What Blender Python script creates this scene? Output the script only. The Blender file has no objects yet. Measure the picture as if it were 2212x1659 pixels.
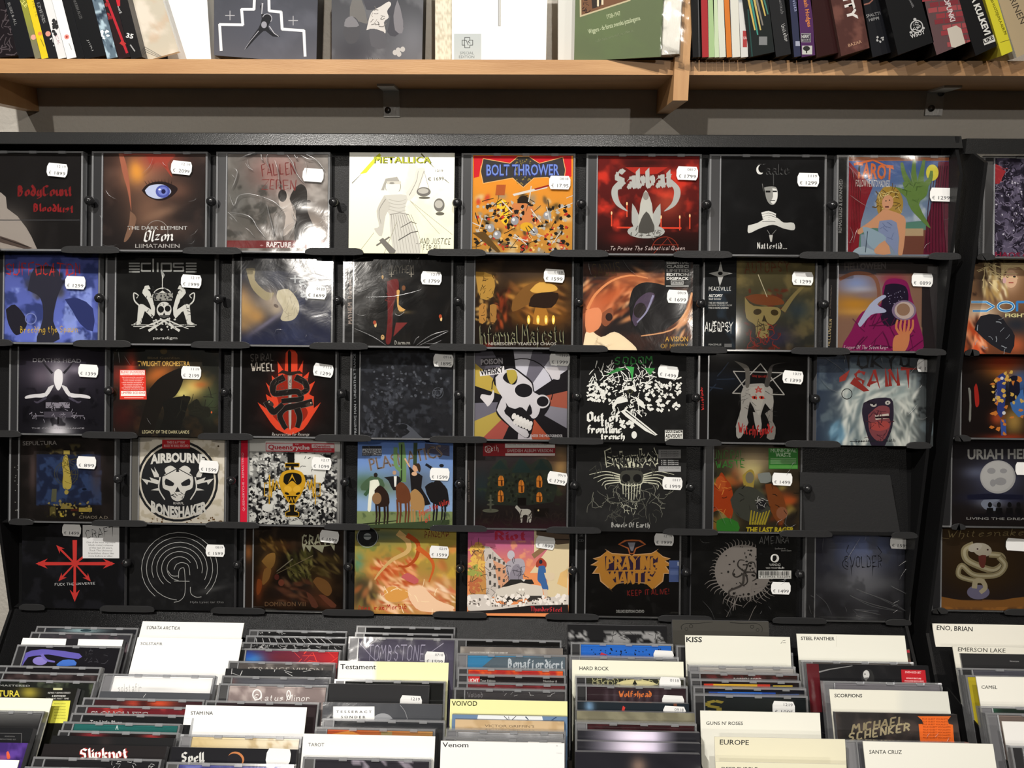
import bpy, math, random
import numpy as np
from mathutils import Matrix, Vector
from mathutils.geometry import tessellate_polygon
PI = math.pi
sc = bpy.context.scene
COL = sc.collection
# ------------------------------------------------------------ camera, world, lights, exposure
FOC = 1720.0                                   # focal length in pixels of the 2212 x 1659 frame
CAM = np.array([0.0912, -1.0052, 1.5])
cd_ = bpy.data.cameras.new('camera'); cam = bpy.data.objects.new('camera', cd_); COL.objects.link(cam)
cam.location = CAM; cam.rotation_euler = (1.35919, -0.00633, 0.02379)
cd_.sensor_fit = 'HORIZONTAL'; cd_.sensor_width = 36.0; cd_.lens = 36.0*FOC/2212; cd_.clip_start = 0.02
sc.camera = cam
sc.view_settings.view_transform = 'Standard'; sc.view_settings.look = 'None'
sc.view_settings.gamma = 1.0; sc.view_settings.use_curve_mapping = False
sc.view_settings.exposure = 0.0
wd = bpy.data.worlds.new('world'); sc.world = wd; wd.use_nodes = True
wd.node_tree.nodes['Background'].inputs[0].default_value = (1.0, 0.93, 0.85, 1)
wd.node_tree.nodes['Background'].inputs[1].default_value = 0.035
def lamp(name, loc, aim, energy, size, spot, blend, col):
    l = bpy.data.lights.new(name, 'SPOT'); l.energy = energy; l.shadow_soft_size = size
    l.spot_size = math.radians(spot); l.spot_blend = blend; l.color = col
    o = bpy.data.objects.new(name, l); COL.objects.link(o); o.location = loc
    o.rotation_euler = (Vector(aim)-Vector(loc)).to_track_quat('-Z', 'Y').to_euler(); return o
lamp('ceiling_spot_light', (-0.52, -1.18, 2.80), (-0.22, 0, 1.2), 125, 0.016, 75, 0.8, (1, 0.96, 0.90))
lamp('ceiling_spot_light', (0.22, -1.22, 2.80), (0.02, 0, 1.15), 62, 0.016, 70, 0.8, (1, 0.95, 0.88))
lamp('ceiling_spot_light', (1.55, -1.9, 2.80), (0.7, 0, 1.3), 28, 0.02, 60, 0.8, (1, 0.92, 0.82))
lamp('ceiling_spot_light', (-1.1, -3.4, 2.72), (0, 0, 1.4), 100, 0.03, 60, 0.6, (1, 0.94, 0.86))
lamp('ceiling_spot_light', (1.3, -3.8, 2.45), (0, 0, 1.4), 68, 0.03, 60, 0.6, (1, 0.94, 0.86))
# ------------------------------------------------------------ projection measured from the photograph
ROT = np.array(cam.rotation_euler.to_matrix())
def ray(px, py):
    return ROT @ np.array([(px-1106.0)/FOC, -(py-829.5)/FOC, -1.0])
def at_plane(px, py, O, N):
    d = ray(px, py); t = np.dot(O-CAM, N)/np.dot(d, N); return CAM+d*t
def at_y(px, py, y):
    d = ray(px, py); return CAM+d*((y-CAM[1])/d[1])
def at_z(px, py, z):
    d = ray(px, py); return CAM+d*((z-CAM[2])/d[2])
def project(P):
    c = (P-CAM) @ ROT
    return 1106+FOC*c[..., 0]/-c[..., 2], 829.5-FOC*c[..., 1]/-c[..., 2]
# ------------------------------------------------------------ materials
def nodes(m): m.use_nodes = True; return m.node_tree.nodes, m.node_tree.links
def mat(name, col, rough=0.5, metal=0.0, bump=0.0, bscale=300, var=0.0, vscale=8, col2=None, spec=0.5, stretch=None):
    m = bpy.data.materials.new(name); n, l = nodes(m); b = n['Principled BSDF']
    b.inputs['Base Color'].default_value = (*col, 1); b.inputs['Roughness'].default_value = rough
    b.inputs['Metallic'].default_value = metal; b.inputs['Specular IOR Level'].default_value = spec
    tc = n.new('ShaderNodeTexCoord'); src = tc.outputs['Object']
    if stretch:
        mp = n.new('ShaderNodeMapping'); mp.inputs['Scale'].default_value = stretch; l.new(src, mp.inputs[0]); src = mp.outputs[0]
    if col2:
        t = n.new('ShaderNodeTexNoise'); t.inputs['Scale'].default_value = vscale; t.inputs['Detail'].default_value = 6
        l.new(src, t.inputs['Vector'])
        r = n.new('ShaderNodeValToRGB'); r.color_ramp.elements[0].position = 0.35; r.color_ramp.elements[1].position = 0.7
        r.color_ramp.elements[0].color = (*col, 1); r.color_ramp.elements[1].color = (*col2, 1)
        l.new(t.outputs[0], r.inputs[0]); l.new(r.outputs[0], b.inputs['Base Color'])
    if bump:
        t2 = n.new('ShaderNodeTexNoise'); t2.inputs['Scale'].default_value = bscale; t2.inputs['Detail'].default_value = 3
        l.new(src, t2.inputs['Vector'])
        bp = n.new('ShaderNodeBump'); bp.inputs['Strength'].default_value = bump; bp.inputs['Distance'].default_value = 0.002
        l.new(t2.outputs[0], bp.inputs['Height']); l.new(bp.outputs[0], b.inputs['Normal'])
    return m
def print_mat(name, rough, spec=0.4):
    m = bpy.data.materials.new(name); n, l = nodes(m); b = n['Principled BSDF']
    a = n.new('ShaderNodeAttribute'); a.attribute_name = 'Col'; l.new(a.outputs['Color'], b.inputs['Base Color'])
    t = n.new('ShaderNodeTexNoise'); t.inputs['Scale'].default_value = 700
    tc = n.new('ShaderNodeTexCoord'); l.new(tc.outputs['Object'], t.inputs['Vector'])
    bp = n.new('ShaderNodeBump'); bp.inputs['Strength'].default_value = 0.03; bp.inputs['Distance'].default_value = 0.001
    l.new(t.outputs[0], bp.inputs['Height']); l.new(bp.outputs[0], b.inputs['Normal'])
    b.inputs['Roughness'].default_value = rough; b.inputs['Specular IOR Level'].default_value = spec
    return m
def clear_mat(name, tint, fac, rough, diff=0.0, bump=0.0, bscale=40):
    m = bpy.data.materials.new(name); n, l = nodes(m); n.clear()
    out = n.new('ShaderNodeOutputMaterial'); tr = n.new('ShaderNodeBsdfTransparent'); tr.inputs[0].default_value = (*tint, 1)
    gl = n.new('ShaderNodeBsdfGlossy'); gl.inputs['Roughness'].default_value = rough; gl.inputs[0].default_value = (1, 1, 1, 1)
    fr = n.new('ShaderNodeLayerWeight'); fr.inputs['Blend'].default_value = fac
    mx = n.new('ShaderNodeMixShader'); l.new(fr.outputs['Fresnel'], mx.inputs[0])
    last = tr.outputs[0]
    if diff:
        df = n.new('ShaderNodeBsdfDiffuse'); df.inputs[0].default_value = (0.72, 0.73, 0.75, 1)
        m2 = n.new('ShaderNodeMixShader'); m2.inputs[0].default_value = diff; l.new(last, m2.inputs[1]); l.new(df.outputs[0], m2.inputs[2]); last = m2.outputs[0]
    l.new(last, mx.inputs[1]); l.new(gl.outputs[0], mx.inputs[2]); l.new(mx.outputs[0], out.inputs[0])
    if bump:
        tc = n.new('ShaderNodeTexCoord'); t2 = n.new('ShaderNodeTexNoise'); t2.inputs['Scale'].default_value = bscale; t2.inputs['Detail'].default_value = 4
        t2.inputs['Distortion'].default_value = 1.5
        l.new(tc.outputs['Object'], t2.inputs['Vector']); bp = n.new('ShaderNodeBump'); bp.inputs['Strength'].default_value = bump; bp.inputs['Distance'].default_value = 0.004
        l.new(t2.outputs[0], bp.inputs['Height']); l.new(bp.outputs[0], gl.inputs['Normal']); l.new(bp.outputs[0], fr.inputs['Normal'])
    return m
M = dict(
    print=print_mat('printed_paper', 0.6, 0.06), card=print_mat('printed_board', 0.5, 0.12), label=print_mat('sticker_paper', 0.6, 0.1),
    black=mat('black_paint', (0.009, 0.009, 0.0095), 0.33, bump=0.12, bscale=750, spec=0.18), knob=mat('black_knob', (0.014, 0.014, 0.015), 0.16),
    panel=mat('speckled_black_paint', (0.006, 0.006, 0.0065), 0.22, bump=0.22, bscale=1100, spec=0.14),
    rail=mat('grey_black_rail_paint', (0.02, 0.02, 0.02), 0.24, bump=0.12, bscale=900, spec=0.32), lip=mat('black_plastic_lip', (0.028, 0.028, 0.029), 0.45, bump=0.1, bscale=400),
    lid=clear_mat('clear_lid', (0.97, 0.97, 0.97), 0.3, 0.04, 0.0), rim=clear_mat('clear_case_edge', (0.72, 0.73, 0.75), 0.35, 0.14, 0.26),
    wrap=clear_mat('shrink_wrap', (0.975, 0.975, 0.975), 0.28, 0.13, 0.0, bump=0.06, bscale=24),
    crease=clear_mat('wrap_crease', (0.9, 0.9, 0.9), 0.45, 0.22, 0.05),
    tray=mat('dark_disc_tray', (0.02, 0.02, 0.022), 0.3), greytray=mat('grey_disc_tray', (0.16, 0.16, 0.17), 0.35),
    wall=mat('painted_wall', (0.52, 0.485, 0.43), 0.8, bump=0.5, bscale=160, col2=(0.56, 0.53, 0.475), vscale=5),
    steel=mat('zinc_bracket', (0.62, 0.62, 0.60), 0.5, metal=0.35, bump=0.3, bscale=250), screw=mat('screw_steel', (0.2, 0.2, 0.2), 0.3, metal=1.0),
    wood=mat('varnished_pine', (0.44, 0.235, 0.10), 0.42, bump=0.1, bscale=60, col2=(0.54, 0.31, 0.14), vscale=7, stretch=(1.2, 6, 14)),
    woodv=mat('varnished_pine_upright', (0.44, 0.235, 0.10), 0.42, bump=0.1, bscale=60, col2=(0.52, 0.30, 0.13), vscale=7, stretch=(14, 6, 1.2)),
    page=mat('page_block', (0.74, 0.72, 0.66), 0.7, bump=0.4, bscale=90, stretch=(20, 1, 1)), floor=mat('grey_floor', (0.12, 0.11, 0.10), 0.6, col2=(0.15, 0.14, 0.13)),
    ceil=mat('white_ceiling', (0.7, 0.68, 0.64), 0.9, col2=(0.74, 0.72, 0.68)))
# ------------------------------------------------------------ object helpers
def link(name, me, parent=None, kind=None):
    o = bpy.data.objects.new(name, me); COL.objects.link(o)
    if parent: o.parent = parent
    if kind: o['kind'] = kind
    return o
def empty(name, label, cat, mw, group=None):
    o = bpy.data.objects.new(name, None); COL.objects.link(o); o.empty_display_size = 0.02
    o.matrix_world = mw; o['label'] = label; o['category'] = cat
    if group: o['group'] = group
    return o
def mesh(name, vs, fs, m, smooth=False):
    me = bpy.data.meshes.new(name); me.from_pydata([tuple(v) for v in vs], [], fs); me.materials.append(m)
    if smooth: me.polygons.foreach_set('use_smooth', [True]*len(me.polygons))
    me.update(); return me
class MB:
    def __init__(s): s.v = []; s.f = []
    def box(s, x0, x1, y0, y1, z0, z1):
        b = len(s.v); s.v += [(x, y, z) for z in (z0, z1) for y in (y0, y1) for x in (x0, x1)]
        s.f += [tuple(b+i for i in q) for q in ((0, 1, 5, 4), (2, 6, 7, 3), (0, 4, 6, 2), (1, 3, 7, 5), (0, 2, 3, 1), (4, 5, 7, 6))]; return s
    def prism(s, pts, y0, y1, ax='y'):          # 2-D outline extruded along one axis
        b = len(s.v); k = len(pts)
        f = {'y': lambda p, t: (p[0], t, p[1]), 'x': lambda p, t: (t, p[0], p[1])}[ax]
        s.v += [f(p, y0) for p in pts]+[f(p, y1) for p in pts]
        s.f += [tuple(b+i for i in range(k)), tuple(b+k+i for i in reversed(range(k)))]
        s.f += [(b+i, b+k+i, b+k+(i+1) % k, b+(i+1) % k) for i in range(k)]; return s
    def sphere(s, c, r, nu=14, nv=9, sy=1.0):
        b = len(s.v)
        for j in range(nv+1):
            a = PI*j/nv
            for i in range(nu):
                p = 2*PI*i/nu; s.v.append((c[0]+r*math.sin(a)*math.cos(p), c[1]+r*sy*math.cos(a), c[2]+r*math.sin(a)*math.sin(p)))
        for j in range(nv):
            for i in range(nu): s.f.append((b+j*nu+i, b+j*nu+(i+1) % nu, b+(j+1)*nu+(i+1) % nu, b+(j+1)*nu+i))
        return s
    def cyl(s, c, r, y0, y1, n=12):
        return s.prism([(c[0]+r*math.cos(2*PI*i/n), c[1]+r*math.sin(2*PI*i/n)) for i in range(n)], y0, y1)
    def build(s, name, m, parent=None, smooth=False, kind=None):
        return link(name, mesh(name, s.v, s.f, m, smooth), parent, kind)
# ------------------------------------------------------------ faces that carry print
class Face:                                     # a flat rectangle in the world: O bottom-left corner, U right, V up
    def __init__(s, O, U, V, w, h):
        s.O = np.array(O, float); s.U = np.array(U, float)/np.linalg.norm(U); s.V = np.array(V, float)/np.linalg.norm(V)
        s.N = np.cross(s.U, s.V); s.w = w; s.h = h; s.B = s.O+s.U*w/2
    def mw(s):
        u, n, v, b = s.U, -s.N, s.V, s.B
        return Matrix(((u[0], n[0], v[0], b[0]), (u[1], n[1], v[1], b[1]), (u[2], n[2], v[2], b[2]), (0, 0, 0, 1)))
    def loc(s, px, py):
        P = at_plane(px, py, s.O, s.N)-s.B; return float(P @ s.U), float(P @ s.V)
def rgb(c):
    if isinstance(c, str): return np.array([int(c[i:i+2], 16)/255 for i in (0, 2, 4)])
    return np.array(c, float)/255
def lin(c): c = np.clip(c, 0, 1); return np.where(c <= 0.04045, c/12.92, ((c+0.055)/1.055)**2.4)
_lat = np.random.RandomState(7).rand(97, 97)
def vnoise(X, Y, sc_, seed=0, octv=4):
    out = 0; amp = 1; tot = 0
    for o in range(octv):
        x = X/sc_+seed*13.7+o*5.3; y = Y/sc_+seed*7.1+o*9.7
        xi = np.floor(x).astype(int); yi = np.floor(y).astype(int); fx = x-xi; fy = y-yi
        fx = fx*fx*(3-2*fx); fy = fy*fy*(3-2*fy)
        a = _lat[yi % 97, xi % 97]; b = _lat[yi % 97, (xi+1) % 97]; c = _lat[(yi+1) % 97, xi % 97]; d = _lat[(yi+1) % 97, (xi+1) % 97]
        out = out+amp*((a*(1-fx)+b*fx)*(1-fy)+(c*(1-fx)+d*fx)*fy); tot += amp; amp *= 0.5; sc_ = sc_/2
    return out/tot
_tc = {}
def text_mesh(t, b):
    if (t, b) in _tc: return _tc[(t, b)]
    cu = bpy.data.curves.new('t', 'FONT'); cu.body = t; cu.offset = b; cu.resolution_u = 2; cu.fill_mode = 'FRONT'
    ob = bpy.data.objects.new('t', cu); me = ob.to_mesh(); me.calc_loop_triangles()
    v = [(q.co.x, q.co.y) for q in me.vertices]; f = [tuple(q.vertices) for q in me.loop_triangles]
    ob.to_mesh_clear(); bpy.data.objects.remove(ob); bpy.data.curves.remove(cu)
    if v:
        x0 = min(q[0] for q in v); x1 = max(q[0] for q in v)
    else: x0, x1 = 0, 1
    _tc[(t, b)] = (v, f, x0, x1); return _tc[(t, b)]
# stroke skeletons: digits are x y pairs, ';' lifts the pen; baseline 2, x-height 6, top 9
SK = dict(A='02 39 52;14 44', B='12 19 38 46 16;16 45 43 32 12', C='58 39 18 13 32 53', D='12 19 38 56 53 32 12', E='59 19 12 52;15 45', F='59 19 12;16 46',
 G='58 39 18 13 32 53 55 35', H='12 19;52 59;15 55', I='22 29', J='49 43 32 13', K='12 19;59 15 52', L='19 12 52', M='02 19 35 59 62', N='12 19 52 59', O='32 13 18 39 58 53 32',
 P='12 19 48 56 15', Q='32 13 18 39 58 53 32;34 61', R='12 19 48 56 15;35 52', S='58 39 18 16 45 43 32 13', T='09 69;39 32', U='19 13 32 53 59', V='09 32 69', W='09 22 36 42 69', X='09 62;69 02',
 Y='09 36 69;36 32', Z='09 69 02 62',
 a='15 26 46 43 52;44 24 13 22 43', b='19 13 22 43 45 36 15', c='45 36 15 13 22 43', d='19 46 43 32 13 15 26 45', e='14 45 36 15 13 22 43', f='48 39 28 22;16 46',
 g='46 26 15 13 32 43;46 41 30 10', h='19 12;15 36 45 42 30', i='16 13 22;18 17', j='26 21 10;28 27', k='19 12;14 36 45 14 42', l='19 13 22', m='06 15 12;15 26 35 32;35 46 55 53 62',
 n='06 15 12;15 36 45 43 52', o='15 36 45 43 22 13 15', p='16 10;15 36 45 43 22 13', q='45 26 15 13 32 43;46 40', r='06 15 12;15 26 45', s='45 36 15 44 33 12', t='28 23 32;16 36', u='16 13 22 43;46 43 52',
 v='17 13 22 44 46', w='07 13 22 34 36;33 42 54 56', x='16 43 42;46 12;14 44', y='16 13 22 43;46 41 10', z='16 46 13 43')
SK['.'] = '12 22'; SK['!'] = '19 15;13 12'
SKP = {k: [[(int(q[0]), int(q[1])-2) for q in st.split()] for st in v.split(';')] for k, v in SK.items()}
def smooth(pts, n=5):                           # Catmull-Rom through the points
    P = [pts[0]]+list(pts)+[pts[-1]]; out = []
    for i in range(1, len(P)-2):
        a, b, c, d = P[i-1:i+3]
        for k in range(n):
            t = k/n
            out.append(tuple(0.5*((2*b[j])+(-a[j]+c[j])*t+(2*a[j]-5*b[j]+4*c[j]-d[j])*t*t+(-a[j]+3*b[j]-3*c[j]+d[j])*t**3) for j in (0, 1)))
    out.append(tuple(pts[-1])); return out
class Art:
    """Flat print on a Face: a coloured grid below, crisp shapes and lettering above it. Points are read off the photograph (crop pixels)."""
    def __init__(s, F, cr, bg, reg=None, n=90, m=None):
        s.F = F; s.cr = cr; s.reg = reg or (-F.w/2, 0, F.w/2, F.h)
        x0, z0, x1, z1 = s.reg; s.nx = n; s.ny = m or max(4, int(n*(z1-z0)/(x1-x0)))
        s.gx, s.gz = np.meshgrid(np.linspace(x0, x1, s.nx), np.linspace(z1, z0, s.ny))
        W = F.B+s.gx[..., None]*F.U+s.gz[..., None]*F.V; px, py = project(W)
        s.X = (px-cr[0])/cr[2]; s.Y = (py-cr[1])/cr[2]
        s.C = np.ones((s.ny, s.nx, 3))*rgb(bg); s.v = []; s.c = []; s.t = []; s.k = 1
        s.rn = random.Random(int(abs(F.B[0])*1e5+abs(F.B[2])*1e4))
    def mix(s, m, c): s.C = s.C*(1-m[..., None])+rgb(c)*m[..., None]; return s
    def gr(s, y0, y1, c0, c1, ax='y'):
        t = np.clip(((s.Y if ax == 'y' else s.X)-y0)/(y1-y0), 0, 1)[..., None]; s.C = rgb(c0)*(1-t)+rgb(c1)*t; return s
    def gb(s, y0, y1, c):                        # fades to a colour between y0 and y1
        return s.mix(np.clip((s.Y-y0)/(y1-y0), 0, 1), c)
    def bl(s, x, y, rx, ry, c, a=1.0, ang=0, p=2.0):
        r = math.radians(ang); dx = s.X-x; dy = s.Y-y; u = (dx*math.cos(r)+dy*math.sin(r))/rx; v = (-dx*math.sin(r)+dy*math.cos(r))/ry
        return s.mix(a*np.exp(-0.7*(u*u+v*v)**(p/2)), c)
    def nz(s, c, scl=60, th=0.5, soft=0.12, a=1.0, seed=1, box=None, sx=1.0):
        m = np.clip((vnoise(s.X/sx, s.Y, scl, seed)-th)/soft, 0, 1)*a
        if box:
            x0, y0, x1, y1 = box; e = 14
            m = m*np.clip((s.X-x0)/e, 0, 1)*np.clip((x1-s.X)/e, 0, 1)*np.clip((s.Y-y0)/e, 0, 1)*np.clip((y1-s.Y)/e, 0, 1)
        return s.mix(m, c)
    def db(s, n, box, cols, size=14, asp=2.2, ang=None, seed=3, a=0.85):
        rn = random.Random(seed); x0, y0, x1, y1 = box
        for _ in range(n):
            x = rn.uniform(x0, x1); y = rn.uniform(y0, y1); g = rn.uniform(0, 180) if ang is None else ang+rn.gauss(0, 16); z = size*rn.uniform(0.6, 1.5)
            c = rn.choice(cols)
            m = (abs(s.X-x) < z*asp*2) & (abs(s.Y-y) < z*asp*2)
            if not m.any(): continue
            r = math.radians(g); dx = s.X[m]-x; dy = s.Y[m]-y; u = (dx*math.cos(r)+dy*math.sin(r))/(z*asp); v = (-dx*math.sin(r)+dy*math.cos(r))/z
            k = (a*np.exp(-(u*u+v*v)**1.5))[:, None]; s.C[m] = s.C[m]*(1-k)+rgb(c)*k
        return s
    # --- crisp shapes
    def _l(s, p): return s.F.loc(s.cr[0]+p[0]*s.cr[2], s.cr[1]+p[1]*s.cr[2])
    def tri(s, pts, fs, c, lift=1, q4=False):
        x0, z0, x1, z1 = s.reg; c = tuple(lin(rgb(c))); L = [s._l(p) for p in pts]; y = -s.k*0.000005; s.k = min(s.k+lift, 260)
        if q4:                                   # overlapping strokes: each quad a hair above the one before
            Y4 = [y-(i//4 % 8)*6e-7 for i in range(len(L))]
        ins = all(x0 <= p[0] <= x1 and z0 <= p[1] <= z1 for p in L)
        if ins:
            b = len(s.v); s.v += [(p[0], Y4[i] if q4 else y, p[1]) for i, p in enumerate(L)]; s.c += [c]*len(L); s.t += [tuple(b+i for i in f) for f in fs]; return s
        for f in fs:
            q = [L[i] for i in f]
            for ax, lim, sg in ((0, x0, 1), (0, x1, -1), (1, z0, 1), (1, z1, -1)):
                o = []
                for i in range(len(q)):
                    a, b_ = q[i-1], q[i]; da = (a[ax]-lim)*sg; d_ = (b_[ax]-lim)*sg
                    if (da >= 0) != (d_ >= 0):
                        t = da/(da-d_); o.append((a[0]+(b_[0]-a[0])*t, a[1]+(b_[1]-a[1])*t))
                    if d_ >= 0: o.append(b_)
                q = o
                if len(q) < 3: break
            if len(q) >= 3:
                b = len(s.v); yy = Y4[f[0]] if q4 else y; s.v += [(p[0], yy, p[1]) for p in q]; s.c += [c]*len(q); s.t.append(tuple(b+i for i in range(len(q))))
        return s
    def P(s, pts, c, sm=0):
        if sm: pts = smooth(list(pts)+[pts[0]], sm)[:-1]
        return s.tri(pts, tessellate_polygon([[Vector((p[0], p[1], 0)) for p in pts]]), c)
    def E(s, x, y, rx, ry, c, ang=0, n=22):
        r = math.radians(ang); pts = []
        for i in range(n):
            a = 2*PI*i/n; u = rx*math.cos(a); v = ry*math.sin(a); pts.append((x+u*math.cos(r)-v*math.sin(r), y+u*math.sin(r)+v*math.cos(r)))
        return s.tri(pts, [tuple(range(n))], c)
    def R(s, x0, y0, x1, y1, c): return s.tri([(x0, y0), (x1, y0), (x1, y1), (x0, y1)], [(0, 1, 2, 3)], c)
    def L(s, pts, w, c, w2=None, sm=0):
        if sm: pts = smooth(pts, sm)
        w2 = w if w2 is None else w2; V_ = []; F_ = []; n = len(pts)-1
        for i in range(n):
            a = pts[i]; b = pts[i+1]; dx = b[0]-a[0]; dy = b[1]-a[1]; d = math.hypot(dx, dy) or 1; nx = -dy/d; ny = dx/d
            wa = (w+(w2-w)*i/n)/2; wb = (w+(w2-w)*(i+1)/n)/2; ex = dx/d*min(wa, wb)*0.35; ey = dy/d*min(wa, wb)*0.35; k = len(V_)
            V_ += [(a[0]-ex+nx*wa, a[1]-ey+ny*wa), (b[0]+ex+nx*wb, b[1]+ey+ny*wb), (b[0]+ex-nx*wb, b[1]+ey-ny*wb), (a[0]-ex-nx*wa, a[1]-ey-ny*wa)]; F_.append((k, k+1, k+2, k+3))
        return s.tri(V_, F_, c, q4=True)
    def ring(s, x, y, r, w, c, a0=0, a1=360, ry=None):
        ry = ry or r; n = max(8, int(abs(a1-a0)/12))
        return s.L([(x+r*math.cos(math.radians(a0+(a1-a0)*i/n)), y+ry*math.sin(math.radians(a0+(a1-a0)*i/n))) for i in range(n+1)], w, c)
    def T(s, t, x0, y0, x1, y1, h, c, b=0.0, it=0.0, arc=0.0, h2=None):   # sans lettering on a baseline, fitted between two points
        if b > 0 and 'M' in t.upper():           # heavier weight by a double strike
            v, f, a0, a1 = text_mesh(t, 0.0); nv = len(v); v = v+[(q[0]+b*1.6, q[1]+b*0.4) for q in v]; f = f+[tuple(i+nv for i in g) for g in f]
        else: v, f, a0, a1 = text_mesh(t, b)
        if not v: return s
        dx = x1-x0; dy = y1-y0; d = math.hypot(dx, dy); ux, uy = dx/d, dy/d; nx, ny = uy, -ux; pts = []
        for (x, y) in v:
            k = (x-a0)/(a1-a0); hh = h+(h2-h)*k if h2 else h; t_ = y/0.73*hh; lift = arc*4*k*(1-k)
            pts.append((x0+ux*(k*d+it*t_)+nx*(t_+lift), y0+uy*(k*d+it*t_)+ny*(t_+lift)))
        return s.tri(pts, f, c)
    def S(s, t, x0, y0, x1, y1, h, c, w=1.1, st='b', arc=0.0, it=0.0, jag=0.0):  # stroke lettering: 'b' broad nib, 'k' spikes, 'l' line
        adv = []; x = 0
        for ch in t:
            wch = 3.0 if ch in " '.,!" else (2.6 if ch in 'ilI' else (7.2 if ch in 'mwMW' else (6.4 if ch.isupper() else 5.4)))
            adv.append(x); x += wch
        tot = x-1.0; dx = x1-x0; dy = y1-y0; d = math.hypot(dx, dy); ux, uy = dx/d, dy/d; nx, ny = uy, -ux; sx = d/tot; sy = h/7.0; rn = s.rn; V_ = []; F_ = []
        def mp(gx, gy):
            k = gx/tot; lift = arc*4*k*(1-k)
            return (x0+ux*(gx*sx+it*gy*sy)+nx*(gy*sy+lift), y0+uy*(gx*sx+it*gy*sy)+ny*(gy*sy+lift))
        for ch, ax in zip(t, adv):
            for str_ in SKP.get(ch, []):
                q = [(ax+p[0]+rn.gauss(0, jag), p[1]+rn.gauss(0, jag)) for p in str_]
                for i in range(len(q)-1):
                    (ax_, ay), (bx, by) = q[i], q[i+1]; dd = math.hypot(bx-ax_, by-ay) or 1
                    if st == 'b': n1 = n2 = (w*0.62, w*0.42); e = 0.0
                    elif st == 'k':
                        px_, py_ = -(by-ay)/dd*w*0.5, (bx-ax_)/dd*w*0.5; n1 = (px_*1.25, py_*1.25); n2 = (px_*0.15, py_*0.15); e = rn.uniform(0.3, 1.5) if i == len(q)-2 else 0.2
                        bx += (bx-ax_)/dd*e; by += (by-ay)/dd*e
                    else: px_, py_ = -(by-ay)/dd*w*0.5, (bx-ax_)/dd*w*0.5; n1 = n2 = (px_, py_)
                    k = len(V_); V_ += [mp(ax_+n1[0], ay+n1[1]), mp(bx+n2[0], by+n2[1]), mp(bx-n2[0], by-n2[1]), mp(ax_-n1[0], ay-n1[1])]; F_.append((k, k+1, k+2, k+3))
                    if st == 'b': k = len(V_); r_ = w*0.34; V_ += [mp(bx+r_, by), mp(bx, by+r_), mp(bx-r_, by), mp(bx, by-r_)]; F_.append((k, k+1, k+2, k+3))
        return s.tri(V_, F_, c, q4=True)
    def scrawl(s, n, box, c, w=3, ln=40, seed=5, cur=0.5):   # many short marks
        rn = random.Random(seed); x0, y0, x1, y1 = box; V_ = []; F_ = []
        for _ in range(n):
            x = rn.uniform(x0, x1); y = rn.uniform(y0, y1); g = rn.uniform(0, 2*PI); ww = w*rn.uniform(0.5, 1.3)
            for q in range(4):
                x2 = x+math.cos(g)*ln/4; y2 = y+math.sin(g)*ln/4; k = len(V_); nx = -math.sin(g)*ww/2; ny = math.cos(g)*ww/2
                V_ += [(x+nx, y+ny), (x2+nx, y2+ny), (x2-nx, y2-ny), (x-nx, y-ny)]; F_.append((k, k+1, k+2, k+3)); x, y = x2, y2; g += rn.gauss(0, cur)
        return s.tri(V_, F_, c, q4=True)
    def speck(s, n, box, c, r=3, seed=6):
        rn = random.Random(seed); x0, y0, x1, y1 = box; V_ = []; F_ = []
        for _ in range(n):
            x = rn.uniform(x0, x1); y = rn.uniform(y0, y1); k = len(V_); q = [(x+r*rn.uniform(.4, 1.4)*math.cos(a), y+r*rn.uniform(.4, 1.4)*math.sin(a)) for a in (0.2, 1.5, 2.9, 4.1, 5.3)]
            V_ += q; F_.append(tuple(range(k, k+5)))
        return s.tri(V_, F_, c, q4=True)
    def build(s, name, m, parent, y=0.0):
        ny, nx = s.ny, s.nx; G = np.stack([s.gx, np.full_like(s.gx, 0), s.gz], -1).reshape(-1, 3); ng = len(G)
        i = np.arange((ny-1)*(nx-1)); r = i//(nx-1); c = i % (nx-1); a = r*nx+c
        q = np.stack([a, a+nx, a+nx+1, a+1], 1)
        V_ = np.concatenate([G, np.array(s.v).reshape(-1, 3)]) if s.v else G
        CC = lin(s.C).reshape(-1, 3)
        if s.v: CC = np.concatenate([CC, np.array(s.c).reshape(-1, 3)])
        me = bpy.data.meshes.new(name); nt = len(s.t); tl = [len(t) for t in s.t]
        loops = np.concatenate([q.ravel(), np.array([j+ng for t in s.t for j in t], dtype=int)]) if nt else q.ravel()
        tot = np.concatenate([np.full(len(q), 4), np.array(tl, dtype=int)]) if nt else np.full(len(q), 4)
        st = np.concatenate([[0], np.cumsum(tot)[:-1]])
        me.vertices.add(len(V_)); V2 = V_.copy(); V2[:, 1] += y; me.vertices.foreach_set('co', V2.ravel())
        me.loops.add(len(loops)); me.loops.foreach_set('vertex_index', loops.astype(np.int32))
        me.polygons.add(len(tot)); me.polygons.foreach_set('loop_start', st.astype(np.int32)); me.polygons.foreach_set('loop_total', tot.astype(np.int32))
        me.update(calc_edges=True); ca = me.color_attributes.new('Col', 'FLOAT_COLOR', 'POINT')
        ca.data.foreach_set('color', np.concatenate([CC, np.ones((len(CC), 1))], 1).ravel().astype(np.float32))
        me.materials.append(m); return link(name, me, parent)
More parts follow.
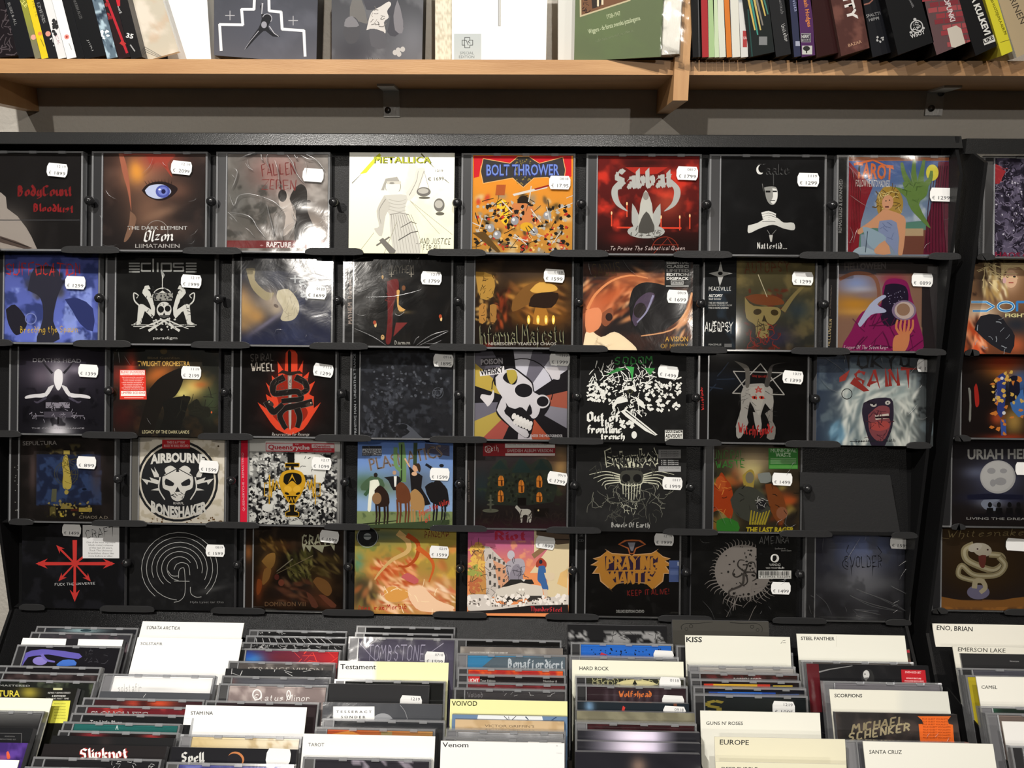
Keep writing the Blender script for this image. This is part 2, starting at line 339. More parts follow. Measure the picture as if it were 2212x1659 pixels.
# ------------------------------------------------------------ disc packages
def case_meshes(w, h, t):
    """clear frame, tray, lid of one jewel case (front face at y=0, body behind it)"""
    f = MB(); e = 0.0022
    f.box(-w/2, w/2, 0.0004, t, h-e, h).box(-w/2, w/2, 0.0004, t, 0, e).box(w/2-e, w/2, 0.0004, t, e, h-e).box(-w/2, -w/2+e, 0.0004, t, e, h-e)
    f.box(-w/2+0.0125, -w/2+0.0140, -0.0003, 0.0012, e, h-e)
    for k in range(3):                           # lid tabs on the top edge
        x = -w/2+0.04+k*0.036; f.box(x, x+0.009, -0.0004, 0.002, h-0.0035, h)
    fr = mesh('case_frame', f.v, f.f, M['rim'])
    tr = mesh('disc_tray', *(lambda b: (b.v, b.f))(MB().box(-w/2+e, w/2-e, 0.003, t-0.0008, e, h-e).box(-w/2+e, -w/2+0.0124, 0.0012, 0.003, e, h-e)), M['tray'])
    tg = tr.copy(); tg.materials.clear(); tg.materials.append(M['greytray'])
    ld = mesh('case_lid', *(lambda b: (b.v, b.f))(MB().box(-w/2+0.0143, w/2-0.0003, -0.0003, 0.0, 0.0003, h-0.0036)), M['lid'])
    return fr, tr, tg, ld
CM = case_meshes(0.142, 0.125, 0.0102)
CMT = {}
def case_for(t):                                # thinner cases where the row is packed
    k = round(t, 3)
    if k not in CMT: CMT[k] = case_meshes(0.142, 0.125, k)
    return CMT[k]
def wrap_sheet(w, h, seed, amp):
    n = 30; X, Z = np.meshgrid(np.linspace(-w/2, w/2, n), np.linspace(0, h, n))
    Y = -0.0006-amp*np.abs(vnoise(X*1000+Z*500, Z*1000, 34, seed, 3)-0.5)*2
    vs = np.stack([X, Y, Z], -1).reshape(-1, 3); fs = [(r*n+c, r*n+c+1, (r+1)*n+c+1, (r+1)*n+c) for r in range(n-1) for c in range(n-1)]
    return mesh('shrink_wrap', vs, fs, M['wrap'], True)
def creases(F, root, q, curves, r=0.0005):
    cr = Q[q]; vs = []; fs = []; K_ = 5
    for c in curves:
        P = [F.loc(cr[0]+a*cr[2], cr[1]+b*cr[2]) for a, b in smooth(c, 5)]; n = len(P)
        for i in range(n):
            a, b = P[max(0, i-1)], P[min(n-1, i+1)]; dx, dz = b[0]-a[0], b[1]-a[1]; d = math.hypot(dx, dz) or 1; nx, nz = -dz/d, dx/d
            w = r*(0.25+1.0*math.sin(PI*min(1, max(0, (i+0.3)/(n-0.4))))); k = len(vs)
            for j in range(K_):
                t = PI*j/(K_-1); vs.append((P[i][0]+nx*w*math.cos(t), -0.0022-w*0.8*math.sin(t), P[i][1]+nz*w*math.cos(t)))
            if i: fs += [(k-K_+j, k-K_+j+1, k+j+1, k+j) for j in range(K_-1)]
    return link('wrap_crease', mesh('wrap_crease', vs, fs, M['crease'], True), root, 'stuff')
def rand_creases(F, root, q, n, seed=1, r=0.00035):
    rn = random.Random(seed+int(abs(F.B[0])*1000)); cr = Q[q]; px, py = project(np.array([F.B+F.V*F.h*0.5])); x0, y0 = (px[0]-cr[0])/cr[2], (py[0]-cr[1])/cr[2]
    W_ = F.w*FOC/1.0/cr[2]*0.46; H_ = F.h*FOC/1.0/cr[2]*0.44; L_ = []
    for i in range(n):
        e = rn.choice((0, 1, 2, 3)); s0 = rn.choice((-1, 1))
        if e < 2: x = x0+s0*W_*rn.uniform(.75, 1); y = y0+rn.uniform(-1, 1)*H_; g = PI/2+s0*rn.uniform(.5, 1.2)
        else: x = x0+rn.uniform(-1, 1)*W_; y = y0+s0*H_*rn.uniform(.8, 1); g = -s0*PI/2+rn.uniform(-.7, .7)
        l = rn.uniform(25, 110)*(1 if rn.random() > .25 else 1.8); b = rn.gauss(0, .25)
        L_.append([(x, y), (x+l*.5*math.cos(g), y+l*.5*math.sin(g)), (x+l*math.cos(g+b), y+l*math.sin(g+b))])
    X0, X1, Y0, Y1 = x0-W_*1.03, x0+W_*1.03, y0-H_*1.03, y0+H_*1.03
    L_ = [[(min(X1, max(X0, a_)), min(Y1, max(Y0, b_))) for a_, b_ in c] for c in L_]
    return creases(F, root, q, L_, r)
def sticker(F, root, px, py, price, date='', rot=0.0, blank=False, w=0.0262, h=0.0165, y=-0.0014, lab=None):
    x, z = F.loc(px, py); hw, hh = w/2, h/2; c, s_ = math.cos(math.radians(rot)), math.sin(math.radians(rot))
    out = [(-.42, .5), (.42, .5), (.5, .22), (.5, -.22), (.42, -.5), (-.42, -.5), (-.5, -.22), (-.5, .22)]
    vs = []; fs = []; cols = []; off = 0.0002
    def add(pts, f, col, yy):
        b = len(vs); vs.extend([(p[0]*c-p[1]*s_, yy, p[0]*s_+p[1]*c) for p in pts]); fs.extend([tuple(b+i for i in q) for q in f]); cols.extend([col]*len(pts))
    pts = [(a*w, b*h) for a, b in out]; wc = tuple(lin(rgb('eeeeec'))); n = 8
    add(pts, [tuple(range(8))], wc, -off); add(pts, [], wc, 0.0)
    fs.extend([(i, 8+i, 8+(i+1) % 8, (i+1) % 8) for i in range(8)])
    def txt(t, x0, x1, yb, hh_, col):
        v, f, a0, a1 = text_mesh(t, 0.0); add([(x0+(q[0]-a0)/(a1-a0)*(x1-x0), yb+q[1]/0.73*hh_) for q in v], f, tuple(lin(rgb(col))), -off-0.00004)
    if not blank:
        if date: txt(date, 0.0, hw*0.8, hh*0.38, h*0.2, '55555c')
        txt('\u20ac', -hw*0.78, -hw*0.55, -hh*0.72, h*0.25, '2c2c33'); txt(price, -hw*0.22, hw*0.82, -hh*0.72, h*0.27, '26262e')
    me = mesh('price_sticker', vs, fs, M['label']); ca = me.color_attributes.new('Col', 'FLOAT_COLOR', 'POINT')
    ca.data.foreach_set('color', [q for k in cols for q in (*k, 1.0)])
    o = link('price_sticker', me, root); o.location = (x, y, z); return o
def jewel(F, label, cr, bg, art, t=0.0102, hinge='dark', wrap=0, n=90, reg=None, cat='cd', group=None, name='cd_case', spine=None, m=None):
    n = 120 if n == 90 else n; root = empty(name, label, cat, F.mw(), group); k = F.w/0.142
    fr, tr, tg, ld = CM if abs(t-0.0102) < 1e-4 else case_for(t)
    for nm, me in (('case_frame', fr), ('disc_tray', tr if hinge == 'dark' else tg), ('case_lid', ld)):
        o = link(nm, me, root); o.scale = (k, 1, F.h/0.125)
    reg = reg or (-F.w/2+0.0142*k, 0.0024, F.w/2-0.0028, F.h-0.0026)
    a = Art(F, cr, bg, reg, n, m); art(a); a.build('booklet', M['print'], root, 0.0013)
    if spine:
        s_ = Art(F, cr, spine[0], (-F.w/2+0.0026, 0.0024, -F.w/2+0.0122*k, F.h-0.0026), 8, 30); s_.k = 1
        if len(spine) > 1: spine[1](s_)
        s_.build('spine_strip', M['print'], root, 0.0011)
    if wrap: link('shrink_wrap', wrap_sheet(F.w+0.0006, F.h, int(F.B[0]*100+F.B[2]*37) % 50, 0.0014*wrap), root)
    return root
def sleeve(F, label, cr, bg, art, t=0.006, wrap=0, n=90, cat='cd', group=None, name='card_sleeve', part='printed_cover', m=None, edge=None):
    n = 120 if n == 90 else n; root = empty(name, label, cat, F.mw(), group)
    em = M['greytray'] if edge is None else edge
    MB().box(-F.w/2, F.w/2, 0.0004, t, 0, F.h).build('sleeve_body', em, root)
    a = Art(F, cr, bg, None, n, m); art(a); a.build(part, M['card'], root, 0.0)
    if wrap: link('shrink_wrap', wrap_sheet(F.w+0.0006, F.h, int(F.B[0]*100+F.B[2]*37) % 50, 0.0014*wrap), root)
    return root
# ------------------------------------------------------------ room shell
YW = 0.205
MB().box(-3, 3, YW, YW+0.1, 0, 2.9).build('wall_back', M['wall'], kind='structure')
MB().box(-3, 3, -4.5, YW, -0.05, 0).build('floor', M['floor'], kind='structure')
MB().box(-3, 3, -4.5, YW, 2.9, 2.95).build('ceiling', M['ceil'], kind='structure')
MB().box(-3.1, -3, -4.5, YW, 0, 2.9).build('wall_left', M['wall'], kind='structure')
MB().box(3, 3.1, -4.5, YW, 0, 2.9).build('wall_right', M['wall'], kind='structure')
MB().box(-3, 3, -4.6, -4.5, 0, 2.9).build('wall_front', M['wall'], kind='structure')
I4 = Matrix.Identity(4)
# ------------------------------------------------------------ display rack
AL = math.radians(12.0); SA, CA = math.sin(AL), math.cos(AL); YB = -0.009
ZB = [at_y(1106, q, YB)[2] for q in (547.5, 752, 951, 1143, 1329)]
KZ = [1.5115-0.12088*i for i in range(5)]; KX = [(j-3)*0.1524 for j in range(7)]
XL = at_y(2, 1190, -0.012)[0]; XR = at_y(2079, 330, -0.005)[0]; XS = at_y(2128, 350, -0.02)[0]
rack = empty('display_rack', 'black painted metal rack showing five tiers of disc covers face out', 'rack', Matrix.Translation((0, 0.06, 0.9)))
rack2 = empty('display_rack', 'second black disc rack at the right edge of the photo, mostly cut off', 'rack', Matrix.Translation((XS+0.2, 0.06, 0.9)))
def rb(mb, name, m, root, smooth=False, kind=None):
    dx, dy, dz = -root.location[0], -root.location[1], -root.location[2]
    mb.v = [(a+dx, b+dy, c+dz) for a, b, c in mb.v]; return mb.build(name, m, root, smooth, kind)
def tab_outline(x0, x1, z0, z1):                 # low lip with rounded ends
    r = 0.006; o = []
    for a in range(0, 91, 30): o.append((x1-r*1.6+r*1.6*math.sin(math.radians(a)), z1-r*0.9*(1-math.cos(math.radians(a)))))
    o += [(x1-0.001, z0+0.001), (x1-0.012, z0), (x0+0.012, z0), (x0+0.001, z0+0.001)]
    for a in range(90, -1, -30): o.append((x0+r*1.6-r*1.6*math.sin(math.radians(a)), z1-r*0.9*(1-math.cos(math.radians(a)))))
    return o
TABY = (-0.0125, -0.0105)
def tiers(root, x0, x1, zb, tabs, knobs):
    for i, z in enumerate(zb):
        back = MB().prism([(0.0125+YB, z-0.001), (0.0125+YB+0.119*SA, z+0.116), (0.0140+YB+0.119*SA, z+0.116), (0.0140+YB, z-0.001)], x0, x1, 'x')
        rb(back, 'back_plate', M['black'], root)
        rb(MB().box(x0, x1, YB+0.0015, 0.005, z-0.0022, z-0.0012), 'ledge', M['black'], root)
        for (a, b) in tabs[i]:
            zt = 0.0052
            o = MB().prism(tab_outline(a, b, z-0.0035, z+zt), TABY[0], TABY[1]); o.box(a+0.006, b-0.006, TABY[1], YB, z-0.0035, z-0.0015)
            rb(o, 'lip', M['lip'], root)
        for kx in knobs[i]:
            kz = kx[1]; k = MB().sphere((kx[0], -0.004, kz), 0.0062); k.cyl((kx[0], kz), 0.0022, -0.003, 0.03, 8)
            rb(k, 'knob', M['knob'], root, True)
LT = [[(-60, 0), (132, 258), (394, 521), (658, 785), (923, 1050), (1187, 1315), (1455, 1583), (1728, 1857), (2007, 2078)],
      [(-20, 28), (158, 283), (412, 540), (668, 795), (927, 1052), (1186, 1314), (1448, 1572), (1710, 1838), (1980, 2046)],
      [(-20, 46), (177, 297), (427, 547), (680, 802), (927, 1052), (1185, 1304), (1438, 1560), (1697, 1818), (1960, 2015)],
      [(20, 73), (198, 318), (444, 560), (700, 800), (928, 1052), (1180, 1299), (1432, 1552), (1685, 1800), (1928, 1985)],
      [(42, 98), (216, 334), (455, 572), (695, 808), (934, 1052), (1178, 1294), (1422, 1540), (1670, 1788), (1916, 1972)]]
LY = [541, 748, 946, 1138, 1322]
tabs = [[(at_y(a, LY[i], -0.012)[0], at_y(b, LY[i], -0.012)[0]) for a, b in LT[i]] for i in range(5)]
knobs = [[(x, KZ[i]) for x in KX] for i in range(5)]
tiers(rack, XL+0.004, XR-0.004, ZB, tabs, knobs)
ztop = at_y(1106, 289, 0.008)[2]; zt2 = at_y(1106, 316, 0.008)[2]
rl = [(0.003, zt2), (0.0095, ztop-0.001), (0.0105, ztop), (0.05, ztop), (0.05, zt2)]
rb(MB().prism(rl, XL-0.02, XR+0.004, 'x'), 'top_rail', M['rail'], rack)
rb(MB().box(XL-0.01, XR-0.006, 0.034, 0.045, zt2-0.03, zt2), 'rail_flange', M['black'], rack)
zr = ZB[4]-0.004; T37 = math.tan(math.radians(41.5))
def slope_panel(x0, x1, root, z=zr):
    rb(MB().prism([(YB+0.004, z), (YB+0.004-0.13*T37, z-0.13), (YB+0.008-0.13*T37, z-0.13), (YB+0.008, z)], x0, x1, 'x'), 'sloping_panel', M['panel'], root)
slope_panel(XL+0.004, XR-0.004, rack)
_p = [at_y(a, b, 0.004) for a, b in ((1728, 1020), (1922, 1026), (1944, 1152), (1728, 1148))]
rb(MB().prism([(p[0], p[2]) for p in _p], 0.0032, 0.004), 'slot_plate', M['lip'], rack)
side = [(0.006, zt2), (0.006, ztop-0.001), (0.05, ztop), (0.05, 0.86), (-0.105, 0.86), (-0.012, zr), (-0.012, zt2-0.03)]
for x in (XL, XR-0.004): rb(MB().prism(side, x, x+0.004, 'x'), 'side_panel', M['black'], rack)
# right-hand rack
ZB2 = [at_y(2160, q, YB)[2] for q in (556, 763, 948, 1139, 1321)]
L2 = [[(2110, 2150)], [(2085, 2118)], [(2062, 2098)], [(2055, 2086)], [(2012, 2046), (2168, 2230)]]
tiers(rack2, XS, XS+0.45, ZB2, [[(max(XS+0.004, at_y(a, 556+195*i, -0.012)[0]), at_y(b, 556+195*i, -0.012)[0]) for a, b in L2[i]] for i in range(5)], [[]]*5)
z2 = at_y(2150, 300, 0.008)[2]; z3 = at_y(2150, 333, 0.008)[2]
rb(MB().box(XS-0.012, XS+0.45, 0.004, 0.05, z3, z2), 'top_rail', M['rail'], rack2)
slope_panel(XS, XS+0.45, rack2, ZB2[4]-0.004)
sd2 = [(-0.028, z3-0.012), (0.0, z3), (0.055, z3), (0.055, 0.86), (-0.105, 0.86), (-0.03, zr)]
rb(MB().prism(sd2, XS-0.005, XS-0.001, 'x'), 'side_panel', M['black'], rack2)
# ------------------------------------------------------------ the covers on show
Q = {4: (0, 300, .27723), 5: (500, 300, .27733), 6: (980, 300, .28926), 7: (1500, 300, .32188), 8: (0, 740, .25316), 9: (490, 740, .25316), 10: (980, 740, .26523),
     11: (1490, 740, .32640), 12: (0, 1120, .23508), 13: (480, 1120, .24412), 14: (980, 1120, .23508), 15: (1460, 1120, .33996), 16: (0, 1330, .19831), 17: (380, 1330, .19831),
     18: (680, 1330, .19837), 19: (940, 1330, .19837), 20: (1200, 1330, .19837), 21: (1460, 1330, .19833), 22: (1700, 1330, .23146), 1: (0, 0, .33454), 2: (740, 0, .34358), 3: (1460, 0, .33996)}
def slot(row, xl, xr, zb=None, h=0.125, roll=0.0, py=None, dz=0.0, dy=0.0):
    z = (zb or ZB)[row]-0.0010+dz; O = np.array([0, YB-0.0003+dy, z]); V = np.array([0, SA, CA]); N = np.array([0, -CA, SA])
    py = py or (440, 650, 850, 1040, 1232)[row]
    a = at_plane(xl, py, O, N); b = at_plane(xr, py, O, N); w = b[0]-a[0]
    U = np.array([1.0, 0, 0])
    if roll:
        r = math.radians(roll); U, V = U*math.cos(r)+V*math.sin(r), V*math.cos(r)-U*math.sin(r)
    return Face((a[0], O[1], O[2]+(abs(math.sin(math.radians(roll)))*w if roll < 0 else 0)), U, V, w, h)
G = 'disc covers displayed on the black rack'
def J(row, xl, xr, q, label, bg, art, st=None, sl=False, **k):
    global _j
    F = slot(row, xl, xr, **{a: k.pop(a) for a in ('zb', 'h', 'roll', 'py', 'dz', 'dy') if a in k})
    r = (sleeve if sl else jewel)(F, label, Q[q], bg, art, group=G, **k)
    if st: sticker(F, r, *st[:3], **(st[3] if len(st) > 3 else {}))
    _j = (F, r)
    if k.get('wrap'): rand_creases(F, r, q, int(5+9*k['wrap']), row)
    return F, r
W = 'e9e9e6'
def a(s):
    s.nz('1c1a1a', 120, .5, .3); s.P([(-160, 420), (0, 415), (40, 450), (50, 540), (130, 600), (200, 690), (240, 760), (290, 870), (-200, 880)], '8f8780').bl(60, 700, 120, 120, 'a79c92', .5)
    s.P([(-20, 750), (120, 795), (250, 850), (200, 860), (-20, 800)], '4a3f3a'); s.L([(0, 770), (210, 840)], 8, '2a2422')
    s.S('BodyCount', 130, 440, 560, 440, 78, '6e1a1c', 1.5, jag=.15); s.S('Bloodlust', 255, 560, 570, 570, 58, '7a1c1e', 1.4, jag=.2); s.R(-200, 628, 620, 634, '3a3a3c')
J(0, -71, 178, 4, 'dark CD with grey hand and dark red gothic lettering, top left of the rack', '161414', a, (125, 368, '1899', dict(date='12 19', rot=-5)))
def a(s):
    s.gr(100, 870, '2a201e', '201c1c').nz('4a3a34', 150, .5, .3, .7, 2).bl(1120, 250, 190, 170, '9a6a55', .9).bl(1060, 260, 60, 80, 'c98a40', .8, 20).bl(1230, 160, 130, 60, 'a24a3c', .9).bl(1150, 560, 140, 150, '7a5a48', .8, 30)
    s.P([(920, 110), (1350, 110), (1300, 190), (1340, 300), (1240, 180), (1170, 200), (1120, 120), (960, 130)], '9c4336', 3); s.P([(920, 110), (960, 130), (1000, 300), (1020, 560), (990, 400), (950, 260)], 'a0614b', 3)
    s.bl(1060, 250, 34, 60, 'd9963f', .9, -15).bl(1380, 400, 90, 60, '6a4a3c', .8)
    s.P([(1100, 400), (1150, 350), (1260, 330), (1380, 380), (1330, 450), (1240, 480), (1150, 450)], '241a1a', 4); s.P([(1125, 400), (1170, 360), (1270, 355), (1330, 405), (1290, 450), (1220, 465), (1150, 440)], 'b9c2dc', 4)
    s.E(1265, 408, 56, 50, '4d58a4'); s.E(1265, 405, 38, 34, '6f7cc4'); s.E(1270, 408, 17, 18, '1c1e4a'); s.E(1240, 392, 10, 7, 'eef0ff')
    for i in range(9): s.L([(1140+i*24, 352-10*math.sin(i/3)), (1120+i*27, 322-12*math.sin(i/3))], 5, '1b1413', 1)
    s.P([(1010, 560), (1060, 620), (1010, 760), (960, 800), (1000, 660)], '7a5c4a', 3); s.bl(1240, 580, 120, 30, '8a6a55', .7, -20)
    s.ring(1220, 720, 85, 5, '8e8680', 150, 390); s.T('THE DARK ELEMENT', 990, 706, 1455, 706, 30, W, .01); s.S('Olzon', 1110, 800, 1335, 790, 85, W, 1.0, it=.25); s.T('LIIMATAINEN', 1050, 848, 1395, 848, 32, 'c9c6c2', .01)
J(0, 197, 447, 4, 'CD with a bloodied face and a large blue eye on its cover', '2a201e', a, (393, 363, '2099', dict(date='12 19', rot=-6)), wrap=.5)
def a(s):
    s.gr(110, 870, '8a8580', '5e5650').nz('b0aaa4', 120, .5, .2, .8, 5).bl(60, 400, 160, 300, '4a4a46', .8).bl(640, 700, 90, 110, 'a79a90', .8).bl(340, 250, 170, 130, '8a5a54', .7)
    s.nz('3c3a36', 90, .58, .1, .8, 9, (-60, 350, 400, 790)).P([(490, 380), (540, 350), (585, 400), (590, 560), (640, 690), (590, 690), (600, 790), (490, 790), (500, 560), (450, 470)], '2a2624', 3)
    s.P([(370, 430), (400, 395), (440, 440), (480, 560), (500, 650), (400, 760), (420, 600), (370, 520)], 'b5aaa2', 3); s.E(395, 440, 34, 48, '241f1d'); s.E(600, 485, 16, 12, '3c3430')
    s.S('FALLEN', 230, 290, 500, 270, 90, '6e2c2a', .8, jag=.3); s.S('ZEREN', 230, 390, 500, 390, 70, '742e2b', .8, jag=.4)
    s.R(-60, 790, 760, 850, '6c2424'); s.T('RAPTURE', 270, 840, 460, 845, 42, 'e6dedc', .03); s.T('*', 220, 845, 245, 845, 24, 'd0a0a0'); s.T('*', 480, 845, 505, 845, 24, 'd0a0a0')
J(0, 466, 712, 5, 'CD with two hooded dark figures and a red band, its wrap full of white glare', '6a645e', a, (677, 379, '1999', dict(blank=True, rot=-4)), wrap=.6)
creases(*_j, 5, [[(20, 230), (50, 260), (30, 340), (5, 390)], [(-10, 440), (25, 525), (60, 450), (140, 432), (230, 450)], [(230, 450), (330, 490), (400, 545), (440, 530)], [(-20, 575), (90, 590), (160, 620), (210, 700), (270, 770)], [(280, 515), (300, 600), (325, 700), (335, 775)], [(400, 790), (405, 720), (440, 680), (490, 650)], [(440, 790), (480, 720), (500, 650), (480, 600), (475, 560)], [(290, 120), (275, 160), (300, 240)], [(340, 170), (365, 250), (378, 380)], [(430, 120), (480, 190), (510, 270), (560, 340)], [(540, 130), (600, 160), (650, 165)], [(570, 120), (660, 165), (730, 250)], [(110, 130), (180, 112), (200, 115)], [(60, 160), (130, 130), (190, 115)], [(490, 120), (510, 155), (520, 140)], [(235, 115), (240, 160), (255, 170)]], .0008)
def a(s):
    s.gr(90, 890, 'f6f6ec', 'efeccb').nz('e3e0c4', 130, .5, .2, .6, 3, (1300, 90, 1800, 900)); g = '8d8a82'; d = '55524d'
    s.P([(1155, 110), (1130, 130), (1000, 275), (1050, 265), (1165, 130)], 'cfd23c'); s.L([(940, 345), (1010, 275)], 6, d, 2); s.P([(1480, 110), (1590, 235), (1540, 190), (1475, 120)], '6d6a3a'); s.L([(1660, 315), (1695, 345)], 7, d, 2)
    s.T('METALLICA', 1112, 192, 1556, 192, 52, '4c4a1e', .035); s.T('METALLICA', 1108, 187, 1550, 187, 50, 'd3d945', .02)
    s.E(1258, 370, 52, 68, 'e4e2d8', -10); s.ring(1258, 370, 60, 5, g, 150, 400); s.P([(1165, 400), (1200, 310), (1290, 295), (1310, 330), (1200, 345), (1190, 400)], 'a5a29a'); s.R(1210, 330, 1320, 352, 'c9c6bb')
    s.P([(1190, 440), (1370, 440), (1350, 560), (1430, 700), (1470, 890), (1280, 890), (1235, 700), (1230, 590), (1190, 540)], 'c5c3ba', 3); s.P([(1360, 420), (1420, 330), (1440, 240), (1500, 225), (1500, 280), (1440, 420), (1380, 480)], 'd6d3c8', 3)
    s.P([(1190, 440), (1130, 560), (1150, 680), (1110, 700), (1170, 760), (1200, 600), (1240, 520)], 'bdbab0', 3); [s.L([(1245+i*17, 590), (1255+i*22, 720), (1275+i*24, 888)], 4, g, 2, 3) for i in range(10)]; [s.L([(1225, 470+i*26), (1300, 488+i*26), (1360, 470+i*28)], 4, 'a5a298', 2, 3) for i in range(4)]; s.L([(1235, 590), (1310, 575), (1380, 590)], 6, g); s.L([(1320, 690), (1400, 645), (1440, 660)], 5, d); s.L([(1300, 790), (1400, 730), (1450, 720)], 7, d); s.E(1250, 345, 20, 8, g); s.L([(1200, 470), (1150, 560), (1165, 660)], 6, g, 3, 4); s.L([(1385, 440), (1440, 330), (1455, 250)], 5, g, 2, 4)
    for e in ((1497, 412, 55, 36), (1618, 515, 42, 52)): s.E(*e, '6d6a65'); s.E(e[0]-3, e[1]-6, e[2]*.75, e[3]*.6, 'b2afa6'); s.E(e[0]+6, e[1]+e[3]*1.3, e[2]*.8, e[3]*.25, '5d5a50')
    s.L([(1500, 250), (1450, 395)], 3, g); s.L([(1500, 250), (1540, 395)], 3, g); s.L([(1390, 480), (1620, 740)], 3, 'a9a693'); s.L([(1390, 480), (1720, 745)], 3, 'a9a693'); s.L([(1010, 860), (1110, 730)], 3, 'a9a693'); s.L([(1190, 890), (1290, 640)], 4, 'a9a693')
    s.P([(1180, 770), (1280, 870), (1270, 890), (1230, 890), (1150, 790)], '6d6a65'); s.L([(1130, 830), (1230, 765)], 12, '6d6a65')
    s.S('...AND JUSTICE', 1435, 815, 1705, 822, 45, '45433c', .8, 'l', it=.1); s.S('FOR ALL', 1490, 865, 1640, 865, 40, '45433c', .8, 'l'); s.T('1219', 1590, 256, 1648, 256, 18, '7d7a76'); s.T('\u20ac 1699', 1530, 327, 1655, 322, 28, '6a6864')
J(0, 754, 981, 5, 'white card CD sleeve with a pencil drawn statue holding scales', 'f2f1e2', a, None, sl=True, t=.004)
def a(s):
    s.gr(120, 860, 'e2902c', 'b07f35').db(60, (150, 420, 860, 860), ['5a4a34', '2c2a26', 'd29a3c', '8a8478', '3c3420', 'b8382a', 'c8b48c'], 20, 1.6, seed=11).bl(500, 560, 160, 90, 'c98d4a', .6)
    s.P([(150, 125), (880, 125), (880, 280), (790, 300), (800, 230), (200, 200), (190, 280), (150, 290)], 'c0242c')
    s.P([(220, 145), (420, 180), (480, 130), (560, 130), (640, 180), (815, 135), (835, 230), (820, 330), (700, 285), (600, 290), (520, 360), (440, 290), (220, 330), (200, 240)], '3a3838'); s.L([(220, 145), (420, 180), (480, 130), (560, 130), (640, 180), (815, 135), (835, 230), (820, 330), (700, 285), (600, 290), (520, 360), (440, 290), (220, 330), (200, 240), (220, 145)], 5, 'e0b070')
    s.speck(40, (460, 150, 580, 340), '8a7a3a', 6); s.T('BOLT THROWER', 240, 275, 790, 272, 88, '2c3672', .045); s.T('BOLT THROWER', 245, 270, 788, 267, 84, '7088cc', .012)
    s.P([(440, 410), (700, 345), (700, 365), (450, 425)], 'c9c6c0'); s.P([(600, 370), (712, 340), (712, 352), (610, 380)], '8a2420'); s.E(520, 470, 45, 48, '241c14'); s.P([(430, 480), (580, 490), (590, 600), (510, 640), (460, 600)], 'c07a48', 3)
    s.P([(320, 460), (390, 460), (410, 600), (380, 640), (330, 560)], 'e2b92e', 3); s.speck(8, (330, 480, 390, 600), '5a2018', 12); s.P([(320, 340), (390, 340), (380, 420), (310, 420)], 'a5552a')
    s.speck(70, (160, 470, 860, 840), 'a9a69e', 14, 21); s.speck(80, (160, 480, 860, 850), '1f1c18', 16, 22); s.speck(34, (160, 560, 860, 830), 'b03626', 13, 23); s.speck(40, (160, 540, 860, 840), 'd6b06a', 11, 24)
    for e in ((325, 715), (600, 690), (455, 610), (275, 665), (700, 570)): s.E(*e, 30, 32, '8f9094'); s.E(e[0]-8, e[1]-8, 11, 12, 'd2d3d6')
    s.E(545, 655, 48, 34, 'd0a02a'); s.scrawl(30, (160, 430, 860, 850), '2a241c', 6, 90, 25, .1); s.scrawl(12, (200, 430, 860, 800), 'c9c6be', 6, 120, 26, .05); s.P([(140, 700), (230, 690), (350, 840), (330, 850)], '5a4220')
J(0, 996, 1242, 6, 'CD with a crowded orange battle painting under blue block lettering', 'd9892c', a, (1209, 395, '17.95', dict(date='0818', rot=-1)))
def a(s):
    s.gr(130, 860, '6a1a18', '2a0f0e').nz('c93424', 110, .48, .25, .9, 4, (1000, 130, 1840, 700)).gb(640, 800, '1e0d0c').bl(1440, 180, 190, 40, '2a0d0c', .9).bl(1260, 740, 90, 40, '7a1c18', .7).bl(1600, 480, 90, 90, 'd86040', .5)
    s.P([(1280, 210), (1600, 210), (1520, 260), (1360, 260)], 'a32a20')
    for x, y in ((1040, 530), (1180, 560), (1295, 490), (1550, 590), (1690, 590), (1765, 580)): s.L([(x, y), (x, y+90)], 9, 'd04a30'); s.E(x, y-8, 6, 13, 'ffc890')
    s.L([(1220, 660), (1700, 665)], 12, 'd2402a'); g = 'a7a8a4'
    for sg in (-1, 1):
        cx = 1437; s.P([(cx+sg*190, 300), (cx+sg*250, 360), (cx+sg*255, 430), (cx+sg*215, 500), (cx+sg*135, 540), (cx+sg*190, 480), (cx+sg*210, 410), (cx+sg*200, 360), (cx+sg*150, 330)], g, 4)
    s.S('Sabbat', 1210, 365, 1640, 350, 130, g, 1.9); s.P([(1395, 480), (1435, 380), (1480, 480), (1490, 560), (1530, 640), (1350, 640), (1385, 560)], 'b5b5ae', 3)
    s.P([(1335, 480), (1380, 560), (1370, 680), (1330, 620)], g, 2); s.P([(1545, 480), (1490, 560), (1500, 680), (1545, 620)], g, 2); s.E(1438, 690, 140, 52, g); s.P([(1400, 600), (1440, 540), (1480, 600), (1500, 690), (1380, 700)], '4a4844', 2); s.E(1436, 425, 22, 30, '8a8680')
    s.scrawl(26, (1320, 660, 1560, 730), '4a4844', 5, 34, 3); s.ring(1580, 830, 100, 6, '7a2a1c', 180, 360); s.L([(1490, 860), (1600, 740), (1680, 860)], 5, '7a2a1c'); s.L([(1490, 790), (1680, 790)], 5, '7a2a1c')
    s.S('...To Praise The Sabbatical Queen', 1130, 832, 1725, 828, 30, 'c9b8b4', .7, 'l', it=.3)
J(0, 1266, 1515, 6, 'red and black CD with a pale grey curved logo over candles', '4a1412', a, (1484, 375, '1799', dict(date='0817', rot=-2)), reg=None)
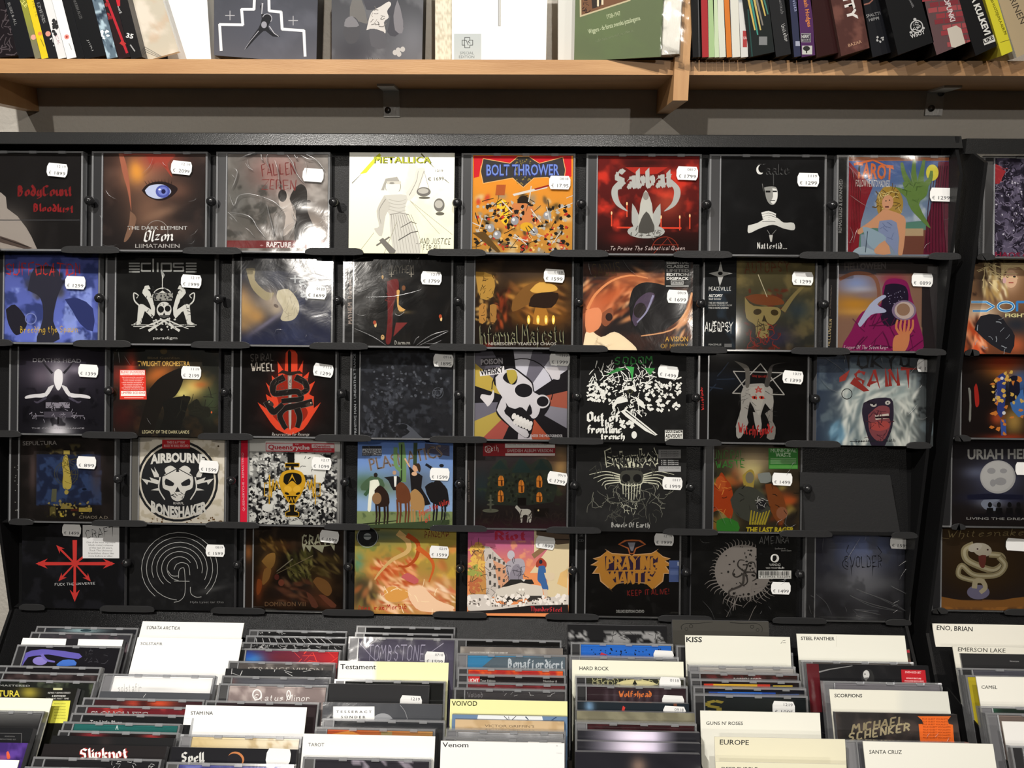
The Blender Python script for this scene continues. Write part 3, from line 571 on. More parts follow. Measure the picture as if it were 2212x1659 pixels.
def a(s):
    s.nz('1a1a1b', 120, .5, .3); s.S('Taake', 430, 235, 640, 235, 70, '4a4a4a', 1.3); s.S('Taake', 433, 232, 643, 232, 70, '0d0d0e', .9); s.E(443, 205, 26, 32, 'dcdcd8'); s.E(455, 198, 24, 28, '0f0f10')
    s.L([(533, 235), (533, 310)], 5, '4a4a4a'); s.P([(470, 325), (500, 318), (548, 322), (562, 360), (556, 410), (535, 440), (508, 436), (485, 400)], '8f8f8b', 3); s.P([(525, 330), (556, 340), (558, 400), (535, 435), (515, 420), (530, 385)], 'dededa', 3)
    s.R(480, 345, 512, 358, '1a1a1a'); s.R(528, 345, 556, 356, '2a2a2a'); s.L([(512, 412), (542, 412)], 6, '3a3a3a'); s.L([(458, 300), (466, 350)], 6, '6a6a68', 2)
    s.P([(362, 580), (430, 560), (500, 520), (560, 530), (600, 560), (668, 562), (672, 610), (600, 600), (530, 575), (440, 600), (365, 632)], 'd4d4cf', 3)
    for i in range(4): s.L([(455+i*4, 500+i*16), (500, 488+i*15), (548, 505+i*14)], 15, 'dcdcd7', 9, 3); s.L([(458, 508+i*15), (545, 512+i*14)], 3, '3a3a38')
    s.L([(490, 610), (515, 650), (550, 610)], 3, '8a8a88'); s.P([(503, 645), (528, 645), (522, 690), (512, 690)], 'c9c9c4'); s.S('Nattestid...', 422, 735, 622, 735, 40, 'dcdcd8', 1.2)
J(0, 1532, 1785, 7, 'black CD with a pale face above clasped white hands', '111112', a, (1745, 389, '1299', dict(date='1119', rot=-1)))
def a(s):
    s.gr(130, 600, '3a5a9c', '8fa0b4').nz('c9d2dc', 80, .5, .2, .8, 3, (1150, 300, 1600, 560)).R(1030, 120, 1720, 145, 'b5693a'); s.P([(1040, 600), (1560, 545), (1560, 610), (1120, 640), (1120, 770), (1040, 770)], '5c8c7c'); s.R(1380, 610, 1600, 775, '7a4a3c'); s.R(1400, 600, 1540, 650, 'c0a884')
    s.P([(1040, 150), (1200, 320), (1160, 420), (1120, 560), (1100, 775), (1030, 775)], '8c1c2a'); s.P([(1640, 150), (1720, 150), (1720, 775), (1540, 775), (1560, 560), (1620, 350)], '6a1c36'); [s.L([(1050+i*14, 200+i*20), (1062+i*10, 450), (1046+i*13, 760-i*40)], 5, '5a1018', 3, 3) for i in range(6)]; [s.L([(1700-i*15, 180), (1680-i*18, 450), (1690-i*22, 760)], 6, '3c1022', 4, 3) for i in range(7)]
    s.E(1600, 225, 42, 55, 'e8dc4a'); g = '6a8a44'
    for p in ([(1440, 300), (1410, 230), (1395, 160)], [(1480, 290), (1475, 210), (1480, 140)], [(1520, 300), (1530, 220), (1545, 140)], [(1545, 320), (1585, 270), (1595, 215)], [(1440, 380), (1400, 350), (1350, 330)]): s.L(p, 44, g, 18, 4)
    s.P([(1400, 290), (1560, 290), (1560, 380), (1510, 440), (1590, 600), (1500, 520), (1440, 440)], g, 3); s.scrawl(14, (1420, 280, 1540, 430), '3c5c20', 4, 34, 7, .3); s.bl(1500, 330, 60, 60, 'a9c46a', .7)
    s.P([(1230, 380), (1280, 320), (1360, 330), (1400, 400), (1400, 470), (1370, 510), (1250, 510), (1225, 440)], 'b08f3c', 4); s.scrawl(24, (1230, 340, 1400, 510), '6a5020', 6, 50, 9); s.scrawl(14, (1230, 340, 1400, 500), 'e0d08a', 5, 50, 10)
    sk = 'dba37c'; s.E(1300, 425, 38, 50, sk, 10); s.P([(1270, 470), (1320, 480), (1410, 520), (1420, 600), (1400, 770), (1370, 770), (1370, 620), (1250, 600), (1180, 600), (1110, 640), (1100, 610), (1170, 560), (1240, 500)], sk, 3)
    s.P([(1245, 550), (1360, 560), (1365, 770), (1320, 720), (1240, 640)], '8e9cc0', 3); s.scrawl(8, (1260, 570, 1340, 690), '5a6a94', 4, 40, 4, .1); s.P([(1130, 590), (1190, 600), (1290, 660), (1250, 720), (1210, 740), (1160, 690)], '9cb4c4', 3); s.P([(1060, 770), (1080, 740), (1140, 720), (1230, 770)], 'a9bcc8', 2); s.P([(1210, 740), (1280, 680), (1320, 770), (1220, 770)], sk, 2)
    s.E(1288, 415, 5, 4, '2a2018'); s.E(1312, 410, 5, 4, '2a2018'); s.L([(1284, 455), (1306, 455)], 9, '5a1a18'); s.L([(1165, 620), (1150, 760)], 5, '34465a')
    s.T('TAROT', 1082, 258, 1335, 270, 110, 'e0763a', .03, h2=95); s.L([(1075, 170), (1200, 140), (1340, 200)], 16, 'e0763a', 8); s.T('FOLLOW ME INTO MADNESS', 1085, 318, 1315, 322, 48, 'e9e6de', .0)
J(0, 1807, 2063, 7, 'CD with a green clawed hand behind a seated blonde woman in blue', '6a7aa0', a, (2031, 421, '1299', dict(rot=-1)), spine=('161616', lambda s: s.T('REMASTERED & EXPANDED', 990, 630, 996, 270, 22, '8a8a88')), wrap=.6, hinge='grey')
def a(s):
    s.gr(870, 1590, '4a5290', '6474c4').nz('303a6c', 90, .5, .15, .9, 3).nz('8fa0dc', 110, .56, .1, .8, 6, (0, 1150, 720, 1590)).gb(1560, 1700, '2a2c50')
    s.P([(210, 1180), (260, 1010), (420, 1000), (480, 1120), (440, 1240), (410, 1420), (460, 1560), (280, 1590), (330, 1400), (310, 1240)], '2c2c38', 3); s.db(26, (220, 1020, 470, 1230), ['3c3c48', '5a5a66', '22222a'], 24, 1.4, seed=4)
    s.P([(40, 1330), (110, 1290), (200, 1400), (190, 1480), (120, 1530), (60, 1440)], '23222c', 3); s.P([(500, 1250), (600, 1240), (720, 1320), (720, 1500), (620, 1440), (560, 1340)], '2c3464', 2); s.ring(235, 1400, 42, 7, '7a84b4'); s.bl(470, 1120, 60, 14, '20202a', 1, -20)
    s.S('SUFFOCATION', 40, 1060, 620, 1060, 90, 'b43230', .9, 'k', jag=.4); s.S('Breeding the Spawn', 150, 1510, 600, 1505, 50, 'c9a638', .9, 'k', jag=.1)
J(1, -14, 215, 4, 'blue CD with a dark gnarled tree and yellow lettering, left end of second tier', '5a68b4', a, (164, 611, '1299', dict(rot=-2)))
def a(s):
    s.nz('1c1c1b', 100, .5, .3); c = '8f908d'; x = 1000
    for k in range(4): s.R(1000, 963+k*22, 1085, 975+k*22, c) if k != 9 else 0
    for (a0, a1, ops) in ((1100, 1170, 'c'), (1190, 1200, 'l'), (1225, 1235, 'i'), (1255, 1330, 'p'), (1350, 1425, 's')):
        if ops == 'c': s.L([(a1, 970), (a0, 970), (a0, 1028), (a1, 1028)], 12, c)
        if ops in 'li': s.L([(a0, 935 if ops == 'l' else 965), (a0, 1034)], 13, c)
        if ops == 'p': s.L([(a0, 1034), (a0, 970), (a1, 970), (a1, 1028), (a0+14, 1028)], 13, c); s.P([(a0-6, 1030), (a0+8, 1030), (a0+26, 1060), (a0+8, 1100)], c)
        if ops == 's': s.L([(a1, 970), (a0, 970), (a0, 998), (a1, 998), (a1, 1028), (a0, 1028)], 12, c)
    for k in range(4): s.R(1445, 963+k*22, 1528, 975+k*22, c)
    g = 'c4c4be'; s.L([(1262, 1060), (1262, 1170)], 6, g); s.ring(1262, 1240, 78, 8, g, 180, 360); s.P([(1190, 1200), (1345, 1200), (1335, 1260), (1200, 1260)], '8a8a84'); s.speck(30, (1190, 1190, 1345, 1255), '26262a', 8)
    s.E(1275, 1330, 58, 62, g); s.E(1250, 1328, 24, 26, '161616'); s.E(1303, 1322, 22, 24, '161616'); s.P([(1275, 1350), (1286, 1372), (1266, 1372)], '161616'); s.R(1240, 1372, 1315, 1390, '4a4a48'); s.P([(1235, 1200), (1262, 1180), (1290, 1200)], g)
    for sg in (-1, 1):
        X = lambda v: 1275+sg*v; s.P([(X(110), 1190), (X(150), 1160), (X(170), 1200), (X(130), 1250), (X(100), 1330), (X(160), 1290), (X(200), 1300), (X(210), 1420), (X(240), 1440), (X(180), 1440), (X(150), 1340), (X(90), 1400), (X(70), 1320)], g, 2)
        s.L([(X(190), 1300), (X(230), 1260), (X(235), 1200), (X(200), 1220), (X(215), 1240)], 12, g, 6, 4); s.P([(X(105), 1170), (X(120), 1140), (X(150), 1145), (X(160), 1175)], g)
        s.L([(X(20), 1410), (X(190), 1480)], 14, g, 6); s.L([(X(-30), 1400), (X(120), 1495)], 10, g, 20); s.R(min(X(60), X(255)), 1446, max(X(60), X(255)), 1452, g); s.R(min(X(60), X(240)), 1458, max(X(60), X(240)), 1464, g)
    s.scrawl(60, (1050, 1160, 1500, 1470), '2a2a2a', 5, 26, 3); s.speck(24, (1190, 1400, 1370, 1490), g, 9); s.T('paradigm', 1190, 1560, 1378, 1560, 22, 'c9c9c4')
J(1, 227, 466, 4, 'black CD with a white heraldic crest of two lions and a crowned skull', '131313', a, (414, 608, '1999', dict(date='12 19', rot=-3)))
def a(s):
    s.gr(900, 1610, '15161e', '1f2440').nz('343c5c', 160, .52, .2, .7, 3).bl(200, 1060, 110, 60, '8a8470', .8, 50).bl(240, 1130, 190, 130, '3a3c44', .8)
    s.P([(110, 1010), (180, 1010), (180, 1100), (270, 1190), (330, 1200), (270, 1260), (170, 1180), (130, 1090)], '9a8f70', 3); s.bl(60, 1240, 70, 90, 'b08a60', .9).bl(100, 1330, 120, 90, 'c0985c', .9, 20).bl(190, 1380, 60, 50, 'b58a50', .9).bl(80, 1440, 70, 60, '9a7a50', .9).bl(300, 1250, 80, 70, 'a59480', .9).bl(350, 1330, 60, 50, 'b0a08a', .9)
    s.P([(360, 1180), (440, 1170), (510, 1250), (525, 1330), (490, 1400), (420, 1420), (380, 1400), (400, 1330), (350, 1240)], 'bdb49a', 4); s.scrawl(14, (410, 1200, 500, 1390), '968e7a', 3, 60, 6, .06); s.bl(280, 1430, 130, 14, '8a86a0', .6, -35); s.E(345, 1300, 20, 12, '5a4a40', 30)
    c = 'a9adb0'; s.S('Lord', 618, 1000, 640, 1160, 70, c, 1.3); s.S('Vicar', 520, 1040, 545, 1260, 80, c, 1.4); s.R(455, 1082, 580, 1092, c); s.R(488, 1062, 498, 1120, c); s.S('L', 610, 960, 660, 1040, 90, c, 1.2)
J(1, 500, 719, 5, 'dark blue CD with a painted sleeping white haired figure', '181a28', a, (684, 632, '1699', dict(date='0120', rot=-3)), spine=('101012',), wrap=.25)
def a(s):
    s.nz('14110f', 120, .5, .2); s.S('MAYHEM', 1225, 1040, 1420, 1040, 56, '8a8478', .8, 'k', jag=.3); s.R(1240, 1000, 1248, 1075, '8a8478'); s.R(1395, 1000, 1403, 1075, '8a8478'); s.R(1225, 1050, 1265, 1056, '8a8478'); s.R(1380, 1050, 1420, 1056, '8a8478')
    s.P([(1210, 1110), (1290, 1090), (1300, 1180), (1260, 1300), (1250, 1500), (1235, 1590), (1200, 1580), (1215, 1400)], '6a1c1c', 3); s.scrawl(4, (1222, 1200, 1240, 1500), '8a2420', 4, 40, 4, .02); s.bl(1250, 1100, 70, 16, '4a3a30', .9); s.P([(1280, 1430), (1370, 1430), (1300, 1500), (1260, 1540)], '7a2c2a')
    s.P([(1285, 1180), (1310, 1180), (1300, 1290), (1355, 1330), (1310, 1345), (1290, 1300)], 'd8a860', 2); s.E(1340, 1160, 14, 20, '7a4a28'); s.E(1176, 1075, 8, 16, 'b08a50'); s.L([(1165, 975), (1172, 1050)], 4, '6a5a40'); s.E(1176, 1545, 14, 20, 'c9a26a'); s.E(1176, 1540, 4, 4, '201010')
    for e in ((1120, 1448), (1632, 1400)): s.E(*e, 9, 20, 'e8c890'); s.E(e[0]-6, e[1]-18, 12, 16, 'b04a2a')
    s.bl(1340, 1350, 60, 12, '6a5a3a', .8); s.S('Daemon', 1268, 1600, 1388, 1600, 30, '9a9890', 1.1)
J(1, 741, 978, 5, 'black CD with a red curtain figure and a candle lit hand', '0d0c0c', a, (932, 601, '1799', dict(date='1219', rot=-2)), wrap=.3, spine=('0e0d0d', lambda s: s.S('MAYHEM  Daemon', 938, 1440, 932, 1100, 30, '8a7a70', 1.2)))
creases(*_j, 5, [[(1050, 1235), (1250, 1230), (1400, 1200), (1480, 1175)], [(1275, 1365), (1310, 1378), (1350, 1350)], [(960, 1478), (1100, 1540), (1210, 1610)], [(1440, 1612), (1560, 1530), (1690, 1492)], [(1460, 1612), (1600, 1545), (1690, 1500)], [(1420, 1600), (1440, 1560), (1465, 1540)], [(1430, 905), (1450, 935), (1470, 915)], [(910, 975), (1000, 930), (1080, 920)]], .0007)
def a(s):
    s.nz('3a2a1c', 110, .5, .25, .9, 3).bl(620, 1180, 170, 110, '8a5a2c', 1).bl(660, 1130, 120, 70, 'b5883c', .9).bl(640, 1320, 160, 60, 'a8641c', .9).bl(230, 1060, 60, 70, 'a8844a', 1).bl(560, 1000, 200, 50, '4a3c30', .6).db(60, (165, 1020, 330, 1380), ['a8844a', '5a3c1c', '2a1c10', 'c8a058'], 12, 2, seed=3).db(40, (330, 1130, 430, 1400), ['7a3018', '2a140c', 'a04a24'], 10, 3, 90, 5).db(80, (430, 1100, 830, 1330), ['8a5a2c', '5a3c1c', 'b07c38', '3a2414'], 16, 2.5, 30, 6)
    s.P([(165, 990), (300, 1020), (290, 1180), (200, 1190), (170, 1060)], 'a8823c', 2); s.P([(440, 1210), (520, 1110), (640, 1060), (740, 1080), (780, 1140), (700, 1150), (600, 1160), (560, 1230), (440, 1290)], '7a5428', 3); s.P([(570, 1130), (640, 1070), (750, 1090), (770, 1130), (650, 1150), (590, 1145)], 'd0a34e', 3)
    s.P([(590, 1380), (610, 1260), (650, 1220), (700, 1290), (700, 1390)], 'a5702c', 3); s.P([(560, 1250), (600, 1160), (780, 1150), (730, 1260)], '2a1c14', 3); s.P([(190, 1240), (240, 1230), (240, 1360), (190, 1370)], 'a87a3c', 2); s.P([(270, 1240), (320, 1240), (310, 1370), (275, 1360)], '9a7038', 2); s.scrawl(30, (170, 1040, 330, 1380), '2a1a10', 4, 30, 3)
    for x in (560, 630, 690, 745): s.E(x, 1350, 12, 34, 'ffd45a'); s.E(x, 1355, 5, 18, 'fff2b0')
    s.S('Infernal Majesty', 185, 1530, 825, 1510, 130, '8a8a6c', 1.15); s.S('Infernal Majesty', 189, 1526, 829, 1506, 130, '0c0a08', .8); s.T('NIGRESCENT YEARS OF CHAOS', 260, 1540, 765, 1540, 22, 'b9b4aa', .01); s.bl(260, 1540, 26, 26, '8a2420', .7)
J(1, 1003, 1239, 6, 'CD with golden ruins, candle flames and outlined gothic lettering', '1d1510', a, (1197, 596, '1599', dict(date='0119', rot=-3)))
def a(s):
    s.db(70, (980, 1040, 1320, 1340), ['d0905c', '8a4a28', 'e8b888', '5a2814'], 16, 4, -40, 5).db(50, (1300, 1000, 1620, 1100), ['b87848', '6a3c24', 'd09a68'], 12, 5, 5, 6).db(50, (1600, 1150, 1790, 1480), ['c88a5c', 'e0b080', '6a3a20'], 13, 4, -58, 7).nz('3a2018', 130, .5, .2, .8, 3).bl(1150, 1200, 190, 60, 'b0562c', .9, -35).bl(1350, 1040, 210, 30, 'a05a34', .9, 8).bl(1050, 1300, 70, 110, 'c07048', .9, 20)
    s.P([(965, 1560), (1000, 1420), (1100, 1480), (1200, 1440), (1300, 1500), (1370, 1580), (1250, 1585), (970, 1585)], 'e0cfb0', 3); s.L([(1000, 1270), (1060, 1160), (1180, 1060), (1320, 1020), (1450, 1040)], 22, 'cf8a58', 8, 4); s.L([(1780, 1150), (1730, 1320), (1620, 1430), (1400, 1472)], 16, 'd09a6c', 8, 4)
    s.P([(985, 1280), (1080, 1260), (1110, 1330), (1080, 1420), (990, 1440)], 'd08a60', 3); s.P([(1110, 1300), (1180, 1260), (1190, 1340), (1140, 1400), (1105, 1370)], '8a5034', 3); s.E(1160, 1330, 26, 30, '2a1410'); s.db(0, (0, 0, 1, 1), ['fff'], 1)
    s.P([(1310, 1240), (1340, 1120), (1440, 1070), (1620, 1110), (1740, 1200), (1700, 1330), (1560, 1430), (1400, 1450), (1330, 1380)], '131012', 4); s.P([(1330, 1350), (1360, 1220), (1440, 1150), (1500, 1160), (1480, 1230), (1400, 1330), (1360, 1400)], '4a3c50', 4); s.E(1390, 1280, 45, 58, '241c1c', 20); s.L([(1490, 1170), (1440, 1290), (1370, 1370)], 16, '8a88a4', 10, 4); s.bl(1370, 1310, 30, 36, '8a2c34', .8)
    s.S('SADUS', 1040, 1030, 1250, 1000, 90, '4a3a1c', .7, 'k', jag=.3); s.R(1575, 895, 1770, 1110, '151515')
    for i, t in enumerate(('ESSENTIAL', 'CLASSIC!', 'LIMITED', 'EDITION', 'DIGIPACK')): s.T(t, 1590, 933+i*30, 1755, 933+i*30, 22, 'b5b5b2' if i < 3 else 'e4e4e0', .03)  # first three lines dimmer: shade of the tier above put into their colour
    s.R(1622, 1058, 1716, 1088, 'b9b9b6'); s.R(1627, 1063, 1711, 1083, '1a1a1a'); s.T('LISTENABLE', 1632, 1080, 1706, 1080, 12, 'c9c9c6', .02); s.R(1585, 1096, 1755, 1102, 'c9c9c6')
    s.T('A VISION', 1580, 1512, 1750, 1512, 38, 'cda040', .01); s.T('OF MISERY', 1545, 1564, 1750, 1564, 36, 'cda040', .01)
J(1, 1259, 1496, 6, 'CD with a dark swirling eye ringed by flame coloured faces', '1c1414', a, (1463, 641, '1699', dict(date='0919', rot=-2)), sl=True, t=.008, wrap=.4)
def a(s):
    s.gr(800, 1440, '5c5334', '2a2c28').nz('7a6c44', 100, .5, .2, .8, 3).bl(550, 1330, 110, 60, '34304a', .8).bl(700, 1150, 80, 60, '2c3a44', .8).gb(1380, 1500, '4a2a1c').nz('6a2418', 50, .58, .08, .7, 8, (330, 1000, 640, 1440))
    s.P([(340, 1060), (400, 1120), (560, 1130), (580, 1180), (540, 1240), (500, 1260), (500, 1330), (420, 1330), (410, 1250), (350, 1200)], '948452', 3); s.E(425, 1160, 28, 20, '3c3018', -10); s.E(540, 1165, 26, 20, '3c3018', 10); s.P([(470, 1180), (488, 1225), (455, 1225)], '332812'); s.scrawl(20, (420, 1230, 510, 1330), '3c3018', 5, 40, 4, .05)
    s.P([(340, 1060), (420, 1040), (560, 1060), (600, 1110), (420, 1110)], '7a4424', 3); s.L([(600, 1150), (640, 1090), (680, 1040), (740, 980)], 34, '86784c', 18, 4); s.scrawl(26, (380, 1260, 560, 1400), '8a2a20', 5, 60, 5); s.L([(430, 910), (490, 1060)], 5, 'c9c0a0'); s.S('AUTOPSY', 340, 900, 640, 890, 70, '5c3420', 1.0, 'k', jag=.3)  # thin pale line paints a lamp glint on the lid
def sp(s):
    s.k = 1; s.C[:] = rgb('191a1b'); s.nz('26303a', 60, .52, .1, .8, 4, (40, 1000, 280, 1400))
    s.P([(175, 820), (190, 890), (255, 903), (195, 920), (170, 990), (155, 925), (95, 903), (160, 888)], 'a5a5a2'); s.E(173, 903, 16, 12, '1a1a1a')
    s.S('PEACEVILLE', 95, 1018, 245, 1018, 24, 'c9c9c6', 1.0, 'l'); s.T('AUTOPSY', 95, 1062, 190, 1062, 20, 'd4d4d0', .03); s.T('Skull Grinder', 95, 1080, 180, 1080, 13, 'b5b5b2', .02)
    for i, t in enumerate(('THE 2014 RELEASE OF', 'SUPREME SICKNESS FROM', 'THE US GORE LEGENDS')): s.T(t, 93, 1106+i*17, 93+(130, 157, 135)[i], 1106+i*17, 12, 'a9a9a6', .02)
    s.S('AUTOPSY', 70, 1290, 255, 1290, 60, 'd0d0cc', 1.2, 'k', jag=.3); s.scrawl(10, (80, 1240, 240, 1300), 'd0d0cc', 5, 26, 3, .05); s.T('PEACEVILLE', 95, 1386, 180, 1386, 12, 'a9a9a6'); s.T('www.peaceville.com', 95, 1400, 192, 1400, 8, '9a9a98'); s.R(200, 1375, 250, 1398, '5a5a5a')
def both(s): a(s); s_ = s
F, r = J(1, 1519, 1765, 7, 'murky green brown CD with a skull, black text panel down its left side', '4a4630', a, (1733, 602, '1299', dict(rot=-2)), reg=None)
def panel(F, r, q, x0, x1, bg, fn, part):
    a0 = F.loc(x0, 650)[0]; a1 = F.loc(x1, 650)[0]; s = Art(F, Q[q], bg, (a0, 0.002, a1, F.h-0.001), 12, 24); fn(s); s.build(part, M['print'], r, -0.0006)
panel(F, r, 7, 1522, 1590, '191a1b', sp, 'side_label')
def a(s):
    s.gr(820, 1440, '35302e', '2c2628').C[s.Y > 905] = rgb('8c6a58'); s.bl(1090, 970, 110, 60, '8a9ac4', 1).bl(1120, 1010, 80, 20, 'b5b8cc', .8).bl(1080, 1110, 140, 50, 'c08a34', 1).bl(1100, 1160, 120, 20, 'd0a050', .8).bl(1160, 1050, 70, 18, '8a7a84', .8)
    s.C[(s.Y > 905) & (s.X > 1530)] = rgb('2a2426'); s.L([(980, 940), (1080, 900), (1200, 920), (1240, 1010), (1235, 1160)], 24, '8a5c48', 24, 5)
    s.P([(1265, 1000), (1290, 950), (1350, 935), (1430, 960), (1460, 1060), (1500, 1200), (1510, 1440), (1020, 1440), (1060, 1280), (1130, 1160), (1250, 1110)], '8c1f5c', 4); s.P([(1285, 980), (1340, 970), (1420, 990), (1440, 1080), (1400, 1200), (1300, 1260), (1250, 1180)], '231a30', 3); s.bl(1340, 940, 70, 26, 'a02c4c', .8); s.scrawl(26, (1060, 1200, 1500, 1430), '5c1440', 8, 120, 3, .08)
    s.E(1410, 1150, 82, 68, '8a7894'); s.E(1412, 1150, 66, 58, 'c9b8b0'); s.E(1405, 1145, 45, 42, '9a7a64'); s.bl(1400, 1130, 60, 50, 'e9e0e6', .0)
    s.P([(1100, 1240), (1180, 1110), (1260, 1050), (1290, 1060), (1230, 1110), (1285, 1145), (1280, 1165), (1190, 1180), (1120, 1260)], 'b4bcd8', 3)
    for i in range(5): s.L([(1400+i*6, 1330), (1358+i*27, 1270), (1366+i*26, 1215)], 20, 'd08458', 12, 3)
    s.P([(1350, 1320), (1440, 1300), (1440, 1380), (1400, 1440), (1340, 1440), (1335, 1360)], 'd0885c', 3); s.speck(20, (1300, 1020, 1420, 1110), 'c9c4e0', 3); s.T('HELLOWEEN', 1010, 880, 1290, 870, 46, '5a5452', .03); s.S('Keeper Of The Seven Keys', 1003, 1410, 1298, 1410, 26, 'd9d0d6', .8, it=.15); s.T('Part I', 1118, 1430, 1150, 1430, 10, 'c0b0ba')
J(1, 1786, 2035, 7, 'CD with a magenta robed figure holding a glowing crystal ball', '35302e', a, (1991, 605, '0899', dict(rot=-2)), spine=('1c1a1a', lambda s: (s.S('HELLOWEEN', 910, 1390, 925, 1210, 18, '8a7a5a', 1.0), s.T('Keeper Of The Seven Keys Part I', 915, 1190, 925, 985, 8, '6a6058'))))
# ---- third tier
def a(s):
    s.gr(60, 790, '14121a', '17161c').bl(490, 260, 300, 150, '4a4450', .9).bl(350, 290, 70, 70, '6a606c', .8).bl(640, 230, 60, 30, '8a8290', .8).bl(490, 260, 60, 90, 'c9c4cc', .7).bl(490, 760, 100, 60, 'f0eef2', 1).bl(490, 690, 40, 70, 'd0ccd4', .9).nz('0c0b10', 70, .56, .08, .7, 3, (180, 380, 840, 720))
    s.L([(270, 50), (380, 190), (440, 260)], 10, '2c2a30', 20, 4); s.L([(670, 80), (600, 190), (540, 260)], 10, '2c2a30', 20, 4)
    s.P([(460, 250), (490, 225), (525, 250), (530, 330), (505, 400), (480, 400), (455, 330)], 'e8e6e8', 3)
    for sg in (-1, 1):
        X = lambda v: 487+sg*v; s.P([(X(30), 360), (X(80), 380), (X(110), 430), (X(200), 440), (X(270), 455), (X(275), 480), (X(190), 468), (X(100), 465), (X(50), 400)], 'dcdadc', 2); s.L([(X(100), 470), (X(170), 510), (X(200), 500)], 24, '4a4654', 8, 4)
    s.R(385, 510, 590, 560, '8a8690'); s.scrawl(40, (360, 470, 620, 600), '1a181e', 7, 30, 5); s.R(280, 620, 710, 630, '6a6670'); s.R(370, 590, 610, 640, '4a4650'); s.scrawl(30, (260, 570, 720, 660), '9a96a0', 4, 30, 8)
    s.E(491, 640, 7, 8, '18161a'); s.R(484, 645, 498, 695, '18161a'); s.T("DEATH'S HEAD", 275, 165, 688, 172, 34, '9a989c', .005); s.T('THE COUNTERBALANCE', 265, 738, 715, 738, 14, 'b0aeb4')
J(2, 19, 229, 8, 'CD with a pale horned skull figure stretching both arms out', '17151c', a, (192, 801, '1399', dict(rot=-3)))
def a(s):
    s.gr(60, 800, '1a1c18', '14120e').nz('3a2a18', 120, .5, .25, .8, 3).bl(1350, 270, 130, 60, 'b5662c', .9, -25).bl(1010, 280, 70, 80, '7a2c24', .9).bl(1120, 220, 40, 110, 'b8402c', .9).bl(1650, 380, 110, 80, 'c0a860', 1).bl(1550, 440, 70, 50, 'c9bd74', .9).bl(1720, 360, 50, 26, 'b5622c', .8).bl(1800, 500, 70, 120, '3f4a30', .8).bl(1050, 620, 110, 120, '38100e', .8)
    s.P([(1280, 390), (1380, 290), (1560, 215), (1560, 330), (1500, 450), (1400, 520), (1330, 700), (1290, 800), (1180, 800), (1230, 560)], '14100c', 4); s.P([(1380, 510), (1480, 470), (1620, 460), (1600, 540), (1560, 680), (1500, 800), (1350, 800), (1400, 620)], '100f0c', 4); s.bl(1450, 545, 40, 26, '6a6a58', .9, 30); s.P([(1540, 480), (1570, 440), (1590, 480), (1625, 460), (1600, 520)], '17150f')
    s.P([(1600, 540), (1680, 480), (1720, 540), (1790, 560), (1780, 640), (1640, 620)], '1c1c14', 3); s.scrawl(20, (1550, 440, 1850, 620), '23221a', 5, 90, 5, .1); s.E(1805, 595, 6, 10, 'd06030')
    s.T('Blind Guardian', 1260, 140, 1530, 140, 20, '6a5a3c'); s.T('TWILIGHT ORCHESTRA', 1175, 200, 1620, 200, 44, 'c09a50', .02); s.E(1397, 75, 30, 24, '4a3c20'); s.T('LEGACY OF THE DARK LANDS', 1213, 774, 1615, 776, 27, 'b9b08a', .01)
    s.R(1022, 232, 1240, 485, 'cf3a2c'); s.P([(1240, 232), (1252, 485), (1240, 485)], 'cf3a2c'); s.R(1027, 238, 1235, 278, 'f2e8e2'); s.T('BLIND GUARDIAN', 1032, 258, 1228, 258, 16, 'cf3a2c', .02); s.T('TWILIGHT ORCHESTRA', 1034, 275, 1228, 275, 12, 'cf3a2c', .01)
    for i in range(8): s.T('THE LONG AWAITED ORCHESTRAL ALBUM'[i:i+26], 1040+(i % 3)*8, 300+i*15, 1230-(i % 3)*8, 300+i*15, 8, 'f2dcd4', .02)
    s.R(1032, 414, 1242, 456, 'f2e8e2'); s.T('LIMITED 2CD-DIGI', 1037, 438, 1236, 438, 20, 'cf3a2c', .02); s.R(1060, 468, 1225, 473, 'f2dcd4')
J(2, 245, 472, 8, 'dark CD with a red text sticker, fiery sky and gold lettering', '1a1812', a, (414, 805, '2199', dict(date='1119', rot=-2)), sl=True, t=.008, wrap=.3)
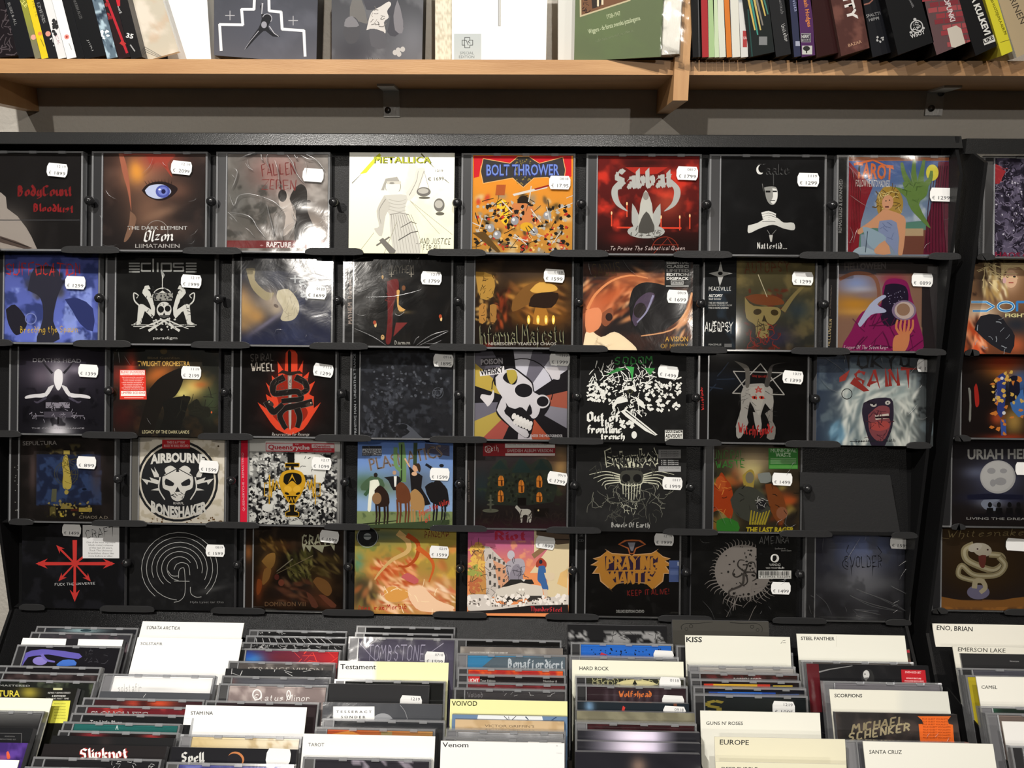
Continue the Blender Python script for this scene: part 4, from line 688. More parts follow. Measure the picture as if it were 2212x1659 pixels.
def a(s):
    s.nz('161313', 90, .5, .2); c = 'd4452a'
    for i, (x, y, w_, h_) in enumerate(((540, 200, 110, 150), (540, 330, 150, 130), (540, 440, 190, 140), (540, 600, 220, 150), (540, 700, 130, 90))): s.bl(x, y, w_*.7, h_*.6, '8a2014', .85)
    s.P([(540, 790), (420, 740), (330, 620), (260, 510), (330, 560), (350, 520), (330, 440), (380, 470), (330, 340), (390, 400), (380, 280), (440, 330), (430, 160), (490, 250), (500, 90), (550, 60), (600, 100), (600, 250), (650, 150), (640, 300), (700, 250), (680, 370), (750, 330), (700, 440), (740, 460), (740, 560), (800, 510), (720, 640), (650, 740)], c, 2)
    s.P([(540, 740), (450, 690), (380, 600), (440, 520), (400, 400), (470, 300), (520, 250), (600, 290), (650, 400), (650, 520), (690, 600), (630, 690)], '8e2416', 3)
    s.P([(518, 80), (530, 60), (548, 85), (546, 250), (520, 250)], '17120f'); s.P([(425, 270), (470, 235), (540, 250), (620, 240), (655, 270), (600, 265), (540, 285), (470, 262)], '2a211c'); s.P([(517, 280), (553, 280), (548, 700), (537, 755), (525, 700)], '8a7f78'); s.L([(536, 290), (537, 740)], 5, 'd9d2cc')
    sn = '1d1918'
    for p in ([(480, 300), (400, 350), (400, 430), (480, 430), (600, 420), (630, 480), (560, 490), (470, 500)], [(590, 300), (660, 340), (680, 400), (640, 430)], [(720, 510), (600, 540), (500, 560), (450, 620), (480, 700), (500, 730)], [(340, 510), (390, 590), (430, 570), (470, 530)], [(600, 570), (620, 640), (600, 720)]): s.L(p, 62, '6a6058', 44, 5); s.L(p, 54, sn, 38, 5)
    s.scrawl(40, (400, 300, 680, 460), '4a423c', 4, 30, 4); s.E(372, 520, 30, 18, '3c3430', 40); s.E(700, 525, 32, 17, '3c3430', -20); s.E(715, 515, 5, 5, 'f0e0c0'); s.E(358, 508, 5, 5, 'f0e0c0')
    s.S('SPIRAL', 200, 160, 400, 150, 60, '5a5450', 1.3, 'k', jag=.2); s.S('WHEEL', 205, 240, 405, 240, 62, 'b5ada2', 1.6, 'k', jag=.2); s.S('Resurrection for Revenge', 380, 795, 700, 795, 26, 'bdb8b2', .9, 'l', it=.2)  # SPIRAL painted darker, as shaded by the tier above
J(2, 499, 727, 9, 'CD with black snakes round a sword in bright red flames', '0f0d0d', a, (699, 800, '1299', dict(date='1119', rot=-8)), spine=('141414',))
def a(s):
    s.nz('3a3d44', 40, .5, .12, .8, 3).nz('26272b', 90, .5, .1, .8, 5).nz('4c4f57', 30, .6, .06, .8, 7, (1140, 380, 1500, 820)); s.P([(1450, 690), (1540, 700), (1640, 790), (1660, 820), (1480, 820), (1560, 760)], '50535b', 3); s.E(1500, 718, 40, 24, '1b1c20'); s.ring(1800, 430, 45, 6, '50535a'); s.ring(1800, 430, 25, 6, '50535a'); s.speck(60, (1200, 200, 1900, 480), '50535a', 12, 3); s.scrawl(80, (1150, 300, 1910, 810), '1a1b1e', 5, 50, 5, .7)
J(2, 756, 982, 9, 'near black CD with a faint tangle of grey flowers', '1f2024', a, (958, 779, '1895', dict(date='0916', rot=-2)), spine=('121314', lambda s: s.T('PRIMITIVE MAN + UNEARTHLY TRANCE', 1105, 790, 1097, 95, 20, 'a9acb0', .01)))
def a(s):
    s.C[:] = rgb('6c6874'); k = '1e1c20'; cx, cy = 540, 480
    import itertools
    cols = ['8a8893', k, 'b0563c', 'c4bfc6', k, 'a5534a', 'b5a050', '6f6c78', k, 'b9a24c', '6a6772', k, 'c9c8d2', '6f6c78', 'c9c8d2', k, 'a45a48']; n = len(cols)
    for i in range(n):
        a0 = 2*PI*i/n+.15; a1 = 2*PI*(i+1)/n+.15; s.P([(cx, cy), (cx+900*math.cos(a0), cy+900*math.sin(a0)), (cx+900*math.cos(a1), cy+900*math.sin(a1))], cols[i])
    s.ring(560, 380, 250, 8, k, 180, 380); s.P([(740, 210), (830, 195), (865, 220), (860, 300), (800, 290), (780, 260)], 'cfcbcf', 3); s.P([(215, 450), (230, 420), (300, 430), (320, 385), (330, 420), (320, 470), (280, 520), (260, 500)], 'd6d2d4', 3)
    s.P([(330, 280), (400, 220), (480, 200), (560, 250), (640, 320), (660, 400), (720, 440), (760, 440), (790, 500), (740, 590), (690, 600), (650, 640), (640, 720), (600, 780), (500, 720), (380, 620), (345, 560), (360, 490), (400, 420), (330, 340)], k, 4)
    s.P([(340, 285), (400, 230), (480, 212), (555, 262), (632, 330), (650, 400), (700, 440), (700, 560), (650, 620), (560, 560), (480, 560), (400, 450), (350, 370)], 'cfccd0', 4); s.P([(420, 250), (490, 225), (520, 280), (500, 340), (440, 330), (400, 290)], k, 3); s.P([(430, 225), (500, 225), (515, 290), (470, 340), (440, 290)], 'b5a34a', 3)
    s.E(567, 392, 78, 62, 'd9d6d9', 5); s.E(570, 390, 72, 56, k, 5); s.E(720, 480, 62, 56, 'd4d1d4'); s.E(725, 480, 48, 42, k); s.P([(590, 570), (620, 500), (640, 570), (620, 590)], k, 2); s.P([(350, 550), (400, 440), (430, 520), (420, 580), (600, 720), (590, 775), (500, 715), (390, 610)], 'cbc8cc', 3)
    s.P([(440, 520), (500, 540), (560, 530), (650, 640), (620, 710), (520, 680), (450, 600)], k, 3)
    for i in range(6): s.E(490+i*27, 600+i*13, 17, 26, 'e4e1de', 20); s.E(500+i*24, 645+i*10, 15, 24, 'dad7d4', 20)
    s.P([(222, 130), (400, 118), (405, 180), (225, 190)], '3a383c'); s.P([(210, 235), (410, 190), (415, 250), (215, 275)], 'dedbdc'); s.T('POISON', 222, 180, 400, 170, 44, 'a9a6aa', .03); s.T('WHISKY', 220, 268, 408, 240, 48, '1e1c20', .03); s.T('ENTER THE MEATGRINDER', 624, 770, 886, 770, 22, 'e4e2e4', .03)
J(2, 1003, 1230, 10, 'CD with a tilted cartoon skull over angular coloured rays', '6c6874', a, (1209, 776, '1999', dict(date='1217', rot=-2)), n=60)
def a(s):
    s.nz('141414', 80, .5, .2); w = 'dcdcd6'; s.scrawl(70, (1100, 190, 1650, 330), w, 6, 60, 3, .2); s.scrawl(40, (1100, 280, 1850, 480), w, 9, 40, 4, .8); s.speck(70, (1090, 330, 1280, 480), w, 14, 5); s.speck(60, (1560, 330, 1850, 560), w, 15, 6); s.speck(50, (1320, 320, 1860, 400), w, 9, 7)
    s.P([(1380, 390), (1400, 360), (1460, 355), (1490, 390), (1470, 400), (1430, 385)], w, 2); s.E(1435, 420, 42, 40, '151515'); s.ring(1437, 398, 18, 5, '4a4a30'); s.P([(1290, 520), (1330, 450), (1390, 440), (1420, 480), (1330, 500), (1300, 550)], w, 2); s.P([(1480, 440), (1540, 480), (1560, 540), (1500, 500)], w, 2); s.scrawl(60, (1290, 430, 1560, 620), w, 6, 40, 8, .6)
    s.P([(1360, 560), (1400, 540), (1600, 700), (1660, 750), (1640, 757), (1560, 720), (1400, 600)], w); s.L([(1400, 560), (1640, 750)], 10, '141414', 4); s.speck(14, (1360, 640, 1490, 690), w, 18, 9); s.E(1470, 752, 22, 30, w)
    s.P([(1240, 265), (1330, 205), (1400, 215), (1300, 250)], '2f7a3a'); s.P([(1400, 190), (1470, 200), (1455, 310), (1435, 230)], '3c9a4a'); s.P([(1550, 205), (1640, 210), (1600, 265)], '347f3e'); s.S('SODOM', 1310, 180, 1620, 170, 60, '348040', 1.3, 'k', jag=.2)
    s.S('Out of', 1085, 640, 1350, 640, 72, w, 1.7); s.S('the', 1195, 680, 1300, 680, 50, w, 1.6); s.S('frontline', 1085, 735, 1365, 735, 62, w, 1.7); s.S('trench', 1195, 785, 1390, 785, 46, w, 1.7)
    s.R(1720, 712, 1866, 803, w); s.R(1723, 715, 1863, 736, '141414'); s.T('PARENTAL', 1727, 733, 1860, 733, 15, w, .02); s.T('ADVISORY', 1724, 775, 1862, 775, 32, '141414', .03); s.R(1723, 782, 1863, 801, '141414'); s.T('EXPLICIT CONTENT', 1726, 799, 1861, 799, 14, w, .02)
J(2, 1253, 1482, 10, 'black CD with a white stencilled soldier scene and touches of green', '0e0e0e', a, (1443, 804, '1499', dict(rot=-8)), sl=True, t=.009)
def a(s):
    s.nz('121111', 80, .5, .2); g = 'a9a6a0'; s.bl(230, 250, 150, 60, '1a2230', .7); s.scrawl(4, (150, 220, 260, 320), '2a3444', 8, 120, 3, .03)
    for p in ([(290, 190), (620, 200), (395, 345)], [(470, 140), (285, 335), (628, 345)]): s.L(p+[p[0], p[1]], 7, 'b5b2ac')
    s.P([(365, 280), (480, 270), (550, 310), (550, 460), (500, 400), (470, 490), (440, 470), (400, 390), (380, 500), (340, 560), (305, 560), (340, 440), (340, 340)], g, 2); s.P([(310, 550), (360, 480), (390, 530), (340, 630), (310, 620)], g, 2); s.P([(420, 460), (470, 480), (475, 590), (440, 570)], g, 2)
    s.P([(500, 470), (550, 440), (550, 520), (570, 560), (560, 640), (510, 630), (530, 540)], '8a8680', 2); s.P([(295, 120), (380, 150), (400, 200), (395, 290), (370, 290), (370, 200), (350, 165)], '6a6660', 3); s.P([(650, 130), (560, 150), (545, 200), (525, 290), (495, 280), (520, 190), (550, 145)], '4a4744', 3)
    s.P([(390, 300), (490, 290), (490, 370), (460, 480), (440, 440), (410, 380)], 'b5b2aa', 2); s.scrawl(26, (320, 320, 560, 560), '3a3836', 3, 36, 4, .15)
    for x in (430, 478): s.E(x, 364, 18, 11, 'c43a2c', 10); s.E(x, 364, 6, 8, '1a1010')
    s.L([(455, 290), (475, 330), (435, 308), (480, 305), (440, 332), (455, 290)], 5, 'c04038'); s.T("GIVE 'EM HELL", 412, 225, 520, 228, 15, 'b83a30', .02, arc=-6); s.S('Witchfynde', 325, 590, 555, 590, 62, 'b02e2c', 1.3, arc=-22)
J(2, 1508, 1748, 11, 'black CD with a grey horned goat head over a star', '0c0b0b', a, (1712, 815, '1399', dict(date='1019', rot=-4)), spine=('110f0f', lambda s: s.S('Witchfynde', 95, 445, 85, 295, 16, 'b02e2c', 1.2)))
def a(s):
    s.gr(0, 1, '2c3c54', '4a5050', 'x').gr(870, 1600, '25334a', '3a3e40', 'x').nz('6a7a84', 100, .52, .15, .7, 3).bl(1230, 560, 230, 230, '8f9a98', .9).bl(1230, 330, 180, 100, '9aa4a2', .8).bl(1000, 600, 70, 70, '6f98b0', .7).bl(1430, 480, 60, 160, 'a8aca6', .8).nz('1d2022', 60, .55, .08, .8, 6, (1430, 120, 1610, 500))
    s.db(90, (1000, 280, 1190, 700), ['d9dcd6', 'aab4b4', '76868a', 'e6e8e2', 'bcc4c0'], 11, 5, 105, 4); s.db(80, (1330, 280, 1490, 700), ['d0d4ce', 'a0a8a6', '6a7474', 'e0e2dc'], 11, 5, 78, 5); s.db(40, (1080, 260, 1420, 380), ['d9dcd6', '9aa8a8', 'c4ccc8'], 12, 4, 150, 6); s.db(30, (930, 540, 1010, 700), ['6f98b0', '8fb4c8', '4a6a80'], 12, 3, 110, 7)
    s.P([(1150, 400), (1220, 370), (1330, 370), (1350, 450), (1340, 560), (1310, 640), (1280, 692), (1210, 692), (1170, 600), (1140, 470)], '2c2436', 3); s.P([(1180, 480), (1250, 420), (1320, 430), (1320, 500), (1330, 540), (1290, 640), (1240, 650), (1190, 590)], '8a4a50', 3); s.P([(1195, 530), (1300, 520), (1320, 560), (1260, 585), (1200, 570)], 'b0504c', 3); s.P([(1225, 480), (1315, 470), (1322, 500), (1230, 512)], 'd9cfc4'); s.P([(1225, 490), (1322, 484), (1322, 500), (1230, 502)], '1e1418')
    s.E(1215, 410, 22, 15, 'c9c6c0', 10); s.E(1310, 398, 18, 14, 'c9c6c0', -10); s.E(1218, 410, 6, 6, '1a1a1a'); s.E(1310, 399, 5, 5, '1a1a1a'); s.P([(1175, 385), (1235, 400), (1225, 412), (1170, 400)], '1e1824'); s.scrawl(24, (1190, 440, 1320, 640), '4a2430', 5, 40, 7, .3)
    s.S('TOKYO', 1010, 170, 1460, 160, 90, '1c1c20', 1.4, 'k', jag=.2); s.S('SAINT', 1090, 300, 1480, 280, 110, '96302a', 1.3, 'k', jag=.15); s.P([(1090, 230), (1190, 320), (1150, 325), (1060, 270)], '96302a'); s.P([(990, 230), (1060, 180), (1030, 250), (990, 262)], 'a03a30'); s.ring(1040, 340, 34, 5, '23262a'); s.L([(1060, 655), (1150, 655), (1360, 652)], 5, '22262a', 2); s.S('Spectrum of Death', 1095, 660, 1360, 655, 20, '22262a', .9, 'l')
    s.E(1598, 388, 16, 40, '17181a')
J(2, 1764, 2017, 11, 'wide card sleeve with a white haired screaming ghoul face', '3a4650', a, (2002, 790, '1799', dict(rot=-2)), sl=True, t=.012, wrap=.5)
# ---- fourth tier
def a(s):
    s.nz('241f1e', 100, .5, .2).P([(300, 960), (855, 950), (860, 1380), (310, 1390)], '1c2238'); s.C[(s.X > 305) & (s.X < 855) & (s.Y > 955) & (s.Y < 1385)] = rgb('1f2740'); s.v = []; s.t = []; s.c = []
    s.nz('34466c', 60, .5, .12, .9, 3, (300, 950, 870, 1400)).nz('6a5f38', 60, .6, .08, .6, 5, (380, 860, 800, 1010)).bl(275, 1100, 26, 170, '5a4a48', .8).bl(820, 1100, 40, 170, '4a3c3c', .7)
    s.ring(560, 1120, 100, 5, '4a4a3a'); s.ring(560, 1120, 80, 4, '4a4a3a'); s.P([(540, 970), (570, 965), (585, 1060), (605, 1180), (600, 1240), (565, 1255), (530, 1230), (535, 1120), (525, 1040)], 'b5a24e', 3); s.scrawl(26, (530, 980, 605, 1240), '5a5020', 4, 60, 4, .1); s.R(538, 920, 590, 955, 'a8964a'); s.E(562, 1278, 18, 20, 'a8964a')
    s.P([(440, 1250), (480, 1250), (475, 1360), (430, 1360)], '5a5a44'); s.P([(510, 1420), (530, 1370), (600, 1370), (625, 1420)], '8a7a3c'); s.R(668, 1410, 780, 1445, 'a08c3e'); s.R(505, 1440, 540, 1490, 'b5a03c'); s.R(420, 1400, 470, 1480, '5c542c'); s.speck(24, (380, 1350, 800, 1480), '8a7c4a', 12, 3); s.speck(20, (380, 1350, 800, 1500), '2c2818', 12, 5); s.E(715, 1252, 20, 10, '141a2a'); s.R(600, 1420, 660, 1440, '4a2018')
    s.T('SEPULTURA', 190, 878, 480, 872, 36, '8f8a86', .01); s.T('CHAOS A.D.', 670, 1502, 925, 1506, 26, '8a8070')
J(3, 19, 250, 8, 'dark CD with a blue panel and a yellow bound mummy shape', '1a1716', a, (188, 999, '899', dict(rot=-2)), spine=('161515', lambda s: s.speck(20, (120, 980, 180, 1460), '6a6a66', 5)))
def a(s):
    s.C[:] = rgb('ddd6c8'); s.nz('b8ad94', 60, .58, .08, .6, 3).nz('7a5a34', 30, .7, .03, .9, 8, (1150, 1470, 1910, 1550)); k = '27282a'; cx, cy = 1512, 1183
    s.speck(20, (1160, 1490, 1900, 1548), '6a4a24', 9, 3); s.ring(cx, cy, 338, 20, k); s.E(cx, cy, 312, 312, k, n=40); s.ring(cx, cy, 290, 6, 'd9d6cc') if 0 else None
    s.R(1380, 830, 1617, 905, 'b5242c'); s.T("THIS IS A F**KIN'", 1420, 862, 1575, 862, 22, 'e0c0be', .02); s.T("ROCK 'N' ROLL RECORD", 1395, 892, 1605, 892, 22, 'e0c0be', .02)
    w = 'd9d7d0'; s.T('AIRBOURNE', 1280, 1035, 1745, 1035, 78, w, .05, arc=16)
    for sg in (-1, 1):
        X = lambda v: cx+sg*v; s.P([(X(160), 1130), (X(200), 1060), (X(190), 1110), (X(230), 1070), (X(200), 1150), (X(160), 1150)], w); s.P([(X(155), 1180), (X(240), 1150), (X(225), 1180), (X(310), 1160), (X(260), 1215), (X(250), 1190), (X(170), 1210)], w); s.P([(X(160), 1240), (X(230), 1260), (X(160), 1265)], w); s.L([(X(150), 1150), (X(160), 1250), (X(110), 1340)], 12, w, 10, 4); s.P([(X(10), 1080), (X(60), 1050), (X(110), 1080), (X(90), 1120), (X(20), 1110)], w, 3)
    s.P([(cx-130, 1150), (cx-80, 1110), (cx+80, 1110), (cx+130, 1150), (cx+125, 1240), (cx+70, 1270), (cx+50, 1330), (cx, 1355), (cx-50, 1330), (cx-70, 1270), (cx-125, 1240)], w, 3)
    for sg in (-1, 1): s.P([(cx+sg*30, 1200), (cx+sg*100, 1160), (cx+sg*105, 1215), (cx+sg*40, 1225)], k, 2)
    s.P([(cx, 1230), (cx+22, 1275), (cx-22, 1275)], k); s.scrawl(12, (cx-60, 1290, cx+60, 1340), k, 6, 26, 4, .05); s.L([(cx-120, 1140), (cx, 1075), (cx+120, 1140)], 7, k); s.T('RNRFL', cx-36, 1382, cx+55, 1382, 20, w); s.T('BONESHAKER', 1285, 1440, 1760, 1440, 92, w, .05, arc=-52)
    s.E(1860, 885, 8, 8, '4a3a24'); s.E(1880, 1528, 14, 9, '6a4a24')
J(3, 280, 488, 8, 'cream CD with a round black skull and goggles emblem', 'd0c8ba', a, (452, 1008, '1599', dict(rot=-4)), spine=('55534e',), reg=None)
def a(s):
    w = 'deded8'; s.nz('d9d9d4', 34, .5, .05, .95, 3, (180, 930, 945, 1580)).nz('17171a', 26, .52, .05, .9, 6, (180, 930, 945, 1580)); s.C[(s.Y < 930) & (s.X > 180)] = rgb('d9d9d4'); s.R(575, 945, 720, 1130, w); s.P([(720, 950), (840, 980), (830, 1180), (760, 1200), (720, 1090)], w, 2); s.P([(515, 935), (570, 940), (575, 1030), (515, 1030)], '141415')
    for i in range(9): s.speck(16, (190+i*84, 1220, 260+i*84, 1560), w, 17, 30+i); s.speck(14, (190+i*84, 1200, 260+i*84, 1570), '131314', 14, 50+i)
    s.speck(60, (190, 940, 500, 1200), w, 9, 71); s.scrawl(60, (190, 940, 940, 1570), '101011', 6, 26, 9); s.E(345, 1410, 45, 36, w); s.E(590, 1550, 60, 30, w)
    y = 'cfa026'; k = '17140f'; s.P([(495, 1030), (615, 1030), (615, 1062), (570, 1062), (570, 1100), (545, 1100), (545, 1062), (495, 1062)], k); s.L([(495, 1030), (615, 1030), (615, 1062), (570, 1062)], 6, y); s.L([(545, 1062), (495, 1062), (495, 1030)], 6, y)
    s.P([(440, 1190), (470, 1110), (560, 1085), (640, 1110), (670, 1190), (640, 1280), (605, 1340), (555, 1390), (505, 1340), (470, 1280)], y, 3); s.P([(480, 1190), (490, 1130), (555, 1110), (625, 1130), (635, 1190), (600, 1215), (555, 1180), (510, 1215)], k, 3); s.P([(520, 1200), (555, 1120), (590, 1200), (556, 1150)], y); s.E(520, 1250, 34, 26, 'e0b23a', 20); s.E(595, 1250, 34, 26, 'e0b23a', -20); s.E(510, 1290, 20, 10, k, 20); s.E(605, 1290, 20, 10, k, -20)
    s.P([(510, 1310), (600, 1310), (580, 1370), (530, 1370)], k); s.L([(520, 1320), (532, 1360), (545, 1320), (556, 1365), (568, 1320), (580, 1360), (592, 1320)], 6, y)
    for sg in (-1, 1): X = lambda v: 556+sg*v; s.L([(X(110), 1250), (X(135), 1180), (X(150), 1260), (X(165), 1170), (X(180), 1320), (X(195), 1130), (X(197), 1380)], 9, y); s.L([(X(200), 1200), (X(238), 1200), (X(238), 1310), (X(200), 1310)], 7, y); s.R(min(X(204), X(234)), 1240, max(X(204), X(234)), 1268, k)
    s.P([(530, 1385), (580, 1385), (575, 1440), (612, 1450), (612, 1482), (500, 1482), (500, 1450), (535, 1440)], k); s.L([(530, 1385), (535, 1440), (500, 1450), (500, 1482), (612, 1482), (612, 1450), (575, 1440), (580, 1385)], 6, y)
    s.P([(330, 855), (915, 862), (918, 938), (330, 930)], 'c83a46'); s.P([(335, 862), (560, 862), (560, 925), (335, 922)], 'e4dcdc'); s.T('Queens', 350, 910, 557, 912, 40, 'c0303e', .03); s.T('ryche', 563, 912, 705, 913, 38, 'f0e8e8', .03); s.E(588, 868, 5, 4, 'f0e8e8', 0, 8); s.E(604, 868, 5, 4, 'f0e8e8', 0, 8); s.P([(722, 868), (912, 870), (912, 902), (722, 900)], 'e4dcdc'); s.T('Operation:', 738, 895, 885, 897, 24, 'c0303e', .03); s.T('mindcrime', 738, 922, 890, 924, 20, 'd0c4c4', .02)
J(3, 515, 738, 9, 'black and white crowd CD with a yellow emblem and a red banner', '8f8f8c', a, (695, 1001, '1099', dict(date='1217', rot=-3)), spine=('c01c34', lambda s: s.T('QUEENSRYCHE - REMASTERED', 150, 1440, 140, 940, 18, 'd09aa4')))
def a(s):
    s.gr(850, 1250, '5c7cb8', '8aa6c8').C[s.Y > 1440] = rgb('7c8a5c'); s.bl(1180, 1200, 130, 70, '4a6a50', .9).bl(1600, 1190, 200, 100, '5c6878', .9).bl(1300, 1240, 150, 60, '6a7c5c', .8).nz('4a5a3c', 40, .6, .1, .7, 4, (1150, 1430, 1910, 1590))
    s.P([(1690, 860), (1900, 880), (1900, 970), (1690, 940)], '46465a'); c = '8a7a70'
    s.T('PLASMATICS', 1225, 1095, 1840, 975, 110, c, .03); s.P([(1150, 1210), (1230, 1140), (1330, 1170), (1330, 1260), (1150, 1260)], '4a6248', 2); s.L([(1500, 1180), (1505, 1000), (1490, 860)], 60, '6a8a58', 50); s.L([(1490, 1180), (1492, 870)], 14, '2c3c28', 12); s.L([(1440, 900), (1440, 1040), (1480, 1090)], 34, '6f9060', 30, 3); s.L([(1610, 860), (1605, 1040)], 34, '34442c', 30); s.L([(1180, 1300), (1230, 1240)], 30, '3c5a40')
    s.E(1270, 1130, 17, 20, '241c18'); s.P([(1220, 1180), (1290, 1170), (1300, 1250), (1240, 1320), (1230, 1430), (1200, 1430), (1215, 1260)], 'dcdccf', 2); s.E(1430, 1110, 16, 18, 'b59478'); s.P([(1340, 1150), (1420, 1140), (1480, 1150), (1480, 1240), (1420, 1260), (1380, 1180)], '1c1a1c', 2); s.P([(1425, 1140), (1450, 1140), (1445, 1230), (1430, 1230)], 'e0e0dc')
    s.E(1610, 1070, 26, 34, 'c9a080'); s.P([(1590, 1040), (1640, 1030), (1655, 1080), (1640, 1110), (1620, 1060)], '3c2a1c', 2); s.P([(1530, 1020), (1600, 1100), (1670, 1140), (1660, 1240), (1740, 1380), (1600, 1370), (1570, 1220), (1560, 1090)], '1a1618', 2); s.L([(1520, 990), (1560, 1060)], 14, 'd0a888', 12); s.E(1600, 1120, 24, 18, 'cda888')
    for x, y, cc in ((1320, 1330, '2a1a14'), (1620, 1360, 'a88454'), (1500, 1300, '6a3c24'), (1810, 1280, '1b191b')):
        s.P([(x-60, y-70), (x-20, y-110), (x+20, y-90), (x+60, y-30), (x+60, y+60), (x-40, y+60)], cc, 3)
        for q in (-45, -20, 25, 50): s.L([(x+q, y+40), (x+q+4, y+150), (x+q-4, y+240)], 20, cc, 12)
    s.E(1280, 1330, 40, 50, '8a6a4a'); s.P([(1690, 1230), (1750, 1190), (1860, 1220), (1890, 1300), (1880, 1400), (1740, 1360)], '171517', 2); s.L([(1700, 1040), (1780, 1090)], 22, '1a1a20'); s.E(1832, 1050, 20, 14, '1a1a20'); s.P([(1150, 1560), (1900, 1510), (1900, 1550), (1700, 1590), (1150, 1590)], '3c4a30'); s.L([(1160, 1550), (1450, 1520)], 14, '2c3420', 6)
    s.S('Beyond the Valley', 1640, 1480, 1900, 1370, 44, 'c83c34', .9, 'l', it=.3); s.S('of 1984', 1690, 1540, 1880, 1450, 48, 'd04a3c', .9, 'l', it=.3)
    s.R(1155, 882, 1322, 966, '1a1a20'); s.T('PARENTAL', 1160, 900, 1318, 900, 14, '3a3a44'); s.R(1158, 905, 1320, 945, 'b5b8be'); s.T('ADVISORY', 1160, 941, 1320, 941, 30, '26262c', .02); s.T('EXPLICIT CONTENT', 1160, 962, 1318, 962, 12, 'b0b0b4', .02)
J(3, 772, 978, 9, 'CD with riders on horses and cactus under a blue desert sky', '7c98c0', a, (950, 1024, '1599', dict(rot=-2)), sl=True, t=.009, wrap=.3)
def a(s):
    s.gr(820, 1500, '3a3436', '241d1c').bl(870, 1010, 60, 120, 'b5905c', 1).bl(800, 950, 90, 30, '6a5040', .8).bl(230, 1180, 70, 120, '2c3c40', .8); s.gb(1420, 1560, '4a2430').nz('3c4a30', 50, .58, .08, .6, 4, (180, 1180, 910, 1330))
    s.P([(300, 1030), (370, 950), (430, 960), (450, 1040), (540, 940), (620, 1000), (690, 950), (770, 960), (810, 1060), (810, 1300), (300, 1320), (270, 1200)], '30362e', 2); s.P([(310, 1030), (380, 955), (445, 1035)], '23322f'); s.P([(470, 1060), (545, 935), (640, 1060)], '253634'); s.P([(650, 1040), (710, 950), (790, 1040)], '23322f'); s.speck(90, (280, 1060, 810, 1300), '3d4432', 12, 4); s.speck(50, (300, 1060, 800, 1300), '23271f', 14, 5)
    for x, y, h_ in ((385, 1125, 42), (550, 1170, 52), (697, 1130, 48), (382, 1250, 48), (697, 1258, 40)): s.P([(x-22, y+h_), (x-22, y-h_*.5), (x, y-h_), (x+22, y-h_*.5), (x+22, y+h_)], 'e08a34', 2); s.R(x-2, y-h_, x+2, y+h_, '5a3418'); s.R(x-22, y-4, x+22, y, '5a3418'); s.P([(x-2, y+h_), (x-2, y), (x+12, y-4), (x+14, y+h_)], '6a3a1a')
    s.E(300, 1370, 66, 16, '6a6c5c'); s.E(300, 1320, 30, 9, '5c5e50'); s.R(292, 1240, 308, 1370, '5c5e50'); s.E(300, 1285, 22, 7, '6a6c5c'); s.P([(520, 1265), (590, 1265), (590, 1330), (520, 1330)], '15110f')
    s.P([(500, 1345), (515, 1325), (545, 1355), (600, 1355), (635, 1380), (630, 1460), (615, 1465), (605, 1410), (565, 1410), (558, 1465), (545, 1465), (540, 1400), (525, 1375)], 'c9c6bc', 2); s.L([(610, 1400), (600, 1465)], 10, 'b9b6ac'); s.P([(650, 1350), (780, 1350), (770, 1420), (660, 1420)], '1c1614'); s.ring(825, 1425, 32, 5, '3c302c'); s.E(690, 1368, 7, 8, 'ffe4a8'); s.scrawl(60, (180, 1400, 910, 1490), '3a2f2a', 6, 50, 6, .2)
    s.R(238, 820, 828, 925, '8f2a30'); s.R(418, 824, 825, 858, 'd4d0cc'); s.T('FROM THE SWEDISH BAND', 440, 838, 760, 838, 10, '5a5450'); s.T('SWEDISH ALBUM VERSION', 436, 893, 805, 893, 26, 'e4dcda', .01); s.R(420, 903, 825, 922, 'd0c8c4'); s.S('Opeth', 255, 890, 365, 880, 44, 'd9d0cc', .8, 'l'); s.ring(283, 870, 28, 4, 'd9d0cc')
J(3, 1005, 1228, 10, 'CD with a dark mansion, five orange lit windows and a white horse', '2c2624', a, (1204, 1033, '1799', dict(date='0919', rot=-8)), spine=('1a1716', lambda s: s.T('Opeth - In Cauda Venenum', 128, 1300, 125, 1040, 12, '5a524c')))
